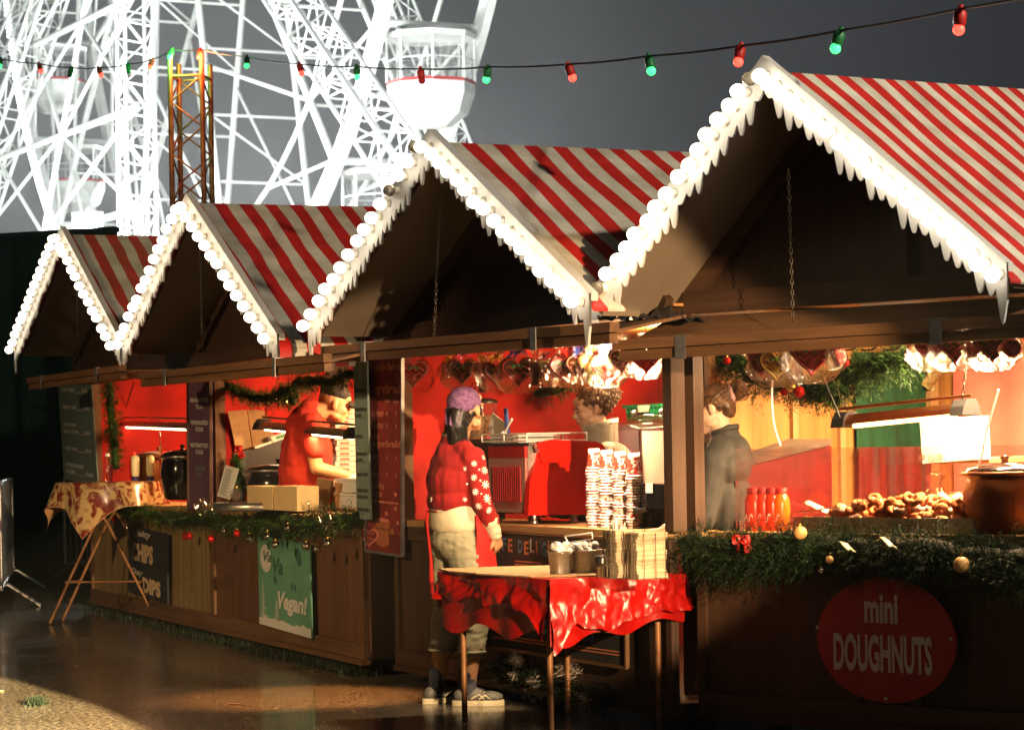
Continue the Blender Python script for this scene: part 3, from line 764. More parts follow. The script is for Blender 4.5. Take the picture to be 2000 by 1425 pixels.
    mb = MB(); mb.box((0, -.026, zc-.11), (W, -.001, zc-.035)); mb.build('top_rail', tr+'_x', st)
    for x in [0, W-.05]+([W*.5] if W > 2.6 else []):
        mb = MB(); mb.box((x, -.022, ZB+.087), (x+.05, -.0015, zc-.112)); mb.build('stile', tr+'_z', st)
    for x in (xp, W-.085):
        mb = MB(); mb.box((x, .002, zc), (x+.08, .075, 1.94)); mb.build('post', 'wood_z' if 0 < x < 1 else 'wood_dark_z', st)
    for x in (.3, W*.5, W-.3):
        mb = MB(); mb.box((x, .1, 0), (x+.07, .2, ZB-.037)); mb.build('foot_block', 'wood_dark_x', st)
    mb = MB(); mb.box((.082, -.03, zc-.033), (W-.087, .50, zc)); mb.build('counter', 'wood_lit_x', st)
    mb = MB(); mb.box((xl-.018, yl, ZB), (xl-.001, depth, 1.98)); mb.build('side_wall', 'ply_dark' if seed != 4 else 'ply_lit_yellow', st)
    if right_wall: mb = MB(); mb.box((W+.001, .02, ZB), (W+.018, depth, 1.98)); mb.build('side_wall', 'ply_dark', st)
    if back: mb = MB(); mb.box((xl, depth-.02, ZB), (W*xb, depth, 1.98)); mb.build('back_wall', bmat, st)
    mb = MB(); mb.box((.001, .02, ZB+.012), (W-.001, depth-.022, ZB+.03)); mb.build('floor', 'wood_dark_x', st)
    mb = MB(); mb.box((0, .02, 1.982), (W, depth, 1.995)); mb.build('ceiling', 'ply_warm', st)
    # --- inner lining of the far side wall
    if wallL:
        mb = MB(); rr = random.Random(seed+50); ph = rr.uniform(0, 6)
        mb.grid(lambda a, b_: (.035+.010*math.sin(a*14+ph+2*math.sin(b_*2))+.008*math.sin(a*31+ph), .078+(depth-.10)*a, zc-.3+(1.975-zc+.3)*b_), 60, 12)
        mb.build('cloth_lining', wallL, st)
    # --- raised serving hatch: a frame of boards
    (hpx0, hpx1), hy, hz = hatch['px'], hatch['y'], hatch.get('z', 1.86)
    x0, x1 = F.onY(hpx0[0], hpx0[1], hy), F.onY(hpx1[0], hpx1[1], hy)
    mb = MB()
    t_ = .046
    mb.beam((x0.x, hy, x0.z-.024), (x1.x, hy, x1.z-.024), .05, t_)
    h1 = mb.build('hatch', 'wood_x', st)
    mb = MB(); mb.beam((x0.x+.03, hy+.012, x0.z-.024-t_-.004), (x1.x-.03, hy+.012, x1.z-.024-t_-.004), .045, t_-.002)
    zi = 1.915
    mb.add([(x0.x+.02, hy+.02, x0.z-.05), (x1.x-.02, hy+.02, x1.z-.05), (x1.x-.02, -.055, zi), (x0.x+.02, -.055, zi), (x0.x+.02, hy+.02, x0.z-.035), (x1.x-.02, hy+.02, x1.z-.035), (x1.x-.02, -.055, zi+.015), (x0.x+.02, -.055, zi+.015)],
           [(0, 3, 2, 1), (4, 5, 6, 7), (0, 1, 5, 4), (2, 3, 7, 6), (1, 2, 6, 5), (3, 0, 4, 7)])
    mb.build('hatch_board', 'wood_x', h1)
    for t in (.18, .78):
        p = x0.lerp(x1, t); mb = MB(); mb.box((p.x-.03, hy-.030, p.z-.105), (p.x+.03, hy-.0265, p.z+.004)); mb.box((p.x-.03, hy-.0265, p.z+.0005), (p.x+.03, hy+.03, p.z+.004)); mb.build('hinge', 'steel_galv', h1)
    # --- chain holding the hatch up
    if 'chain' in hatch:
        (c0, c1) = hatch['chain']; q = F.onY(c1[0], c1[1], hy); p = F.onY(c0[0], c0[1], YG+.1)
        mb = MB(); chain(mb, p, q, .022, .0016); mb.build('chain', 'chain_metal', st)
    return st
def chain(mb, p, q, pitch=.03, r=.0022):
    p, q = Vector(p), Vector(q); n = max(2, int((q-p).length/pitch)); d = (q-p).normalized(); a = d.orthogonal().normalized(); b_ = d.cross(a)
    for i in range(n):
        c = p.lerp(q, (i+.5)/n); s_ = a if i % 2 else b_; h_ = pitch*.62; w_ = pitch*.30
        pts = [c+d*(h_*math.cos(t))+s_*(w_*math.sin(t)) for t in [2*math.pi*k/8 for k in range(9)]]
        mb.path(pts, r, 4, cap=False)
S4 = chalet(F4, W4, 'market_stall', 'farthest stall, with the small gable, selling chips and dips', ((27, 672), (118, 442), (234, 664)),
    dict(px=((57, 738), (240, 712)), y=-.60, chain=((148, 500), (155, 722))), 2.1, None, nb=(16, 14), bmat='cloth_red', panel_mat='ply_lit_yellow', seed=4, studs=(.62,))
S3 = chalet(F3, W3, 'market_stall', 'stall with the pizza menu and the green vegan poster on its front', ((238, 662), (363, 377), (541, 652)),
    dict(px=((275, 728), (640, 690)), y=-.55, chain=((390, 440), (396, 706))), 2.1, None, nb=(15, 14), val=True, bmat='cloth_pink', panel_mat='ply_lit_red', seed=3, studs=(.62,))
S2 = chalet(F2, W2, 'market_stall', 'coffee stall behind the customer, with the red espresso machine on its counter', ((601, 622), (836, 252), (1150, 572)),
    dict(px=((634, 676), (1200, 628)), y=-.44, chain=((862, 350), (848, 656))), 1.75, None, nb=(15, 17), bmat='cloth_red', xb=.62, dead=((0, 3), ()), panel_mat='ply_dark', seed=2, studs=(.62, .80), right_wall=False)
S1 = chalet(F1, W1+.12, 'market_stall', 'nearest and largest stall, selling mini doughnuts behind a thick pine garland', ((1151, 572), (1489, 108), (1966, 512)),
    dict(px=((1202, 664), (2040, 610)), y=-.42, chain=((1540, 330), (1549, 628))), 2.35, None, nb=(17, 21), rise=.05, xl=-.30, yl=.26, xp=-.10, dead=((0, 15), ()), panel_mat='ply_dark', seed=1, studs=(.62, .80), wallL=None)
# ---------------------------------------------------------------- helpers for props
class Board:
    """a flat panel standing in the plane y=const of a frame, given by three pixel corners"""
    def __init__(s, F, y, tl, tr, bl):
        s.F = F; s.y = y
        a, b_, c = F.onY(*tl, y), F.onY(*tr, y), F.onY(*bl, y)
        s.o = a; s.ex = Vector((b_.x-a.x, 0, b_.z-a.z)); s.ey = Vector((c.x-a.x, 0, c.z-a.z)); s.w = s.ex.length; s.h = s.ey.length
    def pt(s, u, v, off=0):   # u,v in 0..1 from the top left
        return s.o+s.ex*u+s.ey*v+Vector((0, -off, 0))
    def slab(s, mb, th=.012):
        q = [s.pt(0, 0), s.pt(1, 0), s.pt(1, 1), s.pt(0, 1)]
        return mb.prism(q, (0, th, 0))
    def fn(s, u, v, off=.003):
        ex, ey = s.ex.normalized(), s.ey.normalized(); o = s.pt(u, v, off)
        return lambda x, y: o+ex*x-ey*y
def sign(F, y, tl, tr, bl, name, m_, label, cat, lines, frame=None, group=None, th=.012):
    """lines: (text,u,v,height_px_fraction_of_h,width_scale,material[,align,shear,bold])"""
    B = Board(F, y, tl, tr, bl); t = thing(name, label, cat, F, at=B.pt(.5, 1), group=group)
    mb = MB(); B.slab(mb, th); mb.build('panel', m_, t)
    by = {}
    for ln in lines:
        tx, u, v, h_, sx, mm = ln[:6]; al = ln[6] if len(ln) > 6 else 'LEFT'; sh = ln[7] if len(ln) > 7 else 0; bo = ln[8] if len(ln) > 8 else .0012
        by.setdefault(mm, MB()); text_mb(by[mm], tx, B.fn(u, v), h_*B.h, 1, al, bold=bo, shear=sh, width=sx*B.w)
    for mm, mb in by.items(): mb.build('lettering', mm, t)
    if frame:
        f = MB(); q = [B.pt(0, 0, .004), B.pt(1, 0, .004), B.pt(1, 1, .004), B.pt(0, 1, .004)]
        for a, c in zip(q, q[1:]+q[:1]): f.beam(a, c, .02, .014)
        f.build('frame', frame, t)
    return t, B
def needles(mb, pts, rad, n, ln, r, droop=.3, mats=3, wid=.0035, bias=None):
    segs = [(Vector(a), Vector(c)) for a, c in zip(pts[:-1], pts[1:])]; lens = [(c-a).length for a, c in segs]; tot = sum(lens)
    # sprigs: a short twig with needles, scattered in the tube
    k = 9; ns = max(1, n//k)
    for _ in range(ns):
        t = r.uniform(0, tot); i = 0
        while i < len(segs)-1 and t > lens[i]: t -= lens[i]; i += 1
        a, c = segs[i]; p = a.lerp(c, min(1, t/max(lens[i], 1e-6))); ax = (c-a).normalized()
        d = Vector((r.gauss(0, 1), r.gauss(0, 1), r.gauss(0, 1))); d = (d-ax*d.dot(ax)*.5).normalized()
        rr = rad*(.55+.45*math.sin(i*1.9+t*9)**2)
        q = p+d*rr*r.uniform(.15, .75); tip = q+d*rr*r.uniform(.35, .75)+Vector((0, 0, -droop*rad*.3))
        mb.mi = r.choice((0, 0, 1, 1, 2)) if mats == 3 else 0
        for j in range(k):
            s_ = q.lerp(tip, (j+.5)/k); e_ = (d*.55+Vector((r.gauss(0, .6), r.gauss(0, .6), r.gauss(0, .6)))).normalized()*ln*r.uniform(.6, 1.15)
            w_ = e_.cross(Vector((r.gauss(0, 1), r.gauss(0, 1), r.gauss(0, 1)))).normalized()*wid
            mb.add([s_-w_*.5, s_+w_*.5, s_+e_], [(0, 1, 2)])
GM = ['needle_dark', 'needle_mid', 'needle_light']
def garland(F, pts, rad, n, label, seed, ln=.035, group='pine garlands', name='garland', mats=None):
    r = random.Random(seed); mb = MB(); 
    mb.mi = 0; mb.path([Vector(p) for p in pts], rad*.35, 7)
    needles(mb, pts, rad, n, ln, r)
    return solo(mb, name, mats or GM, label, 'garland', F, at=pts[0], group=group)
def smooth_pts(ps, sub=4, jit=0, r=R):
    out = []
    P = [Vector(p) for p in ps]
    for i in range(len(P)-1):
        p0, p1, p2, p3 = P[max(i-1, 0)], P[i], P[i+1], P[min(i+2, len(P)-1)]
        for k in range(sub):
            t = k/sub
            q = .5*((2*p1)+(p2-p0)*t+(2*p0-5*p1+4*p2-p3)*t*t+(-p0+3*p1-3*p2+p3)*t**3)
            out.append(q+Vector((r.uniform(-jit, jit), r.uniform(-jit, jit), r.uniform(-jit, jit))))
    out.append(P[-1]); return out
BAUB = {}
def bauble(F, p, rad, m_, label, group='baubles hanging from the garlands'):
    t = thing('bauble', label, 'bauble', F, at=p, group=group)
    mb = MB(); mb.ball(p, rad, 18, 12); mb.build('ball', m_, t)
    mb = MB(); mb.tube(Vector(p)+Vector((0, 0, rad*.95)), Vector(p)+Vector((0, 0, rad*1.22)), rad*.22, n=8); mb.path([Vector(p)+Vector((rad*.12*math.cos(a), 0, rad*1.32+rad*.14*math.sin(a))) for a in [2*math.pi*k/8 for k in range(9)]], .0012, 4)
    mb.build('cap', 'bauble_gold', t); return t
def heat_lamp(F, p, q, y, up1, up2, label, copper=True):
    """reflector bar from p to q (px) in the plane y, hung on chains from pixel points"""
    a, c = F.onY(*p, y), F.onY(*q, y); t = thing('heat_lamp', label, 'heat lamp', F, at=a.lerp(c, .5))
    d = (c-a).normalized(); n = Vector((0, 1, 0))
    mb = MB(); pr = [(-.060, -.012), (-.050, .012), (-.026, .034), (.026, .034), (.050, .012), (.060, -.012), (.046, .006), (.022, .026), (-.022, .026), (-.046, .006)]
    mb.prism([a+d*.05+n*x+Vector((0, 0, z)) for x, z in pr], c-a-d*.10); mb.build('reflector', 'copper' if copper else 'steel', t)
    for e, s_ in ((a, 1), (c, -1)):
        mb = MB(); mb.prism([e+n*x+Vector((0, 0, z)) for x, z in ((-.075, -.022), (-.062, .018), (-.034, .050), (.034, .050), (.062, .018), (.075, -.022))], d*s_*.07); mb.build('end_cap', 'cap_black', t)
    mb = MB(); mb.tube(a+d*.08+Vector((0, 0, -.020)), c-d*.08+Vector((0, 0, -.020)), .010, n=8); mb.build('element', 'heat_glow' if copper else 'tube_glow', t)
    mb = MB(); mb.tube(a+Vector((0, 0, .065)), c+Vector((0, 0, .065)), .008, n=6); mb.build('bar', 'copper' if copper else 'steel', t)
    for e, u in ((a+d*.05, up1), (c-d*.05, up2)):
        if u is None: continue
        mb = MB(); chain(mb, e+Vector((0, 0, .05)), F.onY(*u, y), .024, .0022); mb.build('chain', 'chain_metal', t)
    return t
def kettle(F, c, r_, h_, m_, label, lid=True, ladle=True, lidm=None):
    c = Vector(c); t = thing('soup_kettle', label, 'soup kettle', F, at=c)
    mb = MB(); mb.lathe([(r_*.72, 0), (r_*.80, h_*.03), (r_*.86, h_*.10), (r_*.97, h_*.40), (r_, h_*.62), (r_*.93, h_*.82), (r_*.86, h_*.90)], c, 32); mb.build('body', m_, t)
    mb = MB(); mb.lathe([(r_*.84, h_*.90), (r_*1.02, h_*.925), (r_*1.04, h_*.95), (r_*1.02, h_*.975), (r_*.9, h_*.985)], c, 32); mb.build('rim', 'steel' if m_ == 'black_gloss' else m_, t)
    if lid:
        mb = MB(); mb.lathe([(r_*.95, h_*.985), (r_*.90, h_*1.03), (r_*.5, h_*1.09), (r_*.10, h_*1.11), (r_*.08, h_*1.17), (r_*.14, h_*1.20), (r_*.02, h_*1.23)], c, 28); mb.build('lid', lidm or m_, t)
    if ladle:
        mb = MB(); a = c+Vector((r_*.5, 0, h_*.95)); mb.path([a, a+Vector((.03, -.02, .12)), a+Vector((.06, -.03, .20)), a+Vector((.075, -.03, .195)), a+Vector((.08, -.03, .17))], .005, 6); mb.build('ladle', 'steel', t)
    return t
ZC = .93
# ================================================================ farthest stall
sign(F4, -.055, (113, 750), (178, 752), (125, 935), 'menu_board', 'sign_slate', 'dark slate chip menu board at the far end, listing crispy and cheesy chips', 'menu board',
     [('CRISPY CHIPS ______ €5.50', .10, .075, .050, 0.78, 'print_white'), ('CHEESY CHIPS _____ €6.00', .10, .255, .050, 0.8, 'print_white'), ('CURRY CHIPS,', .10, .435, .050, 0.4, 'print_white'), ('GARLIC CHIPS ____ €6.00', .10, .505, .050, 0.78, 'print_white'),
      ('TACO CHIPS ______ €6.50', .10, .685, .050, 0.78, 'print_white'), ('2 PORK SAUSAGES', .10, .855, .050, 0.52, 'print_white'), ('& CHIPS _______ €12.00', .10, .925, .050, 0.8, 'print_white')])
garland(F4, smooth_pts([F4.onY(212, 742, .02), F4.onY(216, 800, .03), F4.onY(222, 860, .03), F4.onY(226, 915, .03)]), .085, 5200, 'dark pine garland hanging down the orange post beside the chip menu', 21)
garland(F4, smooth_pts([F4.onY(172, 985, -.06), F4.onY(215, 1000, -.07), F4.onY(262, 990, -.07), F4.onY(320, 1012, -.07), F4.onY(375, 1012, -.07), F4.onY(405, 1016, -.07)]), .10, 7500, 'pine garland with red baubles along the counter behind the bar table', 22)
for px, py, rad, m_, lb in ((174, 1020, .026, 'bauble_red', 'red bauble at the far left end of the row of garlands'), (222, 1013, .024, 'bauble_red', 'red bauble showing between the crossed legs of the bar table'), (247, 1030, .024, 'bauble_silver', 'shiny silver bauble just below the bar table cloth'), (363, 1046, .030, 'bauble_red', 'red bauble hanging below the plum pizza menu, the left one of two')):
    bauble(F4, F4.onY(px, py, -.12), rad, m_, lb)
heat_lamp(F4, (236, 829), (385, 834), .30, (262, 745), None, 'lit heat lamp over the kettles in the farthest stall', copper=False)
kettle(F4, F4.onY(312, 960, .30), .20, .30, 'copper_dark', 'bronze coloured soup kettle on the chip stall counter')
kettle(F4, F4.onY(358, 975, .10), .17, .34, 'black_gloss', 'black soup kettle half hidden behind the pizza menu', lid=True, ladle=False)
t, B = sign(F4, -.045, (250, 1025), (326, 1042), (251, 1155), 'chips_sign', 'sign_black', 'black sign reading chips and dips on the yellow-lit front panel', 'sign',
     [('Juicy', .22, .12, .13, 0.42, 'print_white', 'LEFT', .3, .002), ('CHIPS', .12, .48, .34, 0.54, 'print_cream', 'LEFT', 0, .010), ('Oozy', .08, .70, .12, 0.3, 'print_white', 'LEFT', .3, .002), ('DIPS', .38, .92, .28, 0.46, 'print_cream', 'LEFT', 0, .009)])
# bar table with oilcloth
bt = hit_z(215, 1216, 0); FB = Frame((bt.x, bt.y), math.radians(-8)); TZ = 1.11
t = thing('bar_table', 'tall round folding bar table with crossed tube legs at the far left', 'table', FB)
mb = MB(); mb.lathe([(.38, TZ-.03), (.40, TZ-.025), (.40, TZ-.006), (.39, TZ)], (0, 0, 0), 36); mb.build('tabletop', 'paint_white', t)
for sx, y in ((1, -.20), (1, .20), (-1, -.16), (-1, .16)):
    mb = MB(); mb.path([(-sx*.16, y, TZ-.03), (sx*.05, y, .80), (sx*.24, y, .42), (sx*.44, y, .012)], .0125, 8); mb.build('leg', 'steel_rusty', t)
mb = MB()
for sx, yy_ in ((1, .20), (-1, .16)):
    mb.tube((sx*.30, -yy_, .33), (sx*.30, yy_, .33), .011); mb.tube((-sx*.16, -yy_, TZ-.035), (-sx*.16, yy_, TZ-.035), .011)
mb.tube((-.29, -.18, .335), (.29, -.18, .335), .008); mb.tube((-.10, -.2, .86), (-.10, .2, .86), .011)
mb.build('crossbar', 'steel_rusty', t)
mb = MB(); rc = random.Random(5)
def cloth(a, b_):
    x, y = (a-.5)*1.22, (b_-.5)*1.22; an = math.radians(42); x, y = x*math.cos(an)-y*math.sin(an), x*math.sin(an)+y*math.cos(an)
    rr = math.hypot(x, y); th = math.atan2(y, x)
    if rr <= .41: return (x, y, TZ+.004+.002*math.sin(x*30))
    e = rr-.41; f = .25*e+.035*math.sin(th*7+1)*min(1, e*5)+.12*max(0, e-.2)
    return (math.cos(th)*(.41+f), math.sin(th)*(.41+f), TZ+.004-e*.93+.02*math.sin(th*5)*e)
mb.mi = 0; mb.grid(cloth, 44, 44)
mb.mi = 1; mb.grid(lambda a, b_: Vector(cloth(a, b_))+Vector((0, 0, -.003)), 44, 44)
for p in mb.f[len(mb.f)//2:]: pass
solo(mb, 'tablecloth', ['oilcloth', 'oilcloth_back'], 'patterned red and cream oilcloth draped over the tall bar table', 'tablecloth', FB, at=(0, 0, TZ))
def bottle(F, c, h_, r_, m_, cap, label, group, lb=None, squeeze=True):
    c = Vector(c); t = thing('bottle', label, 'bottle', F, at=c, group=group)
    mb = MB(); mb.lathe([(r_*.85, 0), (r_, h_*.04), (r_, h_*.55), (r_*.93, h_*.68), (r_*.75, h_*.82), (r_*.42, h_*.92), (r_*.38, h_*.96)], c, 16); mb.build('bottle_body', m_, t)
    mb = MB(); mb.lathe([(r_*.50, h_*.93), (r_*.50, h_*1.02), (r_*.30, h_*1.04)], c, 12); mb.build('cap', cap, t)
    if lb: mb = MB(); mb.lathe([(r_*1.02, h_*.02), (r_*1.02, h_*.18)], c, 16, cap=False); mb.build('label', lb, t)
    return t
def onB(px, py): return FB.onZ(px, py, TZ+.008)
for i, (px, nm) in enumerate(((226, 'mayonnaise bottle upside down on its dark cap, nearest the clear bottle'), (248, 'middle one of the three mayonnaise bottles on the bar table'), (271, 'rightmost mayonnaise bottle on the bar table'))):
    c = onB(px, 941); c.y = -.12
    t = thing('sauce_bottle', nm, 'bottle', FB, at=c, group='sauce bottles on the bar table')
    mb = MB(); mb.lathe([(.024, .035), (.030, .05), (.033, .09), (.033, .17), (.026, .195), (.010, .20)], c, 16); mb.build('bottle_body', 'mayo', t)
    mb = MB(); mb.lathe([(.030, 0), (.030, .032), (.024, .036)], c, 14); mb.build('cap', 'label_blue', t)
for px, nm in ((214, 'red sauce bottle behind the clear bottle'), (258, 'red sauce bottle behind the mayonnaise')):
    c = onB(px, 941); c.y = .06
    t = thing('sauce_bottle', nm, 'bottle', FB, at=c, group='sauce bottles on the bar table')
    mb = MB(); mb.lathe([(.030, 0), (.033, .05), (.033, .15), (.018, .19)], c, 14); mb.build('bottle_body', 'sauce_red', t)
    mb = MB(); mb.lathe([(.019, .19), (.019, .22), (.008, .23)], c, 12); mb.build('cap', 'sauce_red', t)
c = onB(204, 940); c.y = -.12
bottle(FB, c, .21, .037, 'plastic_clear', 'paint_white', 'clear plastic bottle at the left end of the bar table', 'sauce bottles on the bar table')
# crowd barriers
def barrier(px0, py0, px1, py1, label):
    a, c = hit_z(px0, py0, 0), hit_z(px1, py1, 0); F = Frame((a.x, a.y), math.atan2(c.y-a.y, c.x-a.x)); L_ = (c-a).length
    t = thing('crowd_barrier', label, 'barrier', F, group='crowd barriers on the left')
    mb = MB(); mb.path(smooth_pts([(0, 0, .22), (0, 0, .60), (0, 0, 1.0), (.06, 0, 1.09), (.3, 0, 1.1), (L_-.3, 0, 1.1), (L_-.06, 0, 1.09), (L_, 0, 1.0), (L_, 0, .6), (L_, 0, .22), (L_-.1, 0, .2), (.1, 0, .2), (0, 0, .22)], 3), .019, 8)
    mb.build('frame', 'steel_galv', t); mb = MB(); n = int(L_/.12)
    for i in range(1, n): mb.tube((L_*i/n, 0, .2), (L_*i/n, 0, 1.1), .007, n=5)
    mb.build('bars', 'steel_galv', t)
    for x in (.25, L_-.25):
        mb = MB(); mb.path([(x, -.32, .01), (x, -.05, .2), (x, .05, .2), (x, .32, .01)], .018, 7); mb.build('foot', 'steel_galv', t)
barrier(26, 1150, 4, 1190, 'grey steel crowd barrier seen edge on at the left edge')
barrier(128, 1140, 245, 1126, 'grey steel crowd barrier partly behind the bar table')
# ================================================================ pizza and vegan stall
sign(F3, -.062, (368, 740), (412, 738), (369, 996), 'menu_board', 'sign_plum', 'plum coloured pizza menu board hanging between the two far stalls', 'menu board',
     [('MARGHERITA PIZZA', .5, .175, .042, 0.8, 'print_white', 'CENTER'), ('€12.00', .5, .225, .042, 0.3, 'print_white', 'CENTER'), ('PEPPERONI PIZZA', .5, .345, .042, 0.76, 'print_white', 'CENTER'), ('€13.50', .5, .395, .042, 0.32, 'print_white', 'CENTER'),
      ('MEAT FEAST PIZZA', .5, .515, .042, 0.8, 'print_white', 'CENTER'), ('€13.50', .5, .565, .042, 0.32, 'print_white', 'CENTER'), ('GARLIC DIP', .5, .685, .042, 0.46, 'sign_grey', 'CENTER'), ('€1.50', .5, .735, .042, 0.22, 'sign_grey', 'CENTER')], frame='wood_dark_z')
sign(F3, -.062, (690, 704), (716, 702), (697, 1012), 'menu_board', 'sign_grey', 'narrow grey green menu strip left of the gingerbread banner', 'menu board',
     [('BEYOND BURGER', .08, .20, .028, 0.85, 'print_dark'), ('VEGAN SAUSAGE', .08, .32, .028, 0.85, 'print_dark'), ('& CHIPS ___', .08, .36, .028, 0.7, 'print_dark'), ('MUSTARD', .08, .49, .028, 0.5, 'print_dark'), ('VEGAN BACON', .08, .60, .028, 0.8, 'print_dark'), ('& CHIPS ___', .08, .64, .028, 0.7, 'print_dark'), ('CRISPY CHIPS', .08, .73, .028, 0.85, 'print_dark'), ('CURRY CHIPS', .08, .83, .028, 0.8, 'print_dark'), ('GARLIC CHIPS', .08, .87, .028, 0.8, 'print_dark'), ('VEGAN CHEESE', .08, .95, .028, 0.85, 'print_dark')])
garland(F3, smooth_pts([F3.onY(432, 742, .12), F3.onY(470, 768, .12), F3.onY(520, 778, .12), F3.onY(560, 770, .12), F3.onY(585, 748, .12), F3.onY(640, 745, .12), F3.onY(700, 728, .12)], jit=.01), .085, 9000, 'dark tinselled garland looping along the top of the pizza stall opening', 31)
garland(F3, smooth_pts([F3.onY(548, 760, .10), F3.onY(566, 774, .10), F3.onY(572, 788, .10)]), .06, 1600, 'short end of dark garland dangling beside the man in the cap', 33)
mb = MB(); needles(mb, [F3.onY(430, 768, .05), F3.onY(480, 785, .05), F3.onY(530, 790, .05), F3.onY(570, 772, .05)], .03, 420, .018, R, mats=1, wid=.002)
solo(mb, 'tinsel', 'tinsel', 'glinting tinsel strand on the underside of the dark hanging garland', 'tinsel', F3, at=F3.onY(430, 768, .05))
gp_ = smooth_pts([F3.onY(408, 1008, -.06), F3.onY(450, 1022, -.09), F3.onY(520, 1026, -.11), F3.onY(590, 1022, -.11), F3.onY(640, 1018, -.10), F3.onY(700, 1010, -.07)], jit=.012)
garland(F3, gp_, .105, 13000, 'thick pine garland with silver baubles under the steel tray', 32)
for a, c, n, lb in (((385, 985), (440, 990), 500, 'sparkling tinsel tuft beside the leaning allergen card'), ((570, 992), (640, 1000), 900, 'pale tinsel bunch right of the paper tray stacks'), ((632, 1000), (655, 1030), 600, 'whitish tinsel tail hanging below the leaning cardboard')):
    mb = MB(); needles(mb, [F3.onY(*a, -.12), F3.onY(*c, -.14)], .06, n, .035, R, mats=1, wid=.0022)
    solo(mb, 'tinsel', 'tinsel', lb, 'tinsel', F3, at=F3.onY(*a, -.12))
for px, py, rad, m_, lb in ((413, 1052, .028, 'bauble_red', 'dark red bauble at the left post of the vegan stall'), (437, 1036, .022, 'bauble_silver', 'small silver bauble left of the dark red one under the tray'), (463, 1041, .024, 'bauble_red', 'red bauble hanging under the steel tray'), (487, 1050, .027, 'bauble_silver', 'mirror silver bauble left of the vegan poster'), (522, 1046, .027, 'bauble_silver', 'silver bauble over the top left corner of the vegan poster'), (538, 1063, .028, 'bauble_silver', 'lowest silver bauble over the middle of the vegan poster'), (562, 1030, .026, 'bauble_silver', 'silver bauble nestled high in the garland above the vegan poster'),
                            (598, 1066, .027, 'bauble_silver', 'silver bauble over the right edge of the vegan poster'), (620, 1071, .026, 'bauble_silver', 'silver bauble hanging just right of the vegan poster'), (640, 1060, .028, 'bauble_silver', 'dull silver bauble rightmost in the row'), (370, 1046, .026, 'bauble_red', 'red bauble hanging below the pizza menu, the right one of two')):
    bauble(F3, F3.onY(px, py, -.20), rad, m_, lb)
# vegan poster
t, B = sign(F3, -.05, (503, 1044), (604, 1062), (507, 1217), 'vegan_poster', 'sign_teal', 'teal winter poster reading Va Va Vegan on the stall front', 'poster',
     [('Va', .09, .275, .16, .16, 'sign_teal_dark', 'LEFT', .25, .002), ('Va', .27, .385, .24, .20, 'sign_teal_dark', 'LEFT', .25, .004), ('Vegan!', .36, .755, .25, 0.56, 'print_white', 'LEFT', .25, .006)])
mb = MB(); q = [B.pt(.16+.11*math.cos(a), .245+.155*math.sin(a), .0015) for a in [2*math.pi*k/28 for k in range(28)]]; mb.add(q, [tuple(reversed(range(28)))])
r = random.Random(2); top = [(0, .93)]+[(i/24, .905+r.uniform(-.02, .012)) for i in range(25)]
for i in range(24): mb.add([B.pt(i/24, top[i+1][1], .0015), B.pt((i+1)/24, top[i+1][1]+r.uniform(-.015, .015), .0015), B.pt((i+1)/24, 1, .0015), B.pt(i/24, 1, .0015)], [(3, 2, 1, 0)])
for cx, base_, hh, ww in ((.09, .92, .45, .11), (.36, .92, .26, .08)):
    mb.add([B.pt(cx-.006, base_, .0018), B.pt(cx+.006, base_, .0018), B.pt(cx, base_-hh, .0018)], [(0, 1, 2)])
    for i in range(26):
        f = i/26; y = base_-hh*f; w_ = ww*(1-f)+.01
        for s_ in (-1, 1):
            w2 = w_*r.uniform(.6, 1.1); mb.add([B.pt(cx, y, .0018), B.pt(cx, y+.008, .0018), B.pt(cx+s_*w2, y+r.uniform(-.03, .02), .0018)], [(0, 1, 2) if s_ > 0 else (0, 2, 1)])
mb.build('snow_print', 'print_white', t)
mb = MB()
for cx, cy, w_, h_, a in ((.80, .16, .05, .10, .2), (.66, .50, .018, .045, -.3), (.72, .50, .018, .045, .3), (.34, .46, .03, .05, .3)):
    mb.add([B.pt(cx+w_*math.cos(k)*math.cos(a)+h_*math.sin(k)*math.sin(a)*.6, cy+h_*math.sin(k), .0016) for k in [2*math.pi*j/14 for j in range(14)]], [tuple(reversed(range(14)))])
mb.build('leaf_print', 'sign_teal_dark', t)
# counter goods of stall 3
heat_lamp(F3, (512, 832), (697, 850), .22, (545, 735), None, 'lit heat lamp hanging in front of the man in the orange T-shirt', copper=False)
kettle(F3, F3.onY(547, 998, .16), .225, .29, 'black_gloss', 'big black soup kettle behind the paper tray stacks')
c = F3.onY(520, 1003, -.07); c.z = ZC+.02
tr = thing('steel_tray', 'round brushed steel tray rim under the paper trays', 'tray', F3, at=c)
mb = MB(); mb.lathe([(.33, 0), (.345, .004), (.345, .055), (.335, .055), (.335, .010), (0.01, .010)], c, 48); mb.build('pan', 'steel_brushed', tr)
for i, (x0, x1, lb) in enumerate(((480, 530, 'left of two tall stacks of cream paper trays'), (532, 578, 'right of two tall stacks of cream paper trays'))):
    a = F3.onY(x0, 992, -.20); b_ = F3.onY(x1, 992, -.20); zt_ = F3.onY(x0, 948, -.20).z; wd_ = (b_-a).length
    cx = (a.x+b_.x)/2; st_ = thing('paper_tray_stack', lb, 'paper trays', F3, at=(cx, -.12, c.z+.055), group='stacks of paper trays')
    mb = MB(); n = 26; z0 = c.z+.015
    for k in range(n):
        z = z0+(zt_-z0)*k/n; j = R.uniform(-.002, .002); mb.box((a.x+.004+j, -.19, z), (b_.x-.006+j, -.05, z+(zt_-z0)/n*.86))
    mb.build('trays', 'card_yellow_lit', st_)
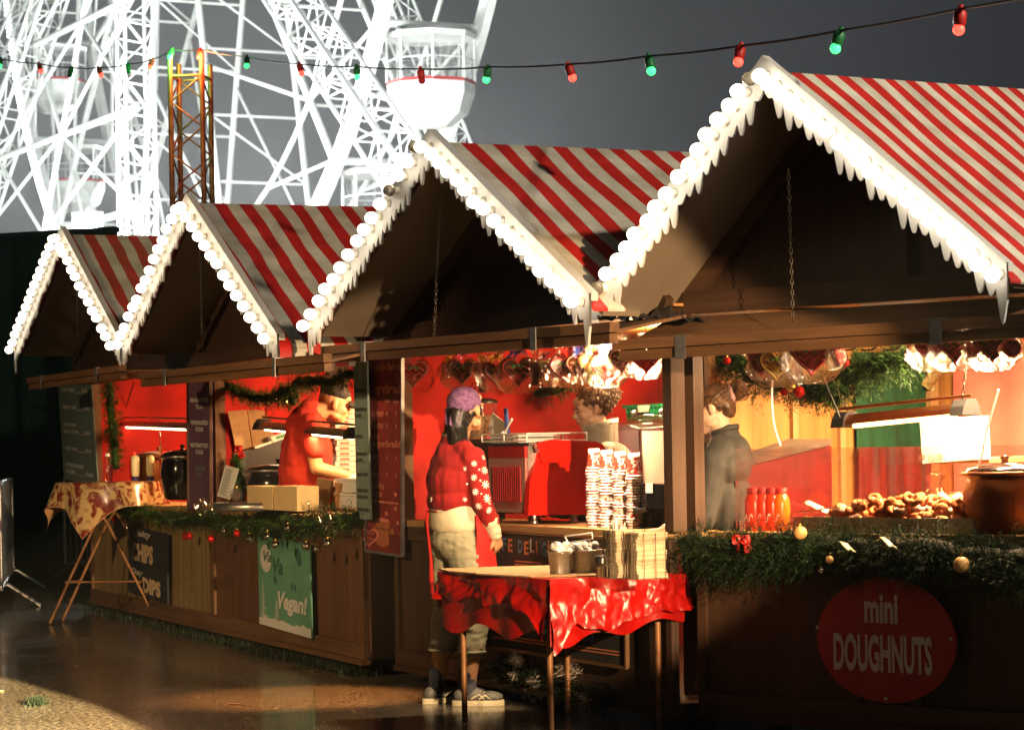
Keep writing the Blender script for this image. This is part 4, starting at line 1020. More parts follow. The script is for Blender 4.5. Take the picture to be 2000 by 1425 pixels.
# allergen card, glass bauble, red bow
B = Board(F3, -.10, (440, 908), (466, 915), (424, 968)); ct = thing('allergen_card', 'white printed card leaning in the garland by the post', 'card', F3, at=B.pt(.5, 1))
mb = MB(); B.slab(mb, .003); mb.build('card', 'paper', ct)
mb = MB()
for i in range(16):
    w_ = .5+.2*math.sin(i*3.1); v_ = .10+i*.052; mb.add([B.pt(.12, v_, .001), B.pt(.12+w_, v_, .001), B.pt(.12+w_, v_+.018, .001), B.pt(.12, v_+.018, .001)], [(3, 2, 1, 0)])
mb.build('print', 'print_dark', ct)
bauble(F3, F3.onY(462, 965, -.16), .045, 'glass', 'large clear glass bauble beside the leaning card')
def bow(F, c, s_, m_, label):
    c = Vector(c); mb = MB()
    for sg in (-1, 1):
        mb.grid(lambda a, b_: c+Vector((sg*s_*math.sin(a*math.pi)*(1.0)*(.6+.4*math.cos((b_-.5)*2)), (b_-.5)*s_*.5, s_*.45*math.sin(a*2*math.pi)+.1*s_)), 10, 3, two=(0, .003, .001))
        mb.grid(lambda a, b_: c+Vector((sg*(.15+a*.55+.12*b_)*s_, .02*a+(b_-.5)*s_*.35, -a*s_*1.1+.03*math.sin(a*9))), 6, 2, two=(0, .003, .001))
    mb.ball(c, s_*.2, 8, 6)
    return solo(mb, 'bow', m_, label, 'bow', F, at=c)
bow(F3, F3.onY(466, 878, -.02), .055, 'ribbon_red', 'red ribbon bow above the leaning card at the post')
garland(F3, smooth_pts([F3.onY(462, 890, -.02), F3.onY(468, 925, -.02), F3.onY(474, 960, -.04), F3.onY(470, 990, -.06)]), .05, 1500, 'little pine sprig with a red bow standing by the post', 35)
# open cardboard lid, packet, steel hood
ob = thing('cardboard_box', 'open brown cardboard box with its lid up beside the kettle', 'box', F3, at=F3.onX(490, 880, .16))
XX = .16
def o3(px, py, x=XX): return F3.onX(px, py, x)
mb = MB(); mb.prism([o3(445, 803), o3(482, 800), o3(492, 872), o3(462, 882)], (-.006, 0, 0)); mb.prism([o3(483.5, 800), o3(516, 801), o3(541, 862), o3(494, 872)], (-.006, 0, 0)); mb.build('lid', 'card_brown', ob)
mb = MB(); a = o3(462, 884); b_ = o3(541, 866); mb.prism([a, b_, o3(541, 900), o3(462, 900)], (-.10, 0, 0)); mb.build('box_body', 'card_brown', ob)
hd_ = thing('griddle_hood', 'dark slanted steel griddle hood behind the black kettle', 'griddle', F3, at=o3(520, 905, .22))
mb = MB(); mb.prism([o3(462, 898, .24), o3(468, 884, .24), o3(568, 850, .24), o3(574, 960, .24), o3(462, 960, .24)], (-.03, 0, 0)); mb.build('hood', 'black_plastic', hd_)
mb = MB(); mb.beam(o3(497, 874, .26), o3(530, 863, .26), .022, .016); mb.build('handle', 'card_white', hd_)
pk = thing('food_packet', 'white packet with a green label lying on the dark hood', 'packet', F3, at=o3(548, 858, .25))
mb = MB(); mb.prism([o3(528, 852, .25), o3(567, 843, .25), o3(568, 851, .25), o3(534, 864, .25)], (-.09, 0, 0)); mb.build('packet', 'card_white', pk)
mb = MB(); mb.add([o3(538, 852, .2515), o3(558, 847, .2515), o3(560, 852, .2515), o3(540, 858, .2515)], [(3, 2, 1, 0)]); mb.build('label', 'crate_green', pk)
# pizza boxes
px_ = F3.onX(656, 921, .34); YB0 = px_.y; zb0 = px_.z
for k in range(13):
    z0 = zb0+k*.0375; j = R.uniform(-.010, .010)
    t = thing('pizza_box', ('pizza box on top of the tall pale stack' if k == 12 else 'pizza box at the bottom of the tall pale stack' if k == 0 else 'pizza box in the middle of the tall pale stack'), 'pizza box', F3, at=(.18+j, YB0+.16, z0), group='stack of pizza boxes')
    mb = MB(); mb.box((.02+j, YB0+j, z0), (.34+j, YB0+.32+j, z0+.033)); mb.build('carton', 'card_white', t)
    mb = MB(); mb.box((.3405+j, YB0+.03, z0+.006), (.342+j, YB0+.10, z0+.024)).box((.3405+j, YB0+.15+j, z0+.022), (.342+j, YB0+.18+j, z0+.033)); mb.build('print', 'print_pink', t)
sv = thing('shelf_unit', 'low steel shelf standing behind the pizza counter', 'shelf', F3, at=(.2, YB0+.16, ZB+.03))
mb = MB(); mb.box((.01, YB0-.05, zb0-.03), (.42, YB0+.40, zb0-.002)); mb.build('shelf', 'steel_brushed', sv)
for x in (.04, .39):
    for y in (YB0-.02, YB0+.37): mb = MB(); mb.tube((x, y, ZB+.03), (x, y, zb0-.031), .015); mb.build('leg', 'steel_brushed', sv)
# leaning card & tubs
lc = thing('cardboard_flap', 'upright piece of pale cardboard leaning by the pizza counter', 'cardboard', F3, at=F3.onY(630, 990, .02))
mb = MB(); mb.prism([F3.onY(620, 932, .02), F3.onY(648, 938, .02), F3.onY(636, 992, .02), F3.onY(609, 990, .02)], (0, .012, 0)); mb.build('flap', 'card_brown', lc)
tb = thing('food_tub', 'stack of pale green food tubs right of the leaning cardboard', 'tub', F3, at=F3.onY(680, 990, .12))
for z0_, z1_ in ((962, 990), (934, 960)):
    mb = MB(); a = F3.onY(655, z1_, .10); b_ = F3.onY(698, z1_, .10); zz_ = F3.onY(655, z0_, .10).z
    mb.box((a.x, .10, a.z), (b_.x, .34, zz_-.018)).box((a.x-.008, .092, zz_-.016), (b_.x+.008, .348, zz_)); mb.build('tub', 'paint_white', tb)
cb = thing('cutting_board', 'flour dusted board under the man\'s hands', 'board', F3, at=F3.onY(690, 935, .42))
mb = MB(); a = F3.onY(640, 940, .42); mb.box((a.x, .40, a.z-.03), (a.x+.62, .75, a.z)); mb.build('board', 'card_white', cb)
mb = MB(); mb.box((a.x+.02, .42, ZC), (a.x+.60, .73, a.z-.031)); mb.build('crate', 'card_brown', cb)
db = MB(); db.ball(Vector((a.x+.40, .52, a.z+.02)), (.09, .09, .03), 16, 8); solo(db, 'pizza_dough', 'card_white', 'flattened ball of pizza dough on the board by the man', 'dough', F3, at=(a.x+.40, .52, a.z))
# ================================================================ coffee stall
t, B = sign(F2, -.05, (716, 690), (787, 688), (717, 1075), 'gingerbread_banner', 'sign_maroon', 'tall dark red gingerbread price banner at the left of the coffee stall', 'banner',
     [('Freshly Baked', .10, .085, .052, 0.84, 'print_pink', 'LEFT', .1, .0015), ('Gingerbread', .06, .200, .066, 0.88, 'print_pink', 'LEFT', .1, .004), ('Small', .52, .245, .022, 0.14, 'print_pink'), ('Large', .74, .245, .022, 0.16, 'print_pink'),
      ('Xmas Heart', .05, .315, .048, 0.44, 'print_pink', 'LEFT', 0, .0008), ('Gingerman', .05, .375, .048, 0.42, 'print_pink', 'LEFT', 0, .0008), ('Mix Bags', .05, .430, .048, 0.32, 'print_pink', 'LEFT', 0, .0008), ('Gingerbread', .05, .468, .048, 0.88, 'print_pink', 'LEFT', 0, .0008), ('Cookie', .05, .533, .048, 0.26, 'print_pink', 'LEFT', 0, .0008),
      ('Brownie', .05, .620, .048, 0.29, 'print_pink', 'LEFT', 0, .0008), ('Belgian Hot', .05, .680, .048, 0.44, 'print_pink', 'LEFT', 0, .0008), ('Chocolate', .05, .718, .048, 0.38, 'print_pink', 'LEFT', 0, .0008), ('Topped with marshmallows and whipped cream', .05, .748, .016, 0.84, 'print_pink')]
     + [('€', .55, v, .024, .05, 'print_pink') for v in (.31, .37, .45, .53, .615)]+[('€', .80, v, .024, .05, 'print_pink') for v in (.31, .37, .45, .53, .615)], frame='steel_galv')
def oval(mb, B, u, v, ru, rv, off=.0015, n=22):
    mb.add([B.pt(u+ru*math.cos(a), v+rv*math.sin(a), off) for a in [2*math.pi*k/n for k in range(n)]], [tuple(reversed(range(n)))])
mb = MB(); oval(mb, B, .45, .855, .20, .030); oval(mb, B, .44, .92, .22, .050); oval(mb, B, .22, .90, .06, .03); oval(mb, B, .70, .90, .06, .03); mb.build('gingerbread_print', 'print_brown', t)
mb = MB()
hp = []
for k in range(40):
    a = 2*math.pi*k/40; hp.append((16*math.sin(a)**3/17, -(13*math.cos(a)-5*math.cos(2*a)-2*math.cos(3*a)-math.cos(4*a))/17))
mb.add([B.pt(.06+.30*x, .925+.058*y, .0022) for x, y in hp], [tuple(reversed(range(40)))]); mb.build('heart_border_print', 'print_pink', t)
mb = MB(); mb.add([B.pt(.06+.24*x, .925+.045*y, .0030) for x, y in hp], [tuple(reversed(range(40)))]); mb.build('heart_print', 'sign_maroon', t)
mb = MB(); text_mb(mb, 'Fröhlich', B.fn(.02, .915, .0036), .024*B.h, width=.2*B.w); text_mb(mb, 'Weihnacht', B.fn(.02, .94, .0036), .022*B.h, width=.2*B.w); oval(mb, B, .46, .835, .17, .010, .0022)
for (u, v) in ((.80, .77), (.86, .84), (.80, .70), (.55, .80), (.92, .90)): mb.add([B.pt(u+.05*math.cos(a+u*9), v+.013*math.sin(a+u*9), .0022) for a in (.8, 2.4, 3.9, 5.5)], [(3, 2, 1, 0)])
mb.build('icing_print', 'print_pink', t)
mb = MB(); mb.add([B.pt(.60, .90, .0026), B.pt(.99, .895, .0026), B.pt(.93, .985, .0026), B.pt(.66, .985, .0026)], [(3, 2, 1, 0)]); mb.build('mug_print', 'print_darkred', t)
# wide jamb board between the coffee stall and the doughnut stall
FC = Frame((.868, 12.33), math.radians(-20)); jb = thing('corner_post', 'broad brown corner post between the coffee and doughnut stalls', 'post', FC)
mb = MB(); mb.box((-.062, 0, 0), (.005, .09, 1.94)); mb.build('post', 'wood_dark_z', jb)
mb = MB(); mb.box((.006, .012, 0), (.062, .10, 1.94)); mb.build('board', 'wood_dark_z', jb)
# chalkboard on the front
t, B = sign(F2, -.045, (950, 1036), (1224, 1052), (952, 1262), 'chalkboard', 'chalkboard', 'black chalkboard on the stall front with coloured chalk words behind the table', 'chalkboard', [], frame='wood_x')
cs = ['chalk_white', 'chalk_orange', 'chalk_blue', 'chalk_orange']
for k, (word, u0, v, hh, st_) in enumerate((('CAFE', .03, .165, .15, .046), ('DELiGHTS', .245, .165, .15, .044))):
    mbs = {c: MB() for c in cs}
    for i, ch in enumerate(word):
        text_mb(mbs[cs[(i+k*2) % 4]], ch, B.fn(u0+i*st_, v+.012*math.sin(i*2)), hh*B.h, 1, bold=.003, width=(.013 if ch == 'i' else .034)*B.w)
    for c in set(cs):
        if mbs[c].v: mbs[c].build('chalk_lettering', c, t)
mb = MB(); text_mb(mb, 'HOT DRiNKS', B.fn(.10, .83), .19*B.h, 1, bold=.004, width=.68*B.w); mb.build('chalk_lettering', 'chalk_blue', t)
mb = MB()
for v, u0, u1 in ((.235, .22, .42), (.262, .22, .40), (.88, .2, .95), (.905, .05, .95)): mb.add([B.pt(u0, v, .003), B.pt(u1, v, .003), B.pt(u1, v+.011, .003), B.pt(u0, v+.011, .003)], [(3, 2, 1, 0)])
mb.build('chalk_underline', 'chalk_orange', t)
# hanging hearts in cellophane
def heart_poly(s_, n=32):
    out = []
    for k in range(n):
        a = 2*math.pi*k/n; out.append((16*math.sin(a)**3/17*s_*.5, (13*math.cos(a)-5*math.cos(2*a)-2*math.cos(3*a)-math.cos(4*a)+2.5)/17*s_*.5))
    return out
def heart(F, px, py, y, wpx, cookie, icing, ribbon, label, yaw=0, shape='heart', group='gingerbread hearts in cellophane'):
    c = F.onY(px, py, y); D = (F.w(c)-Vector((0, 0, H))).length; s_ = wpx/FPX*D
    t = thing('gingerbread_heart' if shape == 'heart' else 'wrapped_cookie', label, 'gingerbread', F, at=c, group=group)
    M = Matrix.Rotation(math.radians(yaw)+(-F.a)*1.0, 3, 'Z')   # turn to face the walkway
    P = heart_poly(s_*.86) if shape == 'heart' else [(s_*.40*math.cos(a), s_*.40*math.sin(a)) for a in [2*math.pi*k/24 for k in range(24)]]
    n = len(P); th = .014; r = random.Random(int(px))
    def ring(sc_, y_): return [c+M@Vector((x*sc_, y_, z*sc_)) for x, z in P]
    mb = MB(); R_ = [ring(.80, -th), ring(.96, -th*.8), ring(1, 0), ring(.96, th*.8), ring(.8, th)]; vs = sum(R_, [])
    mb.add(vs, [(i*n+j, (i+1)*n+j, (i+1)*n+(j+1) % n, i*n+(j+1) % n) for i in range(4) for j in range(n)], True); mb.add(R_[0], [tuple(range(n))]); mb.add(R_[-1], [tuple(reversed(range(n)))])
    mb.build('cookie', cookie, t)
    mb = MB(); q = ring(.86, -th-.002); mb.path(q+[q[0]], .0030, 5, cap=False)
    for k in range(6):
        a = math.pi*k/6; d = M@Vector((math.cos(a), 0, math.sin(a)))*s_*.10; o = c+M@Vector((.0, -th-.002, -.12*s_)); mb.tube(o-d, o+d, .0018, n=4)
    for k in range(2):
        mb.path([c+M@Vector((s_*(-.25+.5*i/8), -th-.002, s_*(.12-.13*k)+.01*math.sin(i*2.2+k))) for i in range(9)], .003, 4)
    mb.build('icing', icing if icing != 'icing_white' else 'print_pink', t)
    if ribbon != 'ribbon_red' or group.startswith('gingerbread'):
        mb = MB()
        for k in range(3): mb.ball(c+M@Vector((s_*.10*(k-1), -th-.002, s_*(.14+.03*(k % 2)))), (s_*.055, .003, s_*.035), 8, 6, M)
        mb.build('icing_leaf', 'icing_green', t)
    # crinkled bag gathered at the top
    mb = MB(); nn = 30
    def bag(a, b_):
        an = a*2*math.pi; zz = -.60+b_*1.55; w_ = math.sin(min(1, (b_*1.18+.10))*math.pi)**.55 if b_ < .72 else .28+.5*abs(b_-.80)*2
        w_ = max(.16, w_); cr_ = 1+.10*math.sin(an*7+b_*9+px)+.06*math.sin(an*13+b_*5)
        return c+M@Vector((math.cos(an)*s_*.56*w_*cr_, math.sin(an)*.030*w_*cr_*1.3, zz*s_*.80))
    mb.grid(bag, nn, 12); mb.build('cellophane_bag', 'cellophane', t)
    mb = MB(); top = c+Vector((0, 0, s_*.46))
    for k in range(26):
        d = M@Vector((r.gauss(0, 1), r.gauss(0, .8), r.gauss(.25, .8))); d = d.normalized()*s_*r.uniform(.14, .30)
        e_ = d.cross(Vector((r.random(), r.random(), r.random()))).normalized()*.0045
        mid = top+d*.6+Vector((0, 0, .012)); mb.add([top-e_, top+e_, mid+e_, mid-e_, top+d+e_*.6, top+d-e_*.6], [(0, 1, 2, 3), (3, 2, 4, 5)])
    mb.build('ribbon', ribbon, t)
    mb = MB(); mb.tube(top, top+Vector((0, 0, max(.02, 1.925-top.z))), .0015, n=4); mb.build('string', 'ribbon_red', t)
    return t
G, GR, GA = 'gingerbread', 'gingerbread_red', 'gingerbread_amber'
HS = [(808, 730, 52, GR, 'icing_white', 'ribbon_pink', 5, 'first gingerbread heart from the left, alone beside the price banner'),
      (903, 728, 50, G, 'icing_white', 'ribbon_pink', 0, 'very dark heart hanging above the customer\'s bandana'),
      (970, 732, 48, G, 'icing_red', 'ribbon_yellow', 10, 'red rimmed heart right of the little brown cookie bag'),
      (1012, 728, 58, G, 'icing_red', 'ribbon_blue', -5, 'large dark heart with a navy ribbon in the middle of the row'),
      (1101, 722, 50, G, 'icing_red', 'ribbon_red', 5, 'dark heart with red icing edge above the coffee machine'),
      (1133, 718, 48, G, 'icing_white', 'ribbon_blue', -20, 'narrow turned heart just left of the yellow edged one'),
      (1156, 716, 46, GA, 'icing_yellow', 'ribbon_yellow', 15, 'heart with a bright yellow icing edge above the barista'),
      (1184, 720, 54, G, 'icing_red', 'ribbon_purple', -5, 'big red edged heart directly above the barista\'s curls'),
      (1214, 706, 48, G, 'icing_white', 'ribbon_purple', 10, 'heart with white icing right of the barista, under the beam end'),
      (1262, 706, 50, GR, 'icing_red', 'ribbon_red', 0, 'heart hanging at the right end above the green crate')]
for i, (px, py, wd, ck, ic, rb_, yw, lb) in enumerate(HS): heart(F2, px, py, .03+.02*(i % 2), wd*1.45, ck, ic, rb_, lb, yw)
for (px, py, wd, ck, ic, rb_, lb) in ((878, 722, 30, G, 'icing_white', 'ribbon_yellow', 'small round cookie in cellophane left of the darkest heart'), (943, 722, 30, GA, 'icing_white', 'ribbon_yellow', 'small amber cookie bag between two hearts'), (1062, 722, 34, GA, 'icing_yellow', 'ribbon_pink', 'round amber cookie bag left of the dark heart with red icing'), (1080, 735, 30, GR, 'icing_white', 'ribbon_red', 'little red wrapped cookie tucked under the round amber one')):
    heart(F2, px, py, .09, wd*1.4, ck, ic, rb_, lb, 0, 'round', 'small wrapped cookies')
for px, py, lb in ((942, 744, 'narrow wrapped gingerbread stick hanging above the customer'), (1045, 730, 'narrow pale wrapped stick beside the large dark heart')):
    c = F2.onY(px, py, .03); t = thing('wrapped_cookie', lb, 'gingerbread', F2, at=c, group='small wrapped cookies')
    mb = MB(); mb.cbox(c, (.018, .03, .12)); mb.build('cookie', G, t); mb = MB(); mb.lathe([(.030, -.07), (.028, 0), (.030, .07), (.012, .09), (.030, .13)], c, 12, cap=False); mb.build('cellophane_bag', 'cellophane', t)
garland(F2, smooth_pts([F2.onY(835, 708, .9), F2.onY(880, 730, .9), F2.onY(940, 740, .9), F2.onY(1000, 752, .9), F2.onY(1040, 765, .9), F2.onY(1085, 762, .9), F2.onY(1110, 745, .9), F2.onY(1145, 735, .9)]), .085, 6500, 'green pine garland looped behind the hanging hearts', 41)
garland(F2, smooth_pts([F2.onY(840, 702, .35), F2.onY(862, 712, .35), F2.onY(885, 722, .35)]), .07, 2600, 'short bright green garland right of the first heart', 42)
bauble(F2, F2.onY(1060, 744, .75), .022, 'bauble_gold', 'small gold bauble low among the hanging hearts')
bauble(F2, F2.onY(1068, 738, .75), .018, 'bauble_gold', 'tiny gold bauble touching the small gold one among the hearts')
# espresso machine
cx = F2.onZ(1032, 1024, ZC); XR = cx.x; Yf = cx.y
print('ESP', cx, F2.onZ(1170, 1024, ZC))
BK = F2.onX(1168, 1000, XR).y; XL = F2.onY(944, 1000, Yf).x
def sidez(px, py): q = F2.onX(px, py, XR); return (q.y, q.z)
em = thing('espresso_machine', 'large glossy red espresso machine on the counter', 'espresso machine', F2, at=((XL+XR)/2, (Yf+BK)/2, ZC))
pr = [sidez(*p) for p in ((1032, 1006), (1035, 940), (1046, 900), (1048, 884), (1060, 880), (1160, 884), (1162, 940), (1150, 1004))]
mb = MB(); mb.prism([(XR-.05, y, z) for y, z in pr], (.05, 0, 0)); mb.build('side_panel', 'red_gloss', em)
mb = MB(); mb.prism([(XL, y, z) for y, z in pr], (.05, 0, 0)); mb.build('side_panel', 'red_gloss', em)
pr2 = [sidez(*p) for p in ((1050, 882), (1046, 872), (1052, 862), (1075, 858), (1160, 862), (1174, 868), (1180, 878), (1172, 890), (1120, 902), (1056, 904))]
mb = MB(); mb.prism([(XR-.02, y-.001, z) for y, z in pr2], (.045, 0, 0)); mb.build('shoulder', 'red_gloss', em)
mb = MB(); mb.prism([(XL-.025, y-.001, z) for y, z in pr2], (.045, 0, 0)); mb.build('shoulder', 'red_gloss', em)
zb, zt_ = pr[0][1], sidez(1050, 862)[1]
ybk = BK-.06
mb = MB(); mb.box((XL+.051, Yf+.03, zb+.01), (XR-.051, ybk, zt_-.02)); mb.build('chassis', 'steel_brushed', em)
mb = MB(); mb.box((XL+.051, Yf+.012, zb+.012), (XR-.052, Yf+.028, zt_-.085))
mb.mi = 1
for i in range(13):
    x = XL+.11+i*(XR-XL-.2)/13; mb.box((x, Yf+.006, zb+.07), (x+.012, Yf+.0115, zt_-.13))
text_mb(mb, 'GRAN CREMA', lambda x, y: Vector((XL+.10+x, Yf+.005, zb+.035+y)), .05, 1.0)
mb.build('back_panel', ['panel_pink_reflect', 'sign_red'], em)
mb = MB(); mb.box((XL+.051, Yf+.010, zt_-.083), (XR-.0525, Yf+.029, zt_-.022)); mb.build('top_panel', 'sign_red', em)
zr = F2.onX(1052, 846, XR).z
mb = MB()
for z in (zt_+.004, zr):
    for a, c in (((XL, Yf), (XR, Yf)), ((XR, Yf), (XR, ybk)), ((XR, ybk), (XL, ybk)), ((XL, ybk), (XL, Yf))): mb.tube((a[0], a[1], z), (c[0], c[1], z), .004, n=6)
for x in (XL, XR, (XL+XR)/2):
    for y in (Yf, ybk): mb.tube((x, y, zt_), (x, y, zr), .004, n=6)
mb.build('cup_rail', 'paint_white', em)
mb = MB()
mb.add([(XL, Yf, zt_), (XR, Yf, zt_), (XR, Yf, zr), (XL, Yf, zr)], [(0, 1, 2, 3)]).add([(XR, Yf, zt_), (XR, ybk, zt_), (XR, ybk, zr), (XR, Yf, zr)], [(0, 1, 2, 3)])
mb.build('cup_guard', 'glass', em)
mb = MB(); mb.box((XL+.02, Yf+.02, zt_-.018), (XR-.02, ybk-.01, zt_-.006)); mb.build('cup_tray', 'steel', em)
for x in (XL+.05, XR-.05):
    for y in (Yf+.06, ybk-.06): mb = MB(); mb.lathe([(.022, ZC+.001), (.026, ZC+.01), (.018, ZC+.02), (.018, zb)], (x, y, 0), 12); mb.build('foot', 'steel', em)
mb = MB(); mb.box((XL+.06, ybk+.001, zb+.05), (XR-.06, ybk+.012, zt_-.12)); mb.build('group_panel', 'black_plastic', em)
for x in (XL+.18, XR-.16):
    mb = MB(); mb.lathe([(.035, zt_-.20), (.035, zt_-.13)], (x, ybk+.05, 0), 14).tube((x, ybk+.05, zt_-.185), (x, ybk+.20, zt_-.20), .014); mb.build('portafilter', 'black_plastic', em)
# things on top of the machine: plastic box of lids, tray
bx = thing('lid_box', 'white box of cup lids on top of the espresso machine', 'box', F2, at=(XR-.28, Yf+.12, zt_))
mb = MB(); mb.box((XR-.55, Yf+.05, zt_-.004), (XR-.20, Yf+.26, zt_+.035)).box((XR-.56, Yf+.04, zt_+.037), (XR-.19, Yf+.27, zt_+.045)); mb.build('box_body', 'paint_white', bx)
pp = Board(F2, Yf+.18, (962, 806), (990, 828), (952, 842)); pt = thing('paper_sheet', 'tilted white order sheet propped above the espresso machine', 'paper', F2, at=pp.pt(.5, 1))
mb = MB(); pp.slab(mb, .004); mb.build('sheet', 'paper', pt)
mb = MB(); a = F2.onY(992, 846, Yf+.15); b_ = F2.onY(988, 801, Yf+.15); mb.tube(a, b_, .013, n=14); mb.ball(b_, .013)
solo(mb, 'blue_marker', 'blue_plastic', 'fat blue handle standing up behind the coffee machine rail', 'tool', F2, at=a)
mb = MB(); a = F2.onY(984, 848, Yf+.10); b_ = F2.onY(1000, 818, Yf+.10); mb.tube(a, b_, .005, .007, n=8); mb.lathe([(.02, 0), (.018, .02), (.004, .03)], a+Vector((0, 0, -.01)), 10); solo(mb, 'brush', 'paint_white', 'small white brush beside the blue handle', 'brush', F2, at=a)
# grinder
gx = F2.onZ(938, 1024, ZC); gx = Vector((XL-.20, Yf+.20, ZC)); q = F2.loc(at_D(938, 900, 0.1)*1)
def at_y(px, y): return F2.onY(px, 900, y).x
gx.x = at_y(934, gx.y); gz = F2.onY(934, 850, gx.y).z; gt = F2.onY(934, 783, gx.y).z
gr = thing('coffee_grinder', 'coffee grinder with a hopper of beans behind the customer\'s face', 'coffee grinder', F2, at=gx)
mb = MB(); mb.box((gx.x-.09, gx.y-.10, ZC+.001), (gx.x+.09, gx.y+.12, gz-.02)); mb.build('body', 'black_gloss', gr)
mb = MB(); mb.lathe([(.045, gz-.02), (.10, gz+.08), (.112, gt-.03), (.112, gt-.012)], (gx.x, gx.y, 0), 28, cap=False); mb.build('hopper', 'glass', gr)
mb = MB(); mb.lathe([(.040, gz-.018), (.094, gz+.08), (.098, gz+.11), (.01, gz+.118)], (gx.x, gx.y, 0), 24); mb.build('beans', 'coffee_beans', gr)
mb = MB(); mb.lathe([(.118, gt-.012), (.118, gt), (.09, gt+.012), (.02, gt+.018)], (gx.x, gx.y, 0), 24); mb.build('lid', 'black_plastic', gr)
# stacks of upturned paper cups
cupd = .019
for i, (px, w_, lb) in enumerate(((1161, 0, 'leftmost'), (1186, 0, 'second from left'), (1213, -.02, 'third from left'), (1240, .03, 'rightmost'))):
    c = F2.onZ(px, 1030, ZC); c.y = .085+.015*i; c.x = F2.onY(px, 1026, c.y).x; c.z = ZC
    n = 20
    zt__ = F2.onY(px, 876+3*i, c.y).z; step = (zt__-.10-ZC)/(n-1)
    for k in range(n):
        z = ZC+.001+k*step
        lab = 'patterned paper cup on top of the %s cup stack' % lb if k == n-1 else 'one of the nested upturned paper cups in the %s stack' % lb
        t = bpy.data.objects.new('paper_cup', None) if 0 else None
        key = 'cup_top' if k == n-1 else 'cup_low'
        if key not in bulb_me:
            mb = MB(); hh = .10
            if key == 'cup_top': mb.mi = 1; mb.lathe([(.039, 0), (.041, .004), (.039, .008)], (0, 0, 0), 20); mb.mi = 0; mb.lathe([(.0375, .009), (.030, .080)], (0, 0, 0), 20, cap=False); mb.mi = 1; mb.lathe([(.030, .081), (.0285, hh), (.026, hh), (.026, hh-.008), (.001, hh-.008)], (0, 0, 0), 20)
            else: mb.mi = 1; mb.lathe([(.0385, 0), (.041, .003), (.041, .006), (.0385, .009)], (0, 0, 0), 20, cap=False); mb.mi = 0; mb.lathe([(.0384, .0091), (.0350, .030)], (0, 0, 0), 20, cap=False)
            bulb_me[key] = mb.mesh('paper_cup', ['cup_red', 'cup_white'])
        o = bpy.data.objects.new('paper_cup', bulb_me[key]); COL.objects.link(o); o.location = F2.w((c.x+.0025*math.sin(k*1.7+i), c.y+.0025*math.cos(k*1.3), z)); o.rotation_euler = (R.uniform(-.02, .02), R.uniform(-.02, .02), k)
        tag(o, lab, 'paper cup', 'nested paper cups in the %s stack' % lb)
# juice dispenser
c = F2.onZ(1243, 1036, ZC); dy = .16; xl = F2.onY(1200, 1000, dy).x; xr = F2.onY(1252, 1000, dy).x; x2 = F2.onY(1305, 1000, dy).x
z0, z1, zt_ = F2.onY(1250, 945, dy).z, F2.onY(1240, 828, dy).z, F2.onY(1240, 818, dy).z
dp = thing('drink_dispenser', 'clear drink dispenser with a creamy drink above its black base', 'drink dispenser', F2, at=((xl+x2)/2, dy+.1, ZC))
mb = MB(); mb.box((xl-.02, dy-.02, ZC+.10), (x2+.02, dy+.30, z0)).box((xl+.0, dy+.04, ZC+.001), (x2, dy+.28, ZC+.099)); mb.build('base', 'black_gloss', dp)
mb = MB(); mb.cbox(((xr+x2)/2, dy-.025, ZC+.20), (.07, .004, .05)); mb.build('label', 'paper', dp)
mb = MB(); mb.path(smooth_pts([(xr-.04, dy-.022, z0-.06), (xr-.03, dy-.04, ZC+.14), (xr+.04, dy-.045, ZC+.09), (xr+.12, dy-.03, ZC+.10)]), .012, 8); mb.build('spout', 'black_plastic', dp)
for (a, b__, m_) in ((xl, xr-.01, None), (xr+.01, x2, 'cream_drink')):
    mb = MB(); 
    for (p, q) in (((a, dy), (b__, dy)), ((b__, dy), (b__, dy+.27)), ((b__, dy+.27), (a, dy+.27)), ((a, dy+.27), (a, dy))):
        mb.add([(p[0], p[1], z0+.002), (q[0], q[1], z0+.002), (q[0], q[1], z1), (p[0], p[1], z1)], [(0, 1, 2, 3)])
    mb.build('tank', 'glass', dp)
    mb = MB(); mb.box((a-.012, dy-.012, z1+.001), (b__+.012, dy+.282, z1+.014)); mb.ball(((a+b__)/2, dy+.13, z1+.014), ((b__-a)*.45, .12, .035), 16, 8); mb.build('lid', 'plastic_clear', dp)
    mb = MB(); mb.ball(((a+b__)/2, dy+.05, z1+.055), .018); mb.build('knob', 'steel', dp)
    if m_: mb = MB(); mb.box((a+.006, dy+.006, z0+.004), (b__-.006, dy+.262, z1-.035)); mb.build('drink', m_, dp)
# green crate and dark shelf behind
yb = 1.35
sh = thing('back_shelf', 'dark shelving at the back right corner of the coffee stall', 'shelf', F2, at=F2.onY(1258, 830, yb))
mb = MB(); a, b_ = F2.onY(1222, 720, yb), F2.onY(1350, 828, yb)
mb.box((a.x, yb+.25, ZC-.2), (b_.x, yb+.27, a.z+.1)); mb.build('back', 'black_plastic', sh)
mb = MB(); mb.box((a.x, yb-.12, b_.z-.03), (b_.x, yb+.249, b_.z)); mb.build('shelf', 'wood_dark_x', sh)
cr_ = thing('plastic_crate', 'green plastic crate with triangular holes on the back shelf', 'crate', F2, at=F2.onY(1258, 828, yb))
x0 = F2.onY(1222, 800, yb-.1).x; x1 = x0+.42; z0 = b_.z+.001; zt_ = F2.onY(1240, 790, yb-.1).z
mb = MB()
for y in (yb-.10, yb+.19):
    mb.prism([(x0+.02, y, z0), (x1-.02, y, z0), (x1, y, zt_-.02), (x0, y, zt_-.02)], (0, .012, 0))
for x in (x0+.01, x1-.022): mb.box((x, yb-.087, z0), (x+.012, yb+.189, zt_-.02))
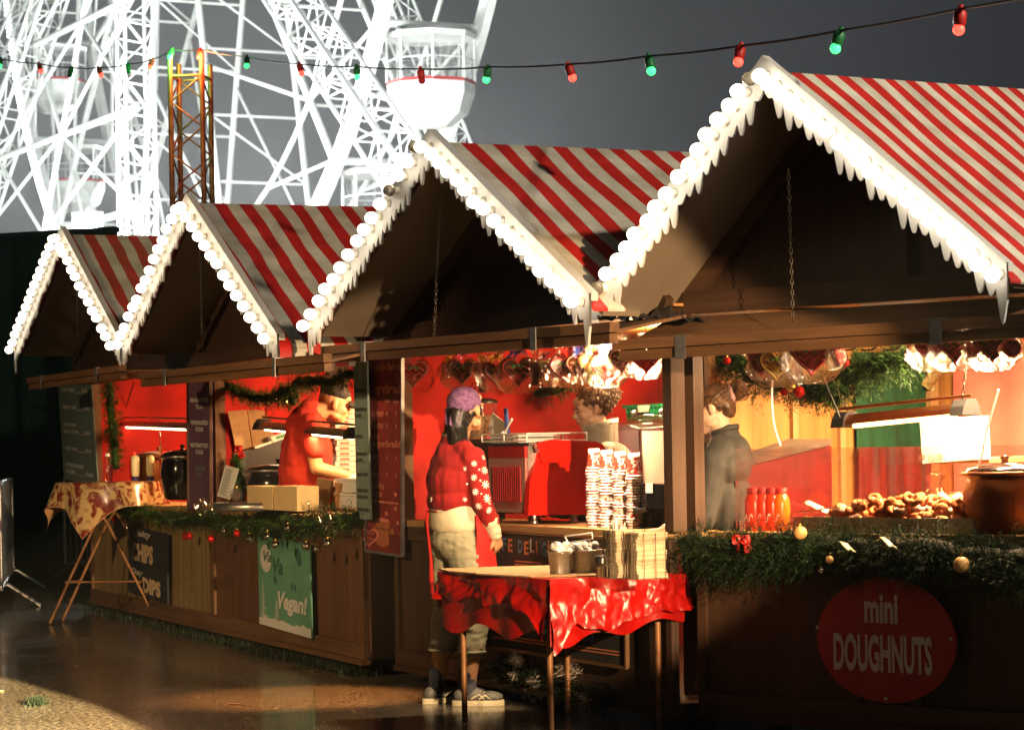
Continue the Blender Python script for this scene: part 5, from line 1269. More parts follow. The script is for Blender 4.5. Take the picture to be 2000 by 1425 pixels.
mb.box((x0+.02, yb-.087, z0), (x1-.02, yb+.189, z0+.01)); mb.build('crate_body', 'crate_green', cr_)
mb = MB()
for (p, q) in (((x0-.015, yb-.115), (x1+.015, yb-.095)), ((x0-.015, yb+.19), (x1+.015, yb+.21)), ((x0-.015, yb-.094), (x0+.005, yb+.189)), ((x1-.005, yb-.094), (x1+.015, yb+.189))): mb.box((p[0], p[1], zt_-.018), (q[0], q[1], zt_))
for i in range(9): x = x0+.02+i*.046; mb.box((x, yb-.112, zt_-.05), (x+.008, yb-.101, zt_-.0185))
mb.build('rim', 'crate_green', cr_)
mb = MB()
for i in range(8):
    x = x0+.04+i*.045; mb.add([(x, yb-.1015, z0+.045), (x+.022, yb-.1015, z0+.045), (x+.011, yb-.1015, z0+.065)], [(0, 1, 2)])
mb.build('hole_pattern', 'black_plastic', cr_)
mb = MB(); q = [(x0+.18, yb-.1175, zt_-.045), (x0+.30, yb-.1175, zt_-.045), (x0+.32, yb-.1175, zt_-.008), (x0+.17, yb-.1175, zt_-.005)]; mb.add(q, [(0, 1, 2, 3)]); mb.build('crate_label', 'paper', cr_)
# table with plastic cloth in front of the stall
L1 = hit_z(908, 1412, 0); FTb = Frame((L1.x, L1.y), F2.a+math.radians(2)); TL, TW, TT = .86, .60, .735
tb = thing('folding_table', 'narrow folding table with brown tube legs in front of the coffee stall', 'table', FTb)
mb = MB(); mb.box((-.10, -.05, TT-.03), (TL+.10, TW+.05, TT)); mb.build('tabletop', 'card_brown', tb)
for x, y in ((0, 0), (TL, 0), (0, TW-.02), (TL, TW-.02)): mb = MB(); mb.tube((x, y, .003), (x, y, TT-.031), .0145, n=12); mb.build('leg', 'steel_rusty', tb)
mb = MB(); mb.tube((0, 0, .62), (0, TW, .62), .010).tube((TL, 0, .62), (TL, TW, .62), .010); mb.build('brace', 'steel_rusty', tb)
mb = MB(); rr = random.Random(8)
X0, X1, Y0_, Y1_ = -.112, TL+.112, -.062, TW+.062
mb.box((X0+.002, Y0_+.002, TT+.001), (X1-.002, Y1_-.002, TT+.004))
per = [((X0, Y0_), (X1, Y0_), (0, -1)), ((X1, Y0_), (X1, Y1_), (1, 0)), ((X1, Y1_), (X0, Y1_), (0, 1)), ((X0, Y1_), (X0, Y0_), (-1, 0))]
def skirt(p, q, nr, base, seed, nu=110, flare=.12, amp=.04, tips=()):
    def fn(a, b_):
        x = p[0]+(q[0]-p[0])*a; y = p[1]+(q[1]-p[1])*a
        L_ = base+amp*noise.noise(Vector((a*4, seed*3, 0)))*1.6+amp*.6*noise.noise(Vector((a*11, seed, 5)))
        for tp_, tl, tw_ in tips: L_ += tl*math.exp(-((a-tp_)/tw_)**2)
        w1 = noise.noise(Vector((a*7+seed*5, b_*1.2, 1))); w2 = noise.noise(Vector((a*19+seed, b_*5, 2))); w3 = noise.noise(Vector((a*40, b_*14, seed)))
        o = (.012+flare*b_*.25)+min(1, b_*2.5)*(.050*w1+.011*w2+.004*w3)
        o = max(o, .004)
        return (x+nr[0]*o, y+nr[1]*o, TT+.004-b_*L_+(.004*w2 if b_ < .1 else 0))
    mb.grid(fn, nu, 16)
skirt(*per[0][:2], (0, -1), .13, 1.0, tips=((1.0, .15, .08),)); skirt(*per[1][:2], (1, 0), .17, 2.0, tips=((.0, .17, .10), (.35, .07, .2)), amp=.02); skirt(*per[2][:2], (0, 1), .16, 3.0); skirt(*per[3][:2], (-1, 0), .18, 4.0)
# second, longer under-layer
def fn2(a, b_): x = X0+.02+(X1-X0-.05)*a; return (x, Y0_-.004-.01*math.sin(a*20)*b_, TT-.06-b_*(.20+.03*math.sin(a*12)))
mb.grid(fn2, 50, 6)
def fn3(a, b_): y = Y0_+(Y1_-Y0_)*a; return (X1+.004+.012*math.sin(a*17)*b_, y, TT-.08-b_*(.22-.10*a+.02*math.sin(a*14)))
mb.grid(fn3, 50, 6)
solo(mb, 'plastic_tablecloth', 'red_plastic_sheet', 'shiny crumpled red plastic sheet draped over the folding table', 'tablecloth', FTb, at=(TL/2, TW/2, TT))
mb = MB(); z = TT+.006
q = [(-.20, -.03), (.05, -.10), (.34, -.095), (.38, -.12), (.80, -.06), (.98, .30), (.60, .62), (.0, .66), (-.15, .30)]
mb.prism([(x, y, z) for x, y in q], (0, 0, .006))
solo(mb, 'cardboard_sheet', 'card_brown', 'flattened brown cardboard sheet lying over the left of the red table', 'cardboard', FTb, at=(.3, .3, z))
def onT(px, py, z=TT+.013): return FTb.onZ(px, py, z)
def place_T(px, pyb, y):   # a point on the table at the pixel column px on depth line y
    return Vector((FTb.onY(px, pyb, y).x, y, TT+.013))
def tubpan(px0, px1, ptop, y, m_, label, fill=None, dpt=.12):
    a, b_ = place_T(px0, 1120, y), place_T(px1, 1120, y); zt = FTb.onY((px0+px1)/2, ptop, y).z
    # seen almost end on, so depth gives the width
    c = (a+b_)/2; t = thing('steel_pan', label, 'container', FTb, at=c, group='steel food pans on the red table')
    r_ = dpt/2; k = 24
    def rg(s_, z): return [c+Vector((r_*s_*math.copysign(abs(math.cos(v))**.6, math.cos(v)), r_*s_*math.copysign(abs(math.sin(v))**.6, math.sin(v)), z-c.z)) for v in [2*math.pi*j/k for j in range(k)]]
    mb = MB(); Rg = [rg(.80, c.z), rg(.84, c.z+.01), rg(.97, zt-.012), rg(1.08, zt-.006), rg(1.08, zt), rg(.95, zt), rg(.90, zt-.03), rg(.80, c.z+.02)]; vs = sum(Rg, [])
    mb.add(vs, [(i*k+j, i*k+(j+1) % k, (i+1)*k+(j+1) % k, (i+1)*k+j) for i in range(len(Rg)-1) for j in range(k)], True); mb.add(Rg[0], [tuple(reversed(range(k)))]); mb.build('pan', m_, t)
    if fill:
        mb = MB(); rr_ = random.Random(int(px0))
        for _ in range(fill): mb.ball(c+Vector((rr_.uniform(-.5, .5)*r_*1.3, rr_.uniform(-.5, .5)*r_*1.3, zt-c.z+rr_.uniform(-.012, .022))), (.03, .026, .018), 8, 6, Matrix.Rotation(rr_.uniform(0, 3), 3, 'X'))
        mb.build('contents', 'paint_white', t)
    return t, c, zt
tubpan(1078, 1110, 1074, .16, 'steel_brushed', 'small steel pan of white sachets left of the big one', 12, .10)
t, c, zt = tubpan(1112, 1168, 1072, .30, 'steel_brushed', 'big bright steel pan with a white wire frame on top', 14, .165)
wf = thing('wire_frame', 'white wire frame standing in the big steel pan', 'rack', FTb, at=(c.x, c.y, zt))
mb = MB(); ya = c.y-.085
P = [FTb.onY(1103, 1047, ya), FTb.onY(1156, 1040, ya), FTb.onY(1158, 1052, ya), FTb.onY(1110, 1060, ya)]
mb.path(P+[P[0]], .0035, 6)
for a, b__ in (((1116, 1058), (1120, 1070)), ((1150, 1052), (1154, 1070)), ((1135, 1055), (1136, 1070))): mb.tube(FTb.onY(*a, ya), FTb.onY(*b__, ya), .003)
mb.build('wires', 'paint_white', wf)
tubpan(1168, 1196, 1072, .42, 'steel_brushed', 'tall steel pot behind the glass shaker', 0, .10)
c = place_T(1176, 1124, .10); sk = thing('shaker', 'small glass sugar shaker with a metal cap on the red table', 'shaker', FTb, at=c)
mb = MB(); mb.lathe([(.028, 0), (.031, .01), (.031, .065)], c, 16); mb.build('jar', 'plastic_clear', sk)
mb = MB(); mb.lathe([(.024, .004), (.026, .05)], c, 14); mb.build('sugar', 'card_brown', sk)
mb = MB(); mb.lathe([(.033, .066), (.034, .09), (.026, .10), (.004, .102)], c, 16); mb.build('cap', 'steel', sk)
# napkin rack
nk = []
for i, (px, y, lb) in enumerate(((1222, .16, 'left of two blocks of cream napkins in the wire rack'), (1262, .20, 'right, bulging block of cream napkins in the wire rack'))):
    c = place_T(px, 1124, y); zt = FTb.onY(px, 1034+5*i, y).z; t = thing('napkin_stack', lb, 'napkins', FTb, at=c, group='blocks of napkins on the red table'); nk.append((c, zt))
    mb = MB(); n = 34; rr_ = random.Random(i)
    for k in range(n):
        z0 = c.z+(zt-c.z)*k/n; j = rr_.uniform(-.004, .004)+.010*math.sin(k*.35+i*2); w_ = .050+.006*math.sin(k*.21+i); z1 = c.z+(zt-c.z)*(k+.96)/n; e_ = rr_.uniform(-.003, .003)
        mb.box((c.x-w_+j, c.y-.075+e_, z0), (c.x+w_+j, c.y+.075+e_, z1))
    mb.build('napkins', 'napkin', t)
wr = thing('napkin_rack', 'thin wire rack caging the cream napkins on the red table', 'rack', FTb, at=nk[0][0])
mb = MB()
for c, zt in nk:
    for dx in (-.028, .028):
        for sy in (-1,):
            mb.path([(c.x+dx-.012, c.y+sy*.088, c.z), (c.x+dx-.012, c.y+sy*.088, zt+.004), (c.x+dx+.016, c.y+sy*.088, zt+.004), (c.x+dx+.016, c.y+sy*.088, c.z)], .0018, 5)
    mb.tube((c.x+.066, c.y-.088, c.z+.004), (c.x+.066, c.y+.088, c.z+.004), .002)
    for yy_ in (-.05, .01, .06): mb.tube((c.x+.068, c.y+yy_, c.z), (c.x+.068, c.y+yy_, zt), .0018, n=5)
mb.build('wires', 'chain_metal', wr)
# wooden stirrers and forks behind
c = place_T(1206, 1122, .40); cp_ = thing('cutlery_cup', 'cup of wooden forks behind the napkins', 'cutlery', FTb, at=c)
mb = MB(); mb.lathe([(.034, 0), (.042, .13)], c, 16); mb.build('cup', 'steel_brushed', cp_)
mb = MB()
for k in range(14): a = c+Vector((R.uniform(-.02, .02), R.uniform(-.02, .02), .02)); b__ = a+Vector((R.uniform(-.04, .04), R.uniform(-.04, .04), R.uniform(.19, .24))); mb.beam(a, b__, .012, .002)
mb.build('forks', 'card_white', cp_)
# white wispy stuffing in the dark under the stall
for (px, py, s_, lb) in ((1010, 1290, .05, 'white tuft of stuffing nearest the customer\'s shoe'), (1005, 1318, .035, 'tiny white tuft below the first one'), (1045, 1330, .05, 'ragged white tuft at the middle of the skirting'), (1110, 1308, .085, 'largest white wisp of stuffing under the chalkboard'), (1140, 1365, .06, 'pinkish tuft of stuffing right of the table leg')):
    c = F2.onY(px, py, -.06); rr_ = random.Random(px); mb = MB()
    for k in range(260):
        d = Vector((rr_.gauss(0, 1)*1.3, rr_.gauss(0, .4), rr_.gauss(0, .6)))*s_*.5; e_ = Vector((rr_.gauss(0, 1), rr_.gauss(0, 1), rr_.gauss(0, 1))).normalized()*s_*.5; w_ = e_.cross(Vector((0, 1, .3))).normalized()*.0016
        mb.add([c+d-w_, c+d+w_, c+d+e_], [(0, 1, 2)])
    solo(mb, 'stuffing_tuft', 'fluff', lb, 'fluff', F2, at=c, group='white tufts under the stall')
# dark spruce hung along the skirting
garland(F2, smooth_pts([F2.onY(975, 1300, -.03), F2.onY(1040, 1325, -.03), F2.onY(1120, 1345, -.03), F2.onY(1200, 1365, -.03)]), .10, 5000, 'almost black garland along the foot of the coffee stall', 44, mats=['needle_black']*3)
# crumpled tarpaulin lying on the hatches between the two big gables
tp_ = MB(); a = F1.onY(1172, 624, -.28); b_ = F1.onY(1335, 626, -.28)
tp_.grid(lambda u, v: a.lerp(b_, u)+Vector((0, .22*v, .012+.055*math.sin(math.pi*u)*math.sin(math.pi*v)**.5*(.6+.4*math.sin(u*9+v*4))+.012*math.sin(u*40+v*13))), 40, 14, two=(0, 0, -.006))
solo(tp_, 'tarpaulin', 'tarp_dark', 'dark crumpled tarpaulin lying in the valley between the two nearest gables', 'tarpaulin', F1, at=a)
# ================================================================ doughnut stall (F1)
Wd1 = W1+.12; dep1 = 2.35
il = thing('wall_cladding', 'warm plywood lining with pale battens inside the doughnut stall', 'wall panel', F1, at=(.0, .8, ZC))
mb = MB(); mb.box((-.299, .27, ZB+.04), (-.288, dep1-.025, 1.975)); mb.build('panel', 'ply_warm', il)
def batt(px, w_=.045):
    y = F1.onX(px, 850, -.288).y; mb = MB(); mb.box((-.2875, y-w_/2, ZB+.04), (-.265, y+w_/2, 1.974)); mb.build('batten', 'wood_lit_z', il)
for px in (1548, 1640, 1822): batt(px)
yc = dep1-.03
mb = MB(); mb.box((-.287, yc-.07, ZB+.04), (-.225, yc, 1.974)); mb.build('corner_stud', 'wood_lit_z', il)
mb = MB(); mb.beam((-.24, yc-.09, 1.62), (-.02, yc-.05, 1.93), .05, .05); mb.build('brace', 'wood_lit_x', il)
y0, y1 = F1.onX(1668, 800, -.27).y, F1.onX(1808, 800, -.27).y; zt_ = 1.80; zm = F1.onX(1700, 873, -.27).z
mb = MB(); mb.grid(lambda a, b_: (-.262+.010*math.sin(a*16)+.006*math.sin(a*37+b_*3), y0+(y1-y0)*a, zm-.3+(zt_-zm+.3)*b_), 44, 8)
solo(mb, 'green_curtain', 'cloth_green', 'dark green cloth hanging on the inner wall behind the copper heat lamp', 'curtain', F1, at=(-.26, (y0+y1)/2, zm))
mb = MB(); mb.grid(lambda a, b_: (-.240+.012*math.sin(a*26+b_*2)+.006*math.sin(a*57), y0-.02+(y1-y0+.06)*a, ZC+(zm-ZC+.0)*b_), 60, 8)
solo(mb, 'dark_red_curtain', 'cloth_mural', 'dark red streaked cloth below the green one behind the perspex', 'curtain', F1, at=(-.24, (y0+y1)/2, ZC))
# back wall seen at the right: bright pink cloth
mb = MB(); xx0 = -.12; mb.grid(lambda a, b_: (xx0+(Wd1-xx0)*a, dep1-.045-.012*math.sin(a*40)-.008*math.sin(a*17+b_*4), .7+1.20*b_), 60, 8)
solo(mb, 'pink_cloth', 'cloth_pink', 'bright pinkish cloth on the back wall at the right of the doughnut stall', 'curtain', F1, at=(1, dep1-.04, .8))
# striplight on the ceiling
mb = MB(); a, b_ = Vector((.55, .62, 1.930)), Vector((2.0, .62, 1.930))
sl = thing('strip_light', 'long glowing strip light under the ceiling of the doughnut stall', 'lamp', F1, at=a)
mb.tube(a, b_, .014, n=10); mb.build('tube', 'tube_glow', sl); mb = MB(); mb.box((a.x-.02, .58, 1.945), (b_.x+.02, .66, 1.981)); mb.build('housing', 'paint_white', sl)
# garland along the ceiling, baubles
garland(F1, smooth_pts([F1.onY(1405, 700, .55), F1.onY(1440, 705, .55), F1.onY(1480, 735, .55), F1.onY(1540, 752, .55), F1.onY(1610, 765, .55), F1.onY(1650, 740, .55), F1.onY(1710, 715, .55), F1.onY(1790, 695, .55)], jit=.012), .13, 11000, 'lush bright green garland swagged under the ceiling of the doughnut stall', 51, ln=.040, mats=['needle_dark', 'needle_mid', 'needle_mid'])
garland(F1, smooth_pts([F1.onY(1596, 740, .50), F1.onY(1625, 770, .50), F1.onY(1650, 760, .50)], jit=.01), .08, 2500, 'lowest tuft of the bright green garland', 52, ln=.045)
for px, py, rad, m_, lb in ((1531, 765, .019, 'bauble_red', 'smallest red bauble of the trio in the doughnut stall'), (1546, 756, .027, 'bauble_gold', 'gold bauble in the trio hanging in the doughnut stall'), (1561, 765, .028, 'bauble_red', 'large red glitter bauble of the trio in the doughnut stall'), (1651, 708, .020, 'bauble_red', 'red bauble right of the hanging hearts in the doughnut stall'), (1490, 734, .018, 'bauble_red', 'red bauble left of the amber heart'), (1420, 704, .020, 'bauble_red', 'red bauble at the left end of the bright green garland')):
    bauble(F1, F1.onY(px, py, .40), rad, m_, lb)
HS1 = [(1515, 715, 52, GA, 'icing_yellow', 'ribbon_red', 0, 'amber heart backlit left of the big glossy red one'), (1584, 700, 62, GR, 'icing_red', 'ribbon_red', 5, 'big glossy red heart in the middle of the doughnut stall opening'), (1490, 712, 40, GR, 'icing_red', 'ribbon_red', -40, 'red heart turned edge on left of the amber one'),
       (1820, 684, 52, GR, 'icing_red', 'ribbon_red', 0, 'first dark red heart of the right hand bunch'), (1864, 679, 56, G, 'icing_red', 'ribbon_red', 5, 'second dark heart of the right hand bunch'), (1938, 676, 60, G, 'icing_red', 'ribbon_yellow', 0, 'largest dark heart near the right edge'), (1634, 695, 36, GR, 'icing_red', 'ribbon_red', 60, 'narrow red heart seen edge on beside the lamp chain')]
for px, py, wd, ck, ic, rb_, yw, lb in HS1: heart(F1, px, py, .04, wd*1.65, ck, ic, rb_, lb, yw)
for px, py, wd, ck, lb in ((1472, 690, 26, GR, 'small red wrapped cookie at the far left of the doughnut stall'), (1605, 676, 30, GR, 'small round cookie overlapping the big glossy heart'), (1900, 682, 28, GA, 'small amber cookie between two dark hearts'), (1976, 680, 34, GR, 'round wrapped cookie at the right edge')):
    heart(F1, px, py, .03, wd*1.3, ck, 'icing_red', 'ribbon_red', lb, 0, 'round', 'small wrapped cookies')
heat_lamp(F1, (1640, 826), (1898, 800), .42, (1602, 690), (1888, 705), 'copper heat lamp hanging on chains over the doughnuts')
# grey hood with red body
def o1(px, py, x=.03): return F1.onX(px, py, x)
hb = thing('fryer_hood', 'sloping grey metal hood on a red cabinet behind the perspex', 'fryer', F1, at=o1(1500, 1000))
q0, q1 = o1(1437, 915), o1(1624, 868); q2, q3 = o1(1624, 857, -.23), o1(1540, 856, -.23)
mb = MB(); e0 = F1.onY(1384, 912, q0.y+.0); mb.add([q0, q1, q2, q3, o1(1384, 911, -.18)], [(0, 1, 2, 3, 4), (4, 3, 2, 1, 0)]); mb.build('hood', 'steel_galv', hb)
mb = MB(); mb.prism([o1(1437, 917), o1(1624, 870), o1(1626, 1032), o1(1437, 1032)], (-.20, 0, 0)); mb.build('cabinet', 'cabinet_red', hb)
mb = MB(); mb.prism([(q0.x, q0.y-.008, q0.z-.004), (q0.x-.21, q0.y-.008, q0.z-.004), (q0.x-.21, q0.y-.008, ZC), (q0.x, q0.y-.008, ZC)], (0, .006, 0)); mb.build('end_panel', 'black_plastic', hb)
# white paper towel box on the wall
yb_ = .78; wb = thing('towel_dispenser', 'white box glaring in the light below the copper heat lamp', 'dispenser', F1, at=F1.onY(1850, 905, yb_))
mb = MB(); mb.prism([F1.onY(1796, 822, yb_), F1.onY(1898, 812, yb_), F1.onY(1902, 897, yb_), F1.onY(1802, 905, yb_)], (0, .14, 0)); mb.build('cover', 'paint_white', wb)
mb = MB()
for px, py in ((1800, 893), (1818, 896), (1834, 893)): mb.ball(F1.onY(px, py, yb_-.02), .018, 10, 8)
mb.tube(F1.onY(1852, 905, yb_+.05), F1.onY(1860, 940, yb_+.05), .006); mb.build('tap', 'plastic_clear', wb)
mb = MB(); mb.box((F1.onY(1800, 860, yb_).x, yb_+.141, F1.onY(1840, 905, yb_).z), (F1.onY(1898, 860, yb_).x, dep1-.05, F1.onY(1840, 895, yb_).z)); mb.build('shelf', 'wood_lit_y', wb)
# cable & cords
mb = MB(); mb.path(smooth_pts([F1.onY(1508, 740, .35), F1.onY(1508, 790, .35), F1.onY(1512, 830, .35), F1.onY(1524, 870, .35)]), .0055, 6); solo(mb, 'hose', 'paint_white', 'pale cable dropping onto the grey hood', 'cable', F1, at=F1.onY(1508, 740, .35))
mb = MB(); mb.path(smooth_pts([F1.onY(1950, 760, .7), F1.onY(1925, 850, .7), F1.onY(1915, 900, .7), F1.onY(1888, 950, .7)]), .006, 6); solo(mb, 'hose', 'steel_galv', 'thin grey cable hanging down beside the bright corner', 'cable', F1, at=F1.onY(1950, 760, .7))
mb = MB(); mb.tube(F1.onY(1602, 722, .3), F1.onY(1640, 815, .3), .005); solo(mb, 'lamp_rod', 'black_plastic', 'thin dark rod slanting to the left end of the copper lamp', 'rod', F1, at=F1.onY(1602, 722, .3))
for px, lb in ((1660, 'left cable loop under the ceiling'), (1700, 'middle cable loop under the ceiling'), (1745, 'right cable loop under the ceiling')):
    mb = MB(); mb.path(smooth_pts([F1.onY(px-18, 683, .2), F1.onY(px+5, 682, .2), F1.onY(px+18, 668, .2), F1.onY(px+20, 655, .2)]), .004, 5); solo(mb, 'cable_loop', 'cable_black', lb, 'cable', F1, at=F1.onY(px, 683, .2), group='cable loops under the ceiling')
# bottles
for i, (px, m_, lb) in enumerate(((1473, 'sauce_red', 'first red sauce bottle from the left behind the perspex'), (1490, 'sauce_red', 'second red sauce bottle from the left behind the perspex'), (1508, 'sauce_red', 'third red sauce bottle from the left behind the perspex'), (1526, 'sauce_orange', 'orange sauce bottle at the right of the red ones'))):
    y = .14+.02*i; c = F1.onY(px, 1035, y); c.z = ZC; zt_ = F1.onY(px, 952, y).z; h_ = zt_-ZC
    t = thing('sauce_bottle', lb, 'bottle', F1, at=c, group='sauce bottles behind the perspex')
    mb = MB(); mb.lathe([(.040, 0), (.043, .012), (.043, h_*.60), (.040, h_*.74), (.030, h_*.84), (.027, h_*.87)], c, 20); mb.build('bottle_body', m_, t)
    mb = MB(); mb.lathe([(.031, h_*.86), (.031, h_*.98), (.026, h_)], c, 16); mb.build('cap', 'sign_red', t)
    mb = MB()
    mb.path([c+Vector((.0435*math.cos(a), .0435*math.sin(a), h_*(.30+.1*math.sin(a*9)))) for a in [3.4+k*.12 for k in range(16)]], .0018, 4); mb.build('label', 'icing_white', t)
# tray with doughnuts
yt0, yt1 = .04, .46; tx0 = F1.onY(1548, 1020, yt0).x; tx1 = F1.onY(1900, 1030, yt0).x
zt0 = F1.onY(1700, 1012, yt0).z
ft_ = thing('doughnut_tray', 'wide shallow steel tray heaped with doughnuts', 'tray', F1, at=((tx0+tx1)/2, .25, ZC))
mb = MB(); mb.box((tx0, yt0, ZC+.001), (tx1, yt1, ZC+.010)).box((tx0, yt0, ZC+.0101), (tx1, yt0+.008, zt0)).box((tx0, yt1-.008, ZC+.0101), (tx1, yt1, zt0)).box((tx0, yt0+.0081, ZC+.0101), (tx0+.008, yt1-.0081, zt0)).box((tx1-.008, yt0+.0081, ZC+.0101), (tx1, yt1-.0081, zt0))
mb.box((tx0-.012, yt0-.012, zt0), (tx1+.012, yt0+.006, zt0+.004)).box((tx0-.012, yt1-.006, zt0), (tx1+.012, yt1+.012, zt0+.004)); mb.build('pan', 'steel', ft_)
dm = {}
r = random.Random(77)
for k, m_ in enumerate(('dough', 'dough_dark', 'dough_pale')):
    mb = MB(); n, m2 = 16, 10; vs = []; fs = []
    R0, R1 = .019, .0125
    for i in range(n):
        for j in range(m2):
            a, b_ = 2*math.pi*i/n, 2*math.pi*j/m2; q = R1*(1+.14*math.sin(a*3+k)+.10*math.sin(b_*2+a*5))
            vs.append(((R0+q*math.cos(b_))*math.cos(a), (R0+q*math.cos(b_))*math.sin(a), q*math.sin(b_)*1.15))
    for i in range(n):
        for j in range(m2): fs.append((i*m2+j, ((i+1) % n)*m2+j, ((i+1) % n)*m2+(j+1) % m2, i*m2+(j+1) % m2))
    mb.add(vs, fs, True); dm[m_] = mb.mesh('doughnut', m_)
cnt = 0; hc = tx0+(tx1-tx0)*.66
for lay in range(9):
    for i in range(120):
        if cnt > 290: break
        x, y = r.uniform(tx0+.04, tx1-.04), r.uniform(yt0+.03, yt1-.04)
        hh = .225*math.exp(-((x-hc)/.42)**2)*(1-((y-.25)/.32)**2); z = ZC+.024+lay*.024
        if z > ZC+.03+hh or (lay == 0 and x < tx0+.20): continue
        if r.random() < .45: continue
        m_ = r.choices(('dough', 'dough_dark', 'dough_pale'), (5, 5, 1) if y < .24 else (4, 1, 5))[0]
        o = bpy.data.objects.new('doughnut', dm[m_]); COL.objects.link(o); o.location = F1.w((x, y, z+r.uniform(-.004, .01))); o.rotation_euler = (r.uniform(-.9, .9), r.uniform(-.9, .9), r.uniform(0, 6)); s_ = r.uniform(.85, 1.15); o.scale = (s_, s_, s_)
        tag(o, {'dough': 'golden brown mini doughnut in the heap on the tray', 'dough_dark': 'reddish dark mini doughnut in the heap on the tray', 'dough_pale': 'pale sugar dusted mini doughnut in the heap on the tray'}[m_], 'doughnut', {'dough': 'golden', 'dough_dark': 'reddish', 'dough_pale': 'sugared'}[m_]+' mini doughnuts heaped on the tray'); cnt += 1
print('doughnuts', cnt)
# tongs and trays at the left of the heap
mb = MB(); a, b_ = F1.onY(1560, 1000, .10), F1.onY(1690, 985, .14)
mb.beam(a, a.lerp(b_, .5)+Vector((0, 0, .004)), .03, .006).beam(a.lerp(b_, .5), b_, .022, .010); solo(mb, 'scoop', 'steel', 'long flat steel scoop lying across the left of the tray', 'scoop', F1, at=a)
mb = MB(); a, b_ = F1.onY(1578, 982, .28), F1.onY(1622, 1000, .20); mb.grid(lambda u, v: a.lerp(b_, u)+Vector((0, .08*(v-.5), .014*math.sin(v*math.pi)*(1-u))), 6, 6, two=(0, 0, -.003)); solo(mb, 'paper_cone', 'card_white', 'pale paper scoop leaning in the tray by the sauce bottles', 'paper', F1, at=a)
# clear bag, steel tub
c = F1.onY(1826, 985, .52); mb = MB(); mb.lathe([(.11, -.04), (.10, .02), (.05, .07), (.035, .09), (.055, .13), (.02, .15)], c, 20, sy=.8); solo(mb, 'plastic_bag', 'plastic_clear', 'crumpled clear plastic bag behind the heap of doughnuts', 'bag', F1, at=c)
c = F1.onY(1862, 1000, .62); sb = thing('sugar_tub', 'pale square tub between the doughnuts and the copper kettle', 'container', F1, at=c)
mb = MB(); x0, x1 = F1.onY(1832, 960, .62).x, F1.onY(1898, 960, .62).x; zt_ = F1.onY(1850, 962, .62).z; mb.box((x0, .62, ZC+.0), (x1, .80, zt_-.012)); mb.build('tub', 'print_cream', sb); mb = MB(); mb.box((x0-.01, .61, zt_-.011), (x1+.01, .81, zt_)); mb.build('rim', 'steel', sb)
# copper kettle at the right
ck = F1.onY(1965, 1060, .20); ck.z = ZC; rr_ = F1.onY(2048, 900, .20).x-F1.onY(1965, 900, .20).x; zt_ = F1.onY(1960, 920, .20).z
kettle(F1, ck, rr_*.86, (zt_-ZC)/.98, 'copper_dark', 'large brown copper kettle cut by the right edge', lid=True, ladle=False, lidm='black_gloss')
# perspex guard
pg = thing('perspex_guard', 'reddish clear perspex guard standing on the doughnut counter', 'screen', F1, at=F1.onY(1700, 1030, .0))
B = Board(F1, .0, (1436, 876), (2060, 868), (1436, 1032)); mb = MB(); B.slab(mb, .004); mb.build('pane', 'glass_red', pg)
mb = MB()
for u in (.001, .40, .97): mb.box((B.pt(u, 0).x, .0045, ZC), (B.pt(u, 0).x+.012, .03, ZC+.05))
mb.build('bracket', 'steel', pg)
# thick garland on the counter with fairy lights, bow, baubles
rg = random.Random(61); pts = smooth_pts([F1.onY(1345, 1068, -.06), F1.onY(1400, 1078, -.10), F1.onY(1480, 1076, -.12), F1.onY(1560, 1068, -.13), F1.onY(1650, 1080, -.13), F1.onY(1760, 1076, -.13), F1.onY(1880, 1090, -.13), F1.onY(2030, 1100, -.13)], jit=.015)
mb = MB(); mb.path(pts, .06, 8); needles(mb, pts, .160, 44000, .030, rg, droop=.7, wid=.0030)
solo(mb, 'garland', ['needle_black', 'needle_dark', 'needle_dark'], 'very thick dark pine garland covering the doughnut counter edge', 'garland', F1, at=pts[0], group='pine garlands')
bow(F1, F1.onY(1447, 1056, -.24), .050, 'ribbon_red', 'red ribbon bow in the thick garland below the sauce bottles')
for px, py, rad, m_, lb in ((1563, 1040, .030, 'globe_amber_glow', 'pale cream globe ornament glowing at the top of the thick garland'), (1620, 1092, .018, 'globe_amber_glow', 'small cream globe low in the thick garland'), (1604, 1114, .012, 'bauble_silver', 'tiny glinting silver bauble lowest in the thick garland'), (1878, 1102, .034, 'globe_amber_glow', 'greyish globe ornament at the right of the thick garland')):
    bauble(F1, F1.onY(px, py, -.26), rad, m_, lb, 'globe ornaments in the thick garland')
for px, py, lb in ((1655, 1070, 'curled cream ribbon scrap in the middle of the thick garland'), (1735, 1062, 'curled cream ribbon scrap right of the middle of the thick garland')):
    mb = MB(); c = F1.onY(px, py, -.25); mb.grid(lambda a, b_: c+Vector((.035*math.sin(a*5), (b_-.5)*.03, .05*(a-.5)+.012*math.sin(a*9+b_))), 14, 3, two=(.001, -.003, 0)); solo(mb, 'ribbon_curl', 'print_cream', lb, 'ribbon', F1, at=c, group='cream ribbon curls')
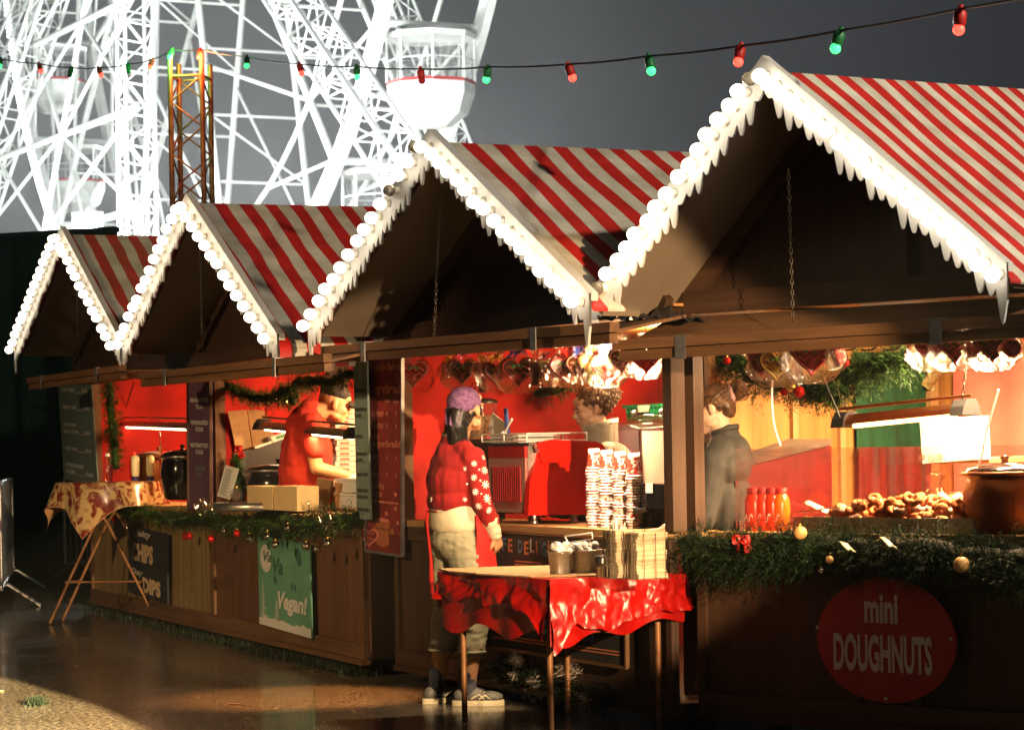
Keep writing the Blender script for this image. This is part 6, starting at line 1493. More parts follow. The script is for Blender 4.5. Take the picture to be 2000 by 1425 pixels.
# oval sign
yS = -.07
L_, R_ = F1.onY(1596, 1250, yS), F1.onY(1867, 1250, yS); T_, Bt = F1.onY(1731, 1128, yS), F1.onY(1731, 1372, yS)
c = (T_+Bt)/2; c.x = (L_.x+R_.x)/2; rx = (R_.x-L_.x)/2; rz = (T_.z-Bt.z)/2
sg = thing('doughnut_sign', 'round dark red mini doughnuts sign screwed to the stall front', 'sign', F1, at=(c.x, yS, c.z))
mb = MB(); n = 64; mb.prism([(c.x+rx*math.cos(2*math.pi*k/n), yS, c.z+rz*math.sin(2*math.pi*k/n)) for k in range(n)], (0, .012, 0)); mb.build('panel', 'sign_red', sg)
mb = MB(); w1_ = F1.onY(1753, 1180, yS).x-F1.onY(1688, 1180, yS).x; p_ = F1.onY(1688, 1212, yS)
text_mb(mb, 'mini', lambda x, y: Vector((p_.x+x, yS-.002, p_.z+y)), (F1.onY(1690, 1150, yS).z-p_.z)*1.28, width=w1_, bold=.006)
w2_ = F1.onY(1820, 1280, yS).x-F1.onY(1628, 1280, yS).x; p2 = F1.onY(1628, 1303, yS)
text_mb(mb, 'DOUGHNUTS', lambda x, y: Vector((p2.x+x, yS-.002, p2.z+y)), (F1.onY(1630, 1236, yS).z-p2.z)*1.42, width=w2_, bold=.007); mb.build('lettering', 'print_white', sg)
for px, py in ((1597, 1224), (1858, 1246), (1731, 1363)):
    q = F1.onY(px, py, yS); mb = MB(); mb.lathe([(.008, 0), (.008, .003), (.002, .004)], (q.x, yS-.001, q.z), 12, Matrix.Rotation(math.radians(90), 3, 'X')); mb.build('screw', 'steel', sg)
mb = MB()
for px in (1672, 1790):
    q = F1.onY(px, 1360, -.045); mb = MB(); mb.box((q.x-.022, -.045, ZB+.09), (q.x+.022, -.027, .62)); mb.build('batten', 'wood_dark_z', sg)
# ================================================================ people
def cap(mb, p, q, r0, r1=None, n=14, sx=1.0, M=None):
    """tapered limb segment with rounded ends"""
    p, q = Vector(p), Vector(q); r1 = r0 if r1 is None else r1; d = q-p; L_ = d.length; k = 6
    pts = [p+d*(i/k) for i in range(k+1)]; mb.path(pts, [r0+(r1-r0)*i/k for i in range(k+1)], n); mb.ball(p, r0, n, 8); mb.ball(q, r1, n, 8); return mb
def chainl(mb, pts, rs):
    for a, b_, r0, r1 in zip(pts[:-1], pts[1:], rs[:-1], rs[1:]): cap(mb, a, b_, r0, r1)
def head_parts(mb, c, M, s=1.0):
    g = lambda x, y, z: Vector(c)+M@(Vector((x, y, z))*s)
    b_ = lambda p, r: mb.ball(g(*p), tuple(x*s for x in r), 18, 12, M)
    b_((0, -.018, .036), (.073, .094, .082)); b_((0, .022, -.012), (.060, .066, .080)); b_((0, .038, -.058), (.046, .046, .044)); b_((0, .064, -.086), (.024, .022, .019))
    for sx in (-1, 1):
        b_((sx*.034, .060, -.020), (.022, .020, .022)); b_((sx*.046, .010, -.062), (.016, .034, .020)); b_((sx*.030, .073, .026), (.024, .012, .009))
        b_((sx*.075, -.012, .000), (.008, .018, .030)); b_((sx*.070, -.004, -.020), (.007, .010, .012))
    cap(mb, g(0, .082, .018), g(0, .106, -.014), .0085*s, .011*s); b_((0, .098, -.020), (.016, .012, .009))
    b_((0, .086, -.042), (.022, .012, .007)); b_((0, .084, -.054), (.019, .012, .008)); b_((0, .050, .060), (.052, .040, .030))
    return g
def eyes(parent, g, M, s=1.0, brow='hair_brown', closed=False):
    for sx in (-1, 1):
        if not closed:
            mb = MB(); mb.mi = 0; mb.ball(g(sx*.030, .077, .008), .0115*s, 12, 8); mb.mi = 1; mb.ball(g(sx*.030, .0835, .007), .0062*s, 10, 6); mb.build('eye', ['eye_white', 'eye_dark'], parent)
        mb = MB(); mb.path([g(sx*.016, .089, .026), g(sx*.030, .090, .031), g(sx*.046, .078, .027)], [.003*s, .004*s, .002*s], 6); mb.build('eyebrow', brow, parent)
        mb = MB(); mb.path([g(sx*.017, .086, .008), g(sx*.030, .0905, .005 if closed else .014), g(sx*.044, .078, .008)], [.0018*s, .0026*s, .0018*s], 5); mb.build('eyelash', 'hair_black', parent)
    mb = MB(); mb.path([g(-.020, .086, -.049), g(-.008, .0965, -.047), g(.008, .0965, -.047), g(.020, .086, -.049)], [.002*s, .004*s, .004*s, .002*s], 6)
    mb.path([g(-.016, .086, -.054), g(0, .0965, -.055), g(.016, .086, -.054)], [.002*s, .0045*s, .002*s], 6); mb.build('mouth', 'lips', parent)
def hand(mb, wr, d, up, s=1.0, curl=.6, side=1):
    """wr wrist, d along the palm, up = back of the hand, side: thumb side"""
    wr = Vector(wr); d = Vector(d).normalized(); up = Vector(up); up = (up-d*up.dot(d)).normalized(); lat = d.cross(up)*side
    for i, o in enumerate((-.027, -.009, .009, .027)): cap(mb, wr+d*.012*s+lat*o*s*.7, wr+d*.078*s+lat*o*s, .014*s, .0115*s, 8)
    ln = (.072, .082, .076, .058)
    for i, o in enumerate((.028, .0095, -.009, -.026)):
        p = wr+d*.082*s+lat*o*s; a = 0; dd = d
        for k in range(3):
            a = curl*(k+1)*.55; dd = (d*math.cos(a)-up*math.sin(a)); q = p+dd*ln[i]*s*(.45, .32, .25)[k]
            cap(mb, p, q, (.0092, .0086, .0078)[k]*s, (.0086, .0078, .007)[k]*s, 8); p = q
    p = wr+d*.022*s+lat*.026*s; t1 = (d*.75+lat*.65-up*.15).normalized(); q = p+t1*.040*s; cap(mb, p, q, .0125*s, .0100*s, 8)
    t2 = (d*.9+lat*.15-up*.45*curl).normalized(); r_ = q+t2*.034*s; cap(mb, q, r_, .0100*s, .0085*s, 8)
def rough(me, amp, sc_, seed=0, zsc=1.0):
    nrm = [v.normal.copy() for v in me.vertices]; out = []
    for v, n_ in zip(me.vertices, nrm):
        c = v.co; p = Vector((c.x*sc_+seed, c.y*sc_, c.z*zsc*sc_)); c = c+n_*amp*(noise.noise(p)+.5*noise.noise(p*2.3)); out += [c.x, c.y, c.z]
    me.vertices.foreach_set('co', out); me.update()
    return me
def curls(mb, g, M, zone, n, r, rad=.012, ln=.05, s=1.0, w=.0035, down=.4):
    """loose locks: zone(r) gives a local point and outward normal"""
    for _ in range(n):
        p, nn = zone(r); ph = r.uniform(0, 6.3); t = Vector((r.gauss(0, 1), r.gauss(-.2, 1), -down*2+r.gauss(0, .7))); t = (t-nn*t.dot(nn)*.7).normalized(); b_ = nn.cross(t)
        pts = [g(*(p+nn*(.004+rad*.6*(1-math.cos(k*1.5+ph)))+t*ln*k/5+b_*rad*math.sin(k*1.5+ph))) for k in range(6)]
        mb.path(pts, [w*.5, w, w, w*.9, w*.7, w*.3], 4, cap=False)
# ---------------------------------------------------------------- the customer
cf = hit_z(902, 1374, 0)
PF = Frame((cf.x+.0, cf.y), math.radians(-63))     # y = facing, x = her right
cu = thing('person', 'customer in red snowflake jumper and purple bandana with her back to the camera', 'person', PF)
hc = Vector((.02, .050, 1.530)); Mh = Matrix.Rotation(math.radians(27), 3, 'Z')@Matrix.Rotation(math.radians(4), 3, 'X')
mb = MB(); g = head_parts(mb, hc, Mh, 1.06)
cap(mb, hc+Vector((-.005, -.02, -.05)), (0, -.01, 1.33), .050, .056)
chainl(mb, [(0, -.01, 1.33), (0, .0, 1.20), (0, 0, 1.02), (0, -.01, .88)], [.085, .12, .105, .13])
shL, elL, wrL = Vector((-.150, .0, 1.29)), Vector((-.205, .0, 1.05)), Vector((-.15, .16, .93))
shR, elR, wrR = Vector((.150, .02, 1.285)), Vector((.205, .035, 1.06)), Vector((.175, .125, .885))
for a, b_, c in ((shL, elL, wrL), (shR, elR, wrR)): chainl(mb, [a, b_, c], [.045, .036, .026])
hand(mb, wrR, (-.25, .35, -.8), (.8, .3, .1), .95, 1.3, 1); hand(mb, wrL, (.3, .7, -.5), (-.8, .3, .1), .95, 1.0, -1)
hipR, knR, anR = Vector((.09, 0, .86)), Vector((.11, .03, .47)), Vector((.10, -.01, .09)); hipL, knL, anL = Vector((-.09, 0, .86)), Vector((-.11, -.02, .47)), Vector((-.115, -.09, .09))
for a, b_, c in ((hipR, knR, anR), (hipL, knL, anL)): chainl(mb, [a, b_, b_.lerp(c, .35), c], [.085, .055, .056, .037])
body = remeshed(mb, 'body', 'skin_tan', .0055, 5); bd = link_mesh(body, 'body', cu)
eyes(bd, g, Mh, 1.06, brow='hair_black')
# jumper: boxy knit with dropped sleeves
mb = MB(); 
mb.ball((0, -.005, 1.245), (.175, .132, .11), 20, 12); mb.ball((0, -.010, 1.16), (.178, .155, .15), 20, 12); mb.ball((0, -.005, 1.065), (.178, .160, .105), 20, 12); chainl(mb, [(0, -.018, 1.385), (0, -.014, 1.30)], [.066, .105]); chainl(mb, [(-.07, -.01, 1.335), (-.15, 0, 1.285)], [.06, .055]); chainl(mb, [(.07, -.01, 1.335), (.15, 0, 1.285)], [.06, .055])
for a, b_, c in ((shL, elL, wrL), (shR, elR, wrR)):
    e_ = b_.lerp(c, .62); chainl(mb, [a, a.lerp(b_, .5), b_, e_], [.058, .060, .058, .047]); 
jm = remeshed(mb, 'jumper', 'knit_red', .008, 6); rough(jm, .008, 9, 3, .35); rough(jm, .0035, 26, 6, .5)
for v in jm.vertices:
    if v.co.z < 1.0 and abs(v.co.x) < .2: v.co.z = max(v.co.z, .995+.010*math.sin(v.co.x*20))
jo = link_mesh(jm, 'jumper', cu)
# snowflakes knitted into the sleeve: raised stars lying on the right arm and shoulder side
from mathutils.bvhtree import BVHTree
bv = BVHTree.FromPolygons([v.co for v in jm.vertices], [tuple(p.vertices) for p in jm.polygons])
def star(px, py, size, arms):
    o, d = PF._ray(px, py); h_, n_, _, _ = bv.ray_cast(o, d.normalized())
    if h_ is None: return
    t1 = n_.cross(Vector((0, 0, 1))).normalized(); t2 = n_.cross(t1); m_ = MB()
    if arms == 0: m_.ball(h_, (size, size, size), 8, 6)
    for k in range(arms):
        a = math.pi*k/arms*1.0+.2; v_ = (t1*math.cos(a)+t2*math.sin(a))*size
        m_.beam(h_-v_, h_+v_, size*.20, .004, up=n_)
    m_.build('snowflake', 'icing_white', jo)
for px, py, s_, k in ((944, 893, .014, 3), (926, 905, .016, 4), (946, 918, .020, 4), (926, 932, .018, 4), (948, 946, .022, 4), (929, 960, .018, 4), (951, 973, .023, 4), (935, 988, .018, 4), (955, 996, .018, 4), (936, 917, .006, 0), (938, 938, .006, 0), (940, 964, .006, 0), (908, 915, .013, 3), (842, 975, .012, 3), (912, 945, .006, 0), (956, 983, .006, 0), (908, 975, .013, 3)): star(px, py, s_, k)
# long cream shirt below the jumper and at the cuff
mb = MB(); mb.lathe([(.155, .905), (.172, .93), (.170, 1.0), (.155, 1.06)], (0, 0, 0), 30, sy=.90)
sm = mb.mesh('shirt', 'cotton_cream'); rough(sm, .012, 8, 1, .3); so = link_mesh(sm, 'shirt', cu)
mb = MB(); e_ = elR.lerp(wrR, .58); chainl(mb, [e_, wrR.lerp(e_, .02)], [.047, .036]); e_ = elL.lerp(wrL, .58); chainl(mb, [e_, wrL], [.047, .036])
link_mesh(rough(remeshed(mb, 'cuff', 'cotton_cream', .006, 4), .004, 20, 0, 2.5), 'cuff', cu)
mb = MB(); mb.path([(.062*math.cos(a), -.012+.058*math.sin(a), 1.415+.012*math.sin(a)) for a in [2*math.pi*k/20 for k in range(21)]], .011, 8); mb.build('collar', 'cotton_cream', cu)
# trousers
mb = MB(); mb.ball((0, -.02, .86), (.155, .132, .10), 20, 12)
mb.ball((.07, -.05, .83), (.085, .085, .085), 14, 10); mb.ball((-.07, -.05, .83), (.085, .085, .085), 14, 10)
for h_, k_, a_ in ((hipR, knR, anR), (hipL, knL, anL)): chainl(mb, [h_+Vector((0, -.01, -.03)), h_.lerp(k_, .5), k_, k_.lerp(a_, .42)], [.105, .094, .082, .076])
tr = remeshed(mb, 'trousers', 'cotton_khaki', .008, 5); rough(tr, .009, 8, 5, 1.6); rough(tr, .004, 24, 9, 3.0)
for v in tr.vertices:
    if v.co.z > .93: v.co.z = .93+(v.co.z-.93)*.3
tro = link_mesh(tr, 'trousers', cu)
mb = MB(); 
for (k_, a_) in ((knR, anR), (knL, anL)): c = k_.lerp(a_, .50); mb.path([c+Vector((.072*math.cos(t), .072*math.sin(t), 0)) for t in [2*math.pi*k/18 for k in range(19)]], .008, 6)
mb.build('hem', 'cotton_khaki', tro)
mb = MB(); c = Vector((.135, -.105, .80)); mb.cbox(c, (.11, .012, .12), Matrix.Rotation(math.radians(42), 3, 'Z')); mb.cbox(c+Vector((.004, -.006, .055)), (.115, .014, .03), Matrix.Rotation(math.radians(42), 3, 'Z')); 
pk_ = mb.mesh('pocket', 'cotton_khaki'); rough(pk_, .006, 20); 
# apron: strings down the back, skirt at the front
mb = MB()
mb.path([(-.055, -.150, 1.01), (-.045, -.165, .97), (-.035, -.160, .88), (-.030, -.150, .76), (-.028, -.150, .66), (-.02, -.152, .58)], [.006, .008, .007, .010, .014, .012], 6, flat=.4)
mb.path([(-.060, -.150, 1.01), (-.075, -.160, .95), (-.082, -.155, .90)], .005, 6); mb.path([(-.15, -.09, 1.005), (-.055, -.150, 1.012), (.05, -.148, 1.008)], .005, 6)
mb.build('apron_string', 'apron_red', cu)
mb = MB(); mb.grid(lambda a, b_: ((.185+.010*math.sin(b_*9))*math.cos(math.radians(-5+190*a))*(1+.15*b_), (.150+.012*math.sin(a*30)*b_)*math.sin(math.radians(-5+190*a))*(1+.35*b_)+.02, .99-.50*b_), 40, 14)
mb.build('apron', 'apron_red', cu)
# socks and shoes
for an, yaw in ((anR, -32), (anL, 5)):
    mb = MB(); chainl(mb, [an+Vector((0, 0, .075)), an+Vector((0, 0, -.01))], [.043, .046]); link_mesh(rough(remeshed(mb, 'sock', 'sock_dark', .006, 3), .003, 40, 0, 3), 'sock', cu)
    Ms = Matrix.Rotation(math.radians(yaw), 3, 'Z'); f = lambda x, y, z: Vector((an.x, an.y, 0))+Ms@Vector((x, y, z))
    mb = MB(); mb.ball(f(0, -.035, .050), (.038, .045, .040), 14, 10, Ms); mb.ball(f(0, .03, .055), (.042, .07, .042), 14, 10, Ms); mb.ball(f(0, .11, .045), (.046, .075, .032), 14, 10, Ms); mb.ball(f(0, .0, .085), (.038, .045, .025), 14, 8, Ms)
    so_ = link_mesh(remeshed(mb, 'shoe', 'shoe_grey', .006, 4), 'shoe', cu)
    mb = MB(); out = [(.036*math.cos(t)*(1.15 if math.sin(t) > 0 else .95), (.135*math.sin(t)+.05)) for t in [2*math.pi*k/28 for k in range(28)]]
    for z0, z1, s_ in ((.001, .012, 1.16), (.0121, .030, 1.22)): mb.prism([f(x*s_, y*1.0+(y-.05)*.02, z0) for x, y in out], (0, 0, z1-z0))
    mb.build('sole', 'shoe_pale', so_)
    mb = MB()
    for k in range(5): mb.path([f(-.026, .03+k*.018, .090-k*.006), f(0, .036+k*.018, .098-k*.008), f(.026, .03+k*.018, .090-k*.006)], .0028, 5)
    for sx in (-1, 1): mb.path([f(sx*.047, .02, .040), f(sx*.046, .06, .062), f(sx*.044, .085, .038)], .004, 5); mb.path([f(sx*.046, .06, .036), f(sx*.044, .09, .058), f(sx*.040, .12, .038)], .004, 5)
    mb.build('lace', 'shoe_pale', so_)
# bandana and hair
mb = MB(); G_ = lambda x, y, z: g(x, y, z)
mb.ball(g(0, -.022, .045), (.084, .103, .083), 24, 16, Mh); mb.ball(g(0, -.075, .012), (.062, .050, .050), 16, 10, Mh)
hb_ = remeshed(mb, 'bandana', 'bandana', .006, 4)
for v in hb_.vertices:   # open at the face, lower edge lifted to the brow line
    l = Mh.inverted()@(v.co-hc); lim = .046-.035*(1-min(1, max(0, (l.y+.12)/.2)))*1.8
    if l.z < lim: l.z = lim+(l.z-lim)*.05; l.x *= .97
    n_ = .004*math.sin((l.y*3+l.z*2+abs(l.x))*60)+.003*math.sin((l.x+l.z)*90)
    v.co = hc+Mh@(l*(1+n_*1.5))
bn = link_mesh(hb_, 'bandana', cu)
mb = MB(); mb.grid(lambda a, b_: g((-.055+.11*a)*(1-.4*b_), -.105-.035*b_+.012*math.sin(a*9), .020-.075*b_+.01*math.sin(a*14+b_*3)), 12, 8, two=(0, .004, 0)); mb.build('knot_tail', 'bandana', bn)
mb = MB(); r = random.Random(3)
cap(mb, g(0, -.072, -.012), g(.0, -.092, -.070), .066, .056); cap(mb, g(0, -.092, -.070), g(-.005, -.100, -.160), .056, .034); cap(mb, g(.045, -.02, .0), g(.03, -.06, -.05), .030, .03); cap(mb, g(-.045, -.02, .0), g(-.03, -.06, -.05), .030, .03); mb.ball(g(0, -.05, -.03), (.070*1, .050, .045), 16, 10, Mh)
hr = link_mesh(rough(remeshed(mb, 'hair', 'hair_black', .006, 3), .006, 30, 2, .3), 'hair', cu)
mb = MB()
for _ in range(900):
    a = r.uniform(-1, 1); p = Vector((a*.055, -.10+.02*abs(a), r.uniform(-.10, .0))); q = p+Vector((r.gauss(0, .018), r.gauss(-.010, .012), -r.uniform(.05, .11)))
    mb.path([g(*p), g(*(p.lerp(q, .5)+Vector((0, -.010, 0)))), g(*q)], [.0016, .0018, .0006], 3, cap=False)
for _ in range(60): p = Vector((r.choice((-1, 1))*.070, r.uniform(.0, .03), r.uniform(-.0, .03))); q = p+Vector((r.gauss(0, .006), r.gauss(.01, .01), -r.uniform(.03, .06))); mb.path([g(*p), g(*q)], [.0014, .0006], 3, cap=False)
mb.build('loose_strands', 'hair_black', hr)
# ---------------------------------------------------------------- barista in the coffee stall, in profile, looking down to the left
bp = at_D(1168, 900, 14.0); BF = Frame((bp.x, bp.y), math.radians(99))     # y = facing (towards the left of the picture)
ba = thing('person', 'barista in a grey high collar fleece with curly hair tied up, looking down', 'person', BF, at=(0, 0, ZB+.03))
hz = 1.350+(868-803)/5000*14.0; hc2 = Vector((0, .035, hz+.0)); M2 = Matrix.Rotation(math.radians(-14), 3, 'X')@Matrix.Rotation(math.radians(4), 3, 'Z')
mb = MB(); g2 = head_parts(mb, hc2, M2, .98)
cap(mb, hc2+Vector((0, -.03, -.05)), (0, -.05, hz-.20), .050, .058); zs = hz-.25
chainl(mb, [(0, -.05, zs+.0), (0, -.05, zs-.15), (0, -.06, zs-.45)], [.070, .10, .11])
for sx in (-1, 1):
    w_ = Vector((sx*.10, .26, zs-.30)); chainl(mb, [(sx*.16, -.04, zs+.0), (sx*.20, .02, zs-.25), w_], [.045, .036, .027]); hand(mb, w_, (-.3*sx, .9, -.1), (0, 0, 1), .95, .8, -sx)
chainl(mb, [(.09, -.06, zs-.45), (.09, -.06, ZB+.12)], [.09, .05]); chainl(mb, [(-.09, -.06, zs-.45), (-.09, -.06, ZB+.12)], [.09, .05])
for sx in (-1, 1): cap(mb, (sx*.09, -.08, ZB+.075), (sx*.09, .08, ZB+.07), .038, .032)
bb_ = link_mesh(remeshed(mb, 'body', 'skin_light', .0055, 4), 'body', ba); eyes(bb_, g2, M2, .98, closed=True)
mb = MB(); mb.ball((0, -.055, zs-.03), (.205, .125, .12), 20, 12); mb.ball((0, -.05, zs-.20), (.18, .14, .22), 20, 12); mb.ball((0, -.055, zs-.42), (.17, .14, .18), 20, 12)
for sx in (-1, 1): chainl(mb, [(sx*.165, -.04, zs-.01), (sx*.205, .02, zs-.25), (sx*.11, .23, zs-.295)], [.070, .060, .044])
link_mesh(rough(remeshed(mb, 'fleece', 'fleece_grey', .008, 5), .010, 9, 1), 'fleece', ba)
mb = MB(); mb.grid(lambda a, b_: Vector((0, -.028, zs+.035))+Vector(((.092-.016*b_+.004*math.sin(a*25))*math.cos(a*2*math.pi), (.085-.008*b_+.022*b_)*math.sin(a*2*math.pi)+.012*b_, .15*b_-.02*math.sin(a*2*math.pi)*b_)), 30, 6, two=(0, .003, 0)); link_mesh(rough(mb.mesh('collar', 'fleece_grey'), .006, 14, 4), 'collar', ba)
mb = MB(); mb.grid(lambda a, b_: (-.20+.11*b_+.03*math.sin(a*4), -.05+.28*a+.0*b_, zs+.06-.30*a-.05*b_), 12, 6, two=(0, 0, -.01)); 
mb = MB()
for sx in (-1, 1): chainl(mb, [(sx*.06, .055, zs+.02), (sx*.12, .08, zs-.10), (sx*.13, .075, zs-.35)], [.030, .045, .05])
link_mesh(rough(remeshed(mb, 'jacket_front', 'jacket_dark', .008, 3), .006, 12, 1), 'jacket_front', ba)
mb = MB(); mb.ball(g2(0, -.030, .048), (.084, .095, .078), 20, 14, M2); mb.ball(g2(0, -.072, .010), (.068, .050, .058), 16, 10, M2)
mb.ball(g2(0, -.115, .060), (.050, .048, .050), 16, 10, M2)
hm = remeshed(mb, 'hair', 'hair_auburn', .006, 3)
for v in hm.vertices:
    l = M2.inverted()@(v.co-hc2)
    if l.y > .058 and l.z < .075: v.co -= M2@Vector((0, (l.y-.058)*.8, 0))
h2 = link_mesh(rough(hm, .010, 38, 4), 'hair', ba)
r = random.Random(9)
def zn(r_):
    while 1:
        p, v = zn0(r_)
        if not (p.y > .012 and p.z < .075) and not (abs(p.x) > .05 and p.y > -.05 and p.z < .035): return p, v
def zn0(r_):
    v = Vector((r_.gauss(0, 1), r_.gauss(-.4, 1), r_.gauss(.35, .8))).normalized(); 
    if r_.random() < .35: return Vector((0, -.115, .060))+Vector((v.x*.048, v.y*.048, v.z*.048)), v
    return Vector((0, -.030, .042))+Vector((v.x*.083, v.y*.094, v.z*.076)), v
mb = MB(); curls(mb, g2, M2, zn, 420, r, .009, .048); mb.build('curls', 'hair_brown', h2)
mb = MB(); curls(mb, g2, M2, zn, 260, r, .010, .042, w=.0028); mb.build('lit_curls', 'hair_auburn', h2)
# ---------------------------------------------------------------- the second barista, seen from behind at the left of the doughnut stall
qp = at_D(1402, 900, 12.28); QF = Frame((qp.x, qp.y), math.radians(64))
qa = thing('person', 'server with a pink scrunchie round her bun, half hidden by the corner post', 'person', QF, at=(0, 0, ZB+.03))
hz = 1.350+(861-800)/5000*12.28; hc3 = Vector((0, .02, hz)); M3 = Matrix.Rotation(math.radians(8), 3, 'Z')@Matrix.Rotation(math.radians(-14), 3, 'X')
mb = MB(); g3 = head_parts(mb, hc3, M3, .98)
cap(mb, hc3+Vector((0, -.03, -.05)), (0, -.055, hz-.20), .050, .058); zs = hz-.25
chainl(mb, [(0, -.05, zs+.0), (0, -.05, zs-.15), (0, -.06, zs-.45)], [.070, .10, .11])
for sx in (-1, 1):
    w_ = Vector((sx*.10, .24, zs-.32)); chainl(mb, [(sx*.16, -.04, zs+.0), (sx*.20, .00, zs-.27), w_], [.045, .036, .027]); hand(mb, w_, (-.3*sx, .9, -.1), (0, 0, 1), .95, .8, -sx)
for sx in (-1, 1): chainl(mb, [(sx*.09, -.06, zs-.45), (sx*.09, -.06, ZB+.12)], [.09, .05]); cap(mb, (sx*.09, -.08, ZB+.075), (sx*.09, .08, ZB+.07), .038, .032)
b3 = link_mesh(remeshed(mb, 'body', 'skin_pale', .0055, 4), 'body', qa); eyes(b3, g3, M3, .98)
mb = MB(); mb.ball((0, -.055, zs-.03), (.195, .120, .11), 20, 12); mb.ball((0, -.05, zs-.20), (.17, .13, .22), 20, 12); mb.ball((0, -.055, zs-.42), (.16, .13, .18), 20, 12); chainl(mb, [(0, -.045, zs+.115), (0, -.05, zs+.02)], [.070, .125]); chainl(mb, [(-.05, -.05, zs+.06), (-.155, -.04, zs-.01)], [.075, .066]); chainl(mb, [(.05, -.05, zs+.06), (.155, -.04, zs-.01)], [.075, .066])
for sx in (-1, 1): chainl(mb, [(sx*.160, -.04, zs-.01), (sx*.200, .00, zs-.27), (sx*.15, .12, zs-.30)], [.066, .056, .048])
link_mesh(rough(remeshed(mb, 'shirt', 'shirt_black', .008, 5), .010, 9, 1, .6), 'shirt', qa)
mb = MB(); mb.path([Vector((0, -.042, zs+.150))+Vector((.060*math.cos(a), .060*math.sin(a), -.018*math.sin(a))) for a in [2*math.pi*k/20 for k in range(21)]], .014, 6, flat=.6); mb.build('collar', 'shirt_black', qa)
mb = MB(); mb.ball(g3(0, -.028, .044), (.082, .098, .078), 20, 14, M3); mb.ball(g3(0, -.075, -.005), (.058, .040, .058), 16, 10, M3)
hm = remeshed(mb, 'hair', 'hair_brown', .006, 3)
for v in hm.vertices:
    l = M3.inverted()@(v.co-hc3)
    if l.y > .050 and l.z < .08: v.co -= M3@Vector((0, (l.y-.050)*.8, 0))
h3 = link_mesh(rough(hm, .007, 38, 4), 'hair', qa)
bc3 = Vector((0, -.150, .055))
mb = MB(); mb.ball(g3(*bc3), (.044, .040, .044), 16, 10, M3); bo = link_mesh(rough(remeshed(mb, 'bun', 'hair_auburn', .005, 2), .008, 50, 2), 'bun', qa)
mb = MB()
for k in range(60):
    a0 = r.uniform(0, 6.28); tl = r.uniform(-.8, .8); pts = [g3(*(bc3+Vector(((.044+.004*math.sin(t*3+k))*math.cos(t+a0)*math.cos(tl), (.042)*math.sin(t+a0), (.046)*math.cos(t+a0)*math.sin(tl)+.02*math.sin(k))))) for t in [j*.4 for j in range(7)]]; mb.path(pts, .0024, 4, cap=False)
mb.build('strands', 'hair_auburn', bo)
def zn3(r_):
    v = Vector((r_.gauss(0, 1), r_.gauss(-.3, 1), r_.gauss(.3, .8))).normalized(); return Vector((0, -.028, .044))+Vector((v.x*.082, v.y*.097, v.z*.077)), v
mb = MB()
for _ in range(420):  # combed back towards the bun
    p, n_ = zn3(r); e_ = bc3+Vector((r.gauss(0, .01), .03, r.gauss(0, .01))); pts = []
    for k in range(6):
        q = p.lerp(e_, k/5*.8); w_ = q-Vector((0, -.028, .044)); w_ = Vector((w_.x/.082, w_.y/.098, w_.z/.078)); l_ = max(w_.length, 1e-3); w_ = w_/l_*max(1.02, min(l_, 1.5)); pts.append(g3(w_.x*.082, -.028+w_.y*.098, .044+w_.z*.078))
    mb.path(pts, .0020, 3, cap=False)
mb.build('strands', 'hair_auburn', h3)
mb = MB(); mb.path([g3(0+.036*math.cos(a), -.118, .052+.036*math.sin(a)) for a in [2*math.pi*k/14 for k in range(15)]], [.013+.003*math.sin(k*2.5) for k in range(15)], 8); mb.build('scrunchie', 'scrunchie', qa)
# ---------------------------------------------------------------- the man in the pizza stall, facing right
mp = at_D(612, 900, 17.0); MF = Frame((mp.x, mp.y), math.radians(-78))
ma = thing('person', 'man in an orange red T-shirt and black peaked cap working in the pizza stall', 'person', MF, at=(0, 0, ZB+.03))
sM = 5000/17.0; hz = 1.350+(875-793)/sM; hc4 = Vector((0, .150, hz)); M4 = Matrix.Rotation(math.radians(-16), 3, 'X')
mb = MB(); g4 = head_parts(mb, hc4, M4, 1.08)
zs = hz-.12; cap(mb, hc4+Vector((0, -.05, -.02)), (0, -.02, zs+.06), .064, .078)
chainl(mb, [(0, -.03, zs+.05), (0, -.05, zs-.15), (0, -.06, zs-.45)], [.095, .145, .15]); chainl(mb, [(0, -.06, zs-.45), (0, -.03, zs-.60)], [.14, .13])
for sx in (-1, 1):
    el = Vector((sx*.215, -.01, zs-.29)); w_ = Vector((sx*.10, .29, zs-.37)); chainl(mb, [(sx*.185, -.04, zs-.01), el, el.lerp(w_, .3), w_], [.058, .046, .046, .031]); hand(mb, w_, (-.2*sx, .9, -.25), (0, .3, 1), 1.08, .7, -sx)
for sx in (-1, 1): chainl(mb, [(sx*.10, -.03, zs-.60), (sx*.11, -.03, ZB+.13)], [.10, .055]); cap(mb, (sx*.11, -.06, ZB+.078), (sx*.11, .11, ZB+.072), .042, .036)
b4 = link_mesh(remeshed(mb, 'body', 'skin_tan', .006, 4), 'body', ma); eyes(b4, g4, M4, 1.08)
mb = MB(); mb.ball((0, -.040, zs-.03), (.222, .150, .12), 20, 12); mb.ball((0, -.05, zs-.20), (.192, .175, .24), 20, 12); chainl(mb, [(0, -.055, zs-.30), (0, -.055, zs-.60)], [.178, .172]); chainl(mb, [(0, -.022, zs+.080), (0, -.04, zs+.0)], [.092, .135])
for sx in (-1, 1): chainl(mb, [(sx*.185, -.04, zs-.0), (sx*.210, -.018, zs-.17)], [.082, .072])
link_mesh(rough(remeshed(mb, 't_shirt', 'tshirt_orange', .008, 5), .016, 8, 1, .8), 't_shirt', ma)
mb = MB(); mb.ball(g4(0, -.016, .075), (.084, .106, .070), 22, 14, M4); cm = remeshed(mb, 'cap', 'cap_black', .006, 3)
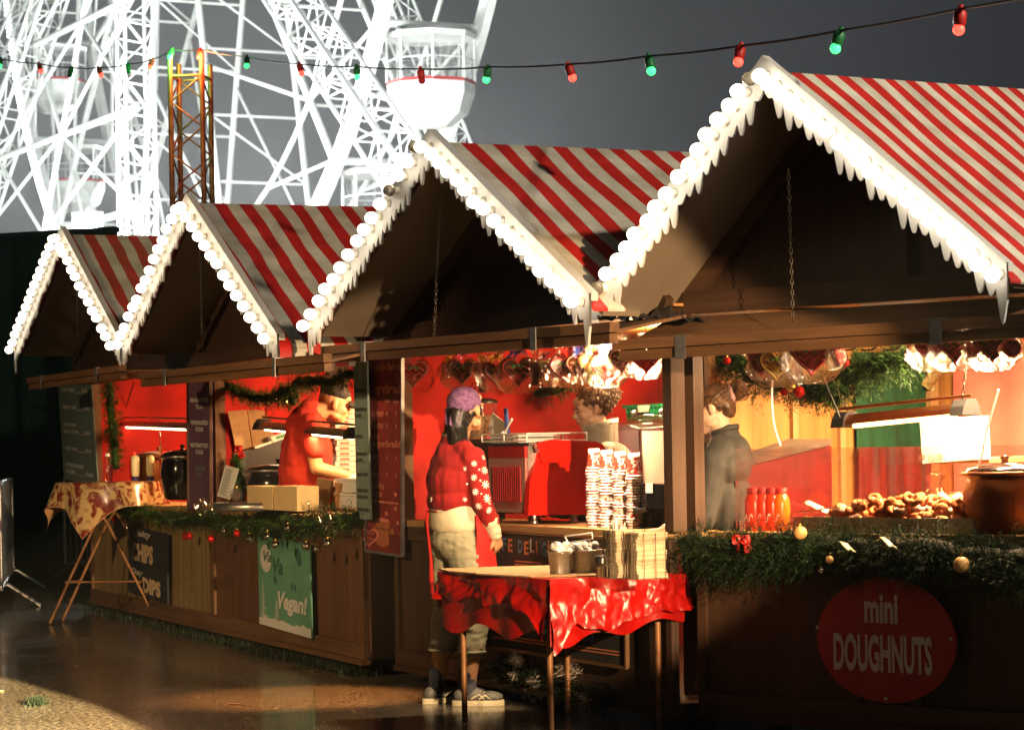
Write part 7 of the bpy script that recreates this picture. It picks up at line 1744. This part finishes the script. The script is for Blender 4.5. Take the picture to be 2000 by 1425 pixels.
for v in cm.vertices:
    l = M4.inverted()@(v.co-hc4)
    if l.z < .055: l.z = .055+(l.z-.055)*.1; v.co = hc4+M4@l
cp4 = link_mesh(cm, 'cap', ma)
mb = MB(); mb.grid(lambda a, b_: g4((-.062+.124*a), .070+.085*b_*math.sin(math.pi*(.18+.64*a))+.012*math.sin(math.pi*a), .058-.012*b_-.028*(2*a-1)**2), 14, 8, two=(0, 0, -.005)); mb.build('peak', 'cap_black', cp4)
# ---------------------------------------------------------------- lamps of the market and added lights
warm = (1, .62, .30); wwhite = (1, .80, .52)
lamp('SPOT', 'flood_lamp', (3.9, 0, 2.75), 14500, (1, .66, .35), .06, aim=F2.w((1.15, -.1, 1.08)), angle=9.8, blend=.12)
lamp('SPOT', 'mast_lamp', (7.5, 6.5, 6.2), 3800, (1, .84, .62), .15, aim=F1.w((1.9, .6, 2.5)), angle=62, blend=.6)
lamp('SPOT', 'path_lamp', (-8.5, 9.5, 4.2), 1900, (1, .66, .32), .12, aim=F3.w((.4, -.1, .8)), angle=50, blend=.6)
lamp('AREA', 'stall_light', F1.w((1.25, 1.10, 1.93)), 230, (1, .66, .34), 1.1, aim=F1.w((1.0, .9, 0)), sy=.15)
lamp('AREA', 'stall_light', F2.w((2.55, -.02, 1.83)), 75, (1, .70, .40), .22, aim=F2.w((2.25, .20, 1.0)), sy=.06)
lamp('AREA', 'stall_light', F3.w((2.1, 1.2, 1.90)), 105, (1, .60, .28), .5, aim=F3.w((1.2, .9, .5)), sy=.3)
lamp('AREA', 'stall_light', F4.w((2.4, 1.0, 1.90)), 95, (1, .52, .22), .5, aim=F4.w((1.2, .9, .5)), sy=.3)
lamp('AREA', 'heat_lamp_light', F3.onY(605, 845, .22)+Vector((0, 0, -.02)) if 0 else F3.w(F3.onY(605, 845, .22)+Vector((0, 0, -.03))), 14, (1, .62, .25), .7, aim=F3.w(F3.onY(605, 845, .22)+Vector((0, -.1, -1))), sy=.05)
lamp('AREA', 'heat_lamp_light', F1.w(F1.onY(1765, 815, .42)+Vector((0, 0, -.05))), 30, (1, .50, .18), .6, aim=F1.w(F1.onY(1765, 815, .42)+Vector((0, -.05, -1))), sy=.05)

lamp('SPOT', 'ground_patch_beam', (3.9, 0, 2.75), 400000, (1, .70, .34), .05, aim=(-3.15, 14.0, 0), angle=5.0, blend=.10)  # second beam at the flood's place, added for the golden ground patch

lamp('POINT', 'stall_fill_point', F3.w((1.5, 1.0, 1.80)), 30, (1, .36, .10), .05)  # unseen point added so orange light spills onto the ground
lamp('POINT', 'stall_fill_point', F2.w((1.3, .95, 1.80)), 75, (1, .60, .28), .05)  # unseen point added to spill light outward and brighten the stall

lamp('SPOT', 'orange_patch_spot', F2.w((.9, -.38, 1.80)), 650, (1, .40, .12), .04, aim=hit_z(600, 1362, 0), angle=48, blend=.7)  # added spot under the hatch for the orange patch on the ground

lamp('AREA', 'stall_light', F1.w((1.45, .50, 1.91)), 170, (1, .68, .36), .7, aim=F1.w((1.2, .5, 0)), sy=.10)  # added front light that picks out the garland and doughnuts
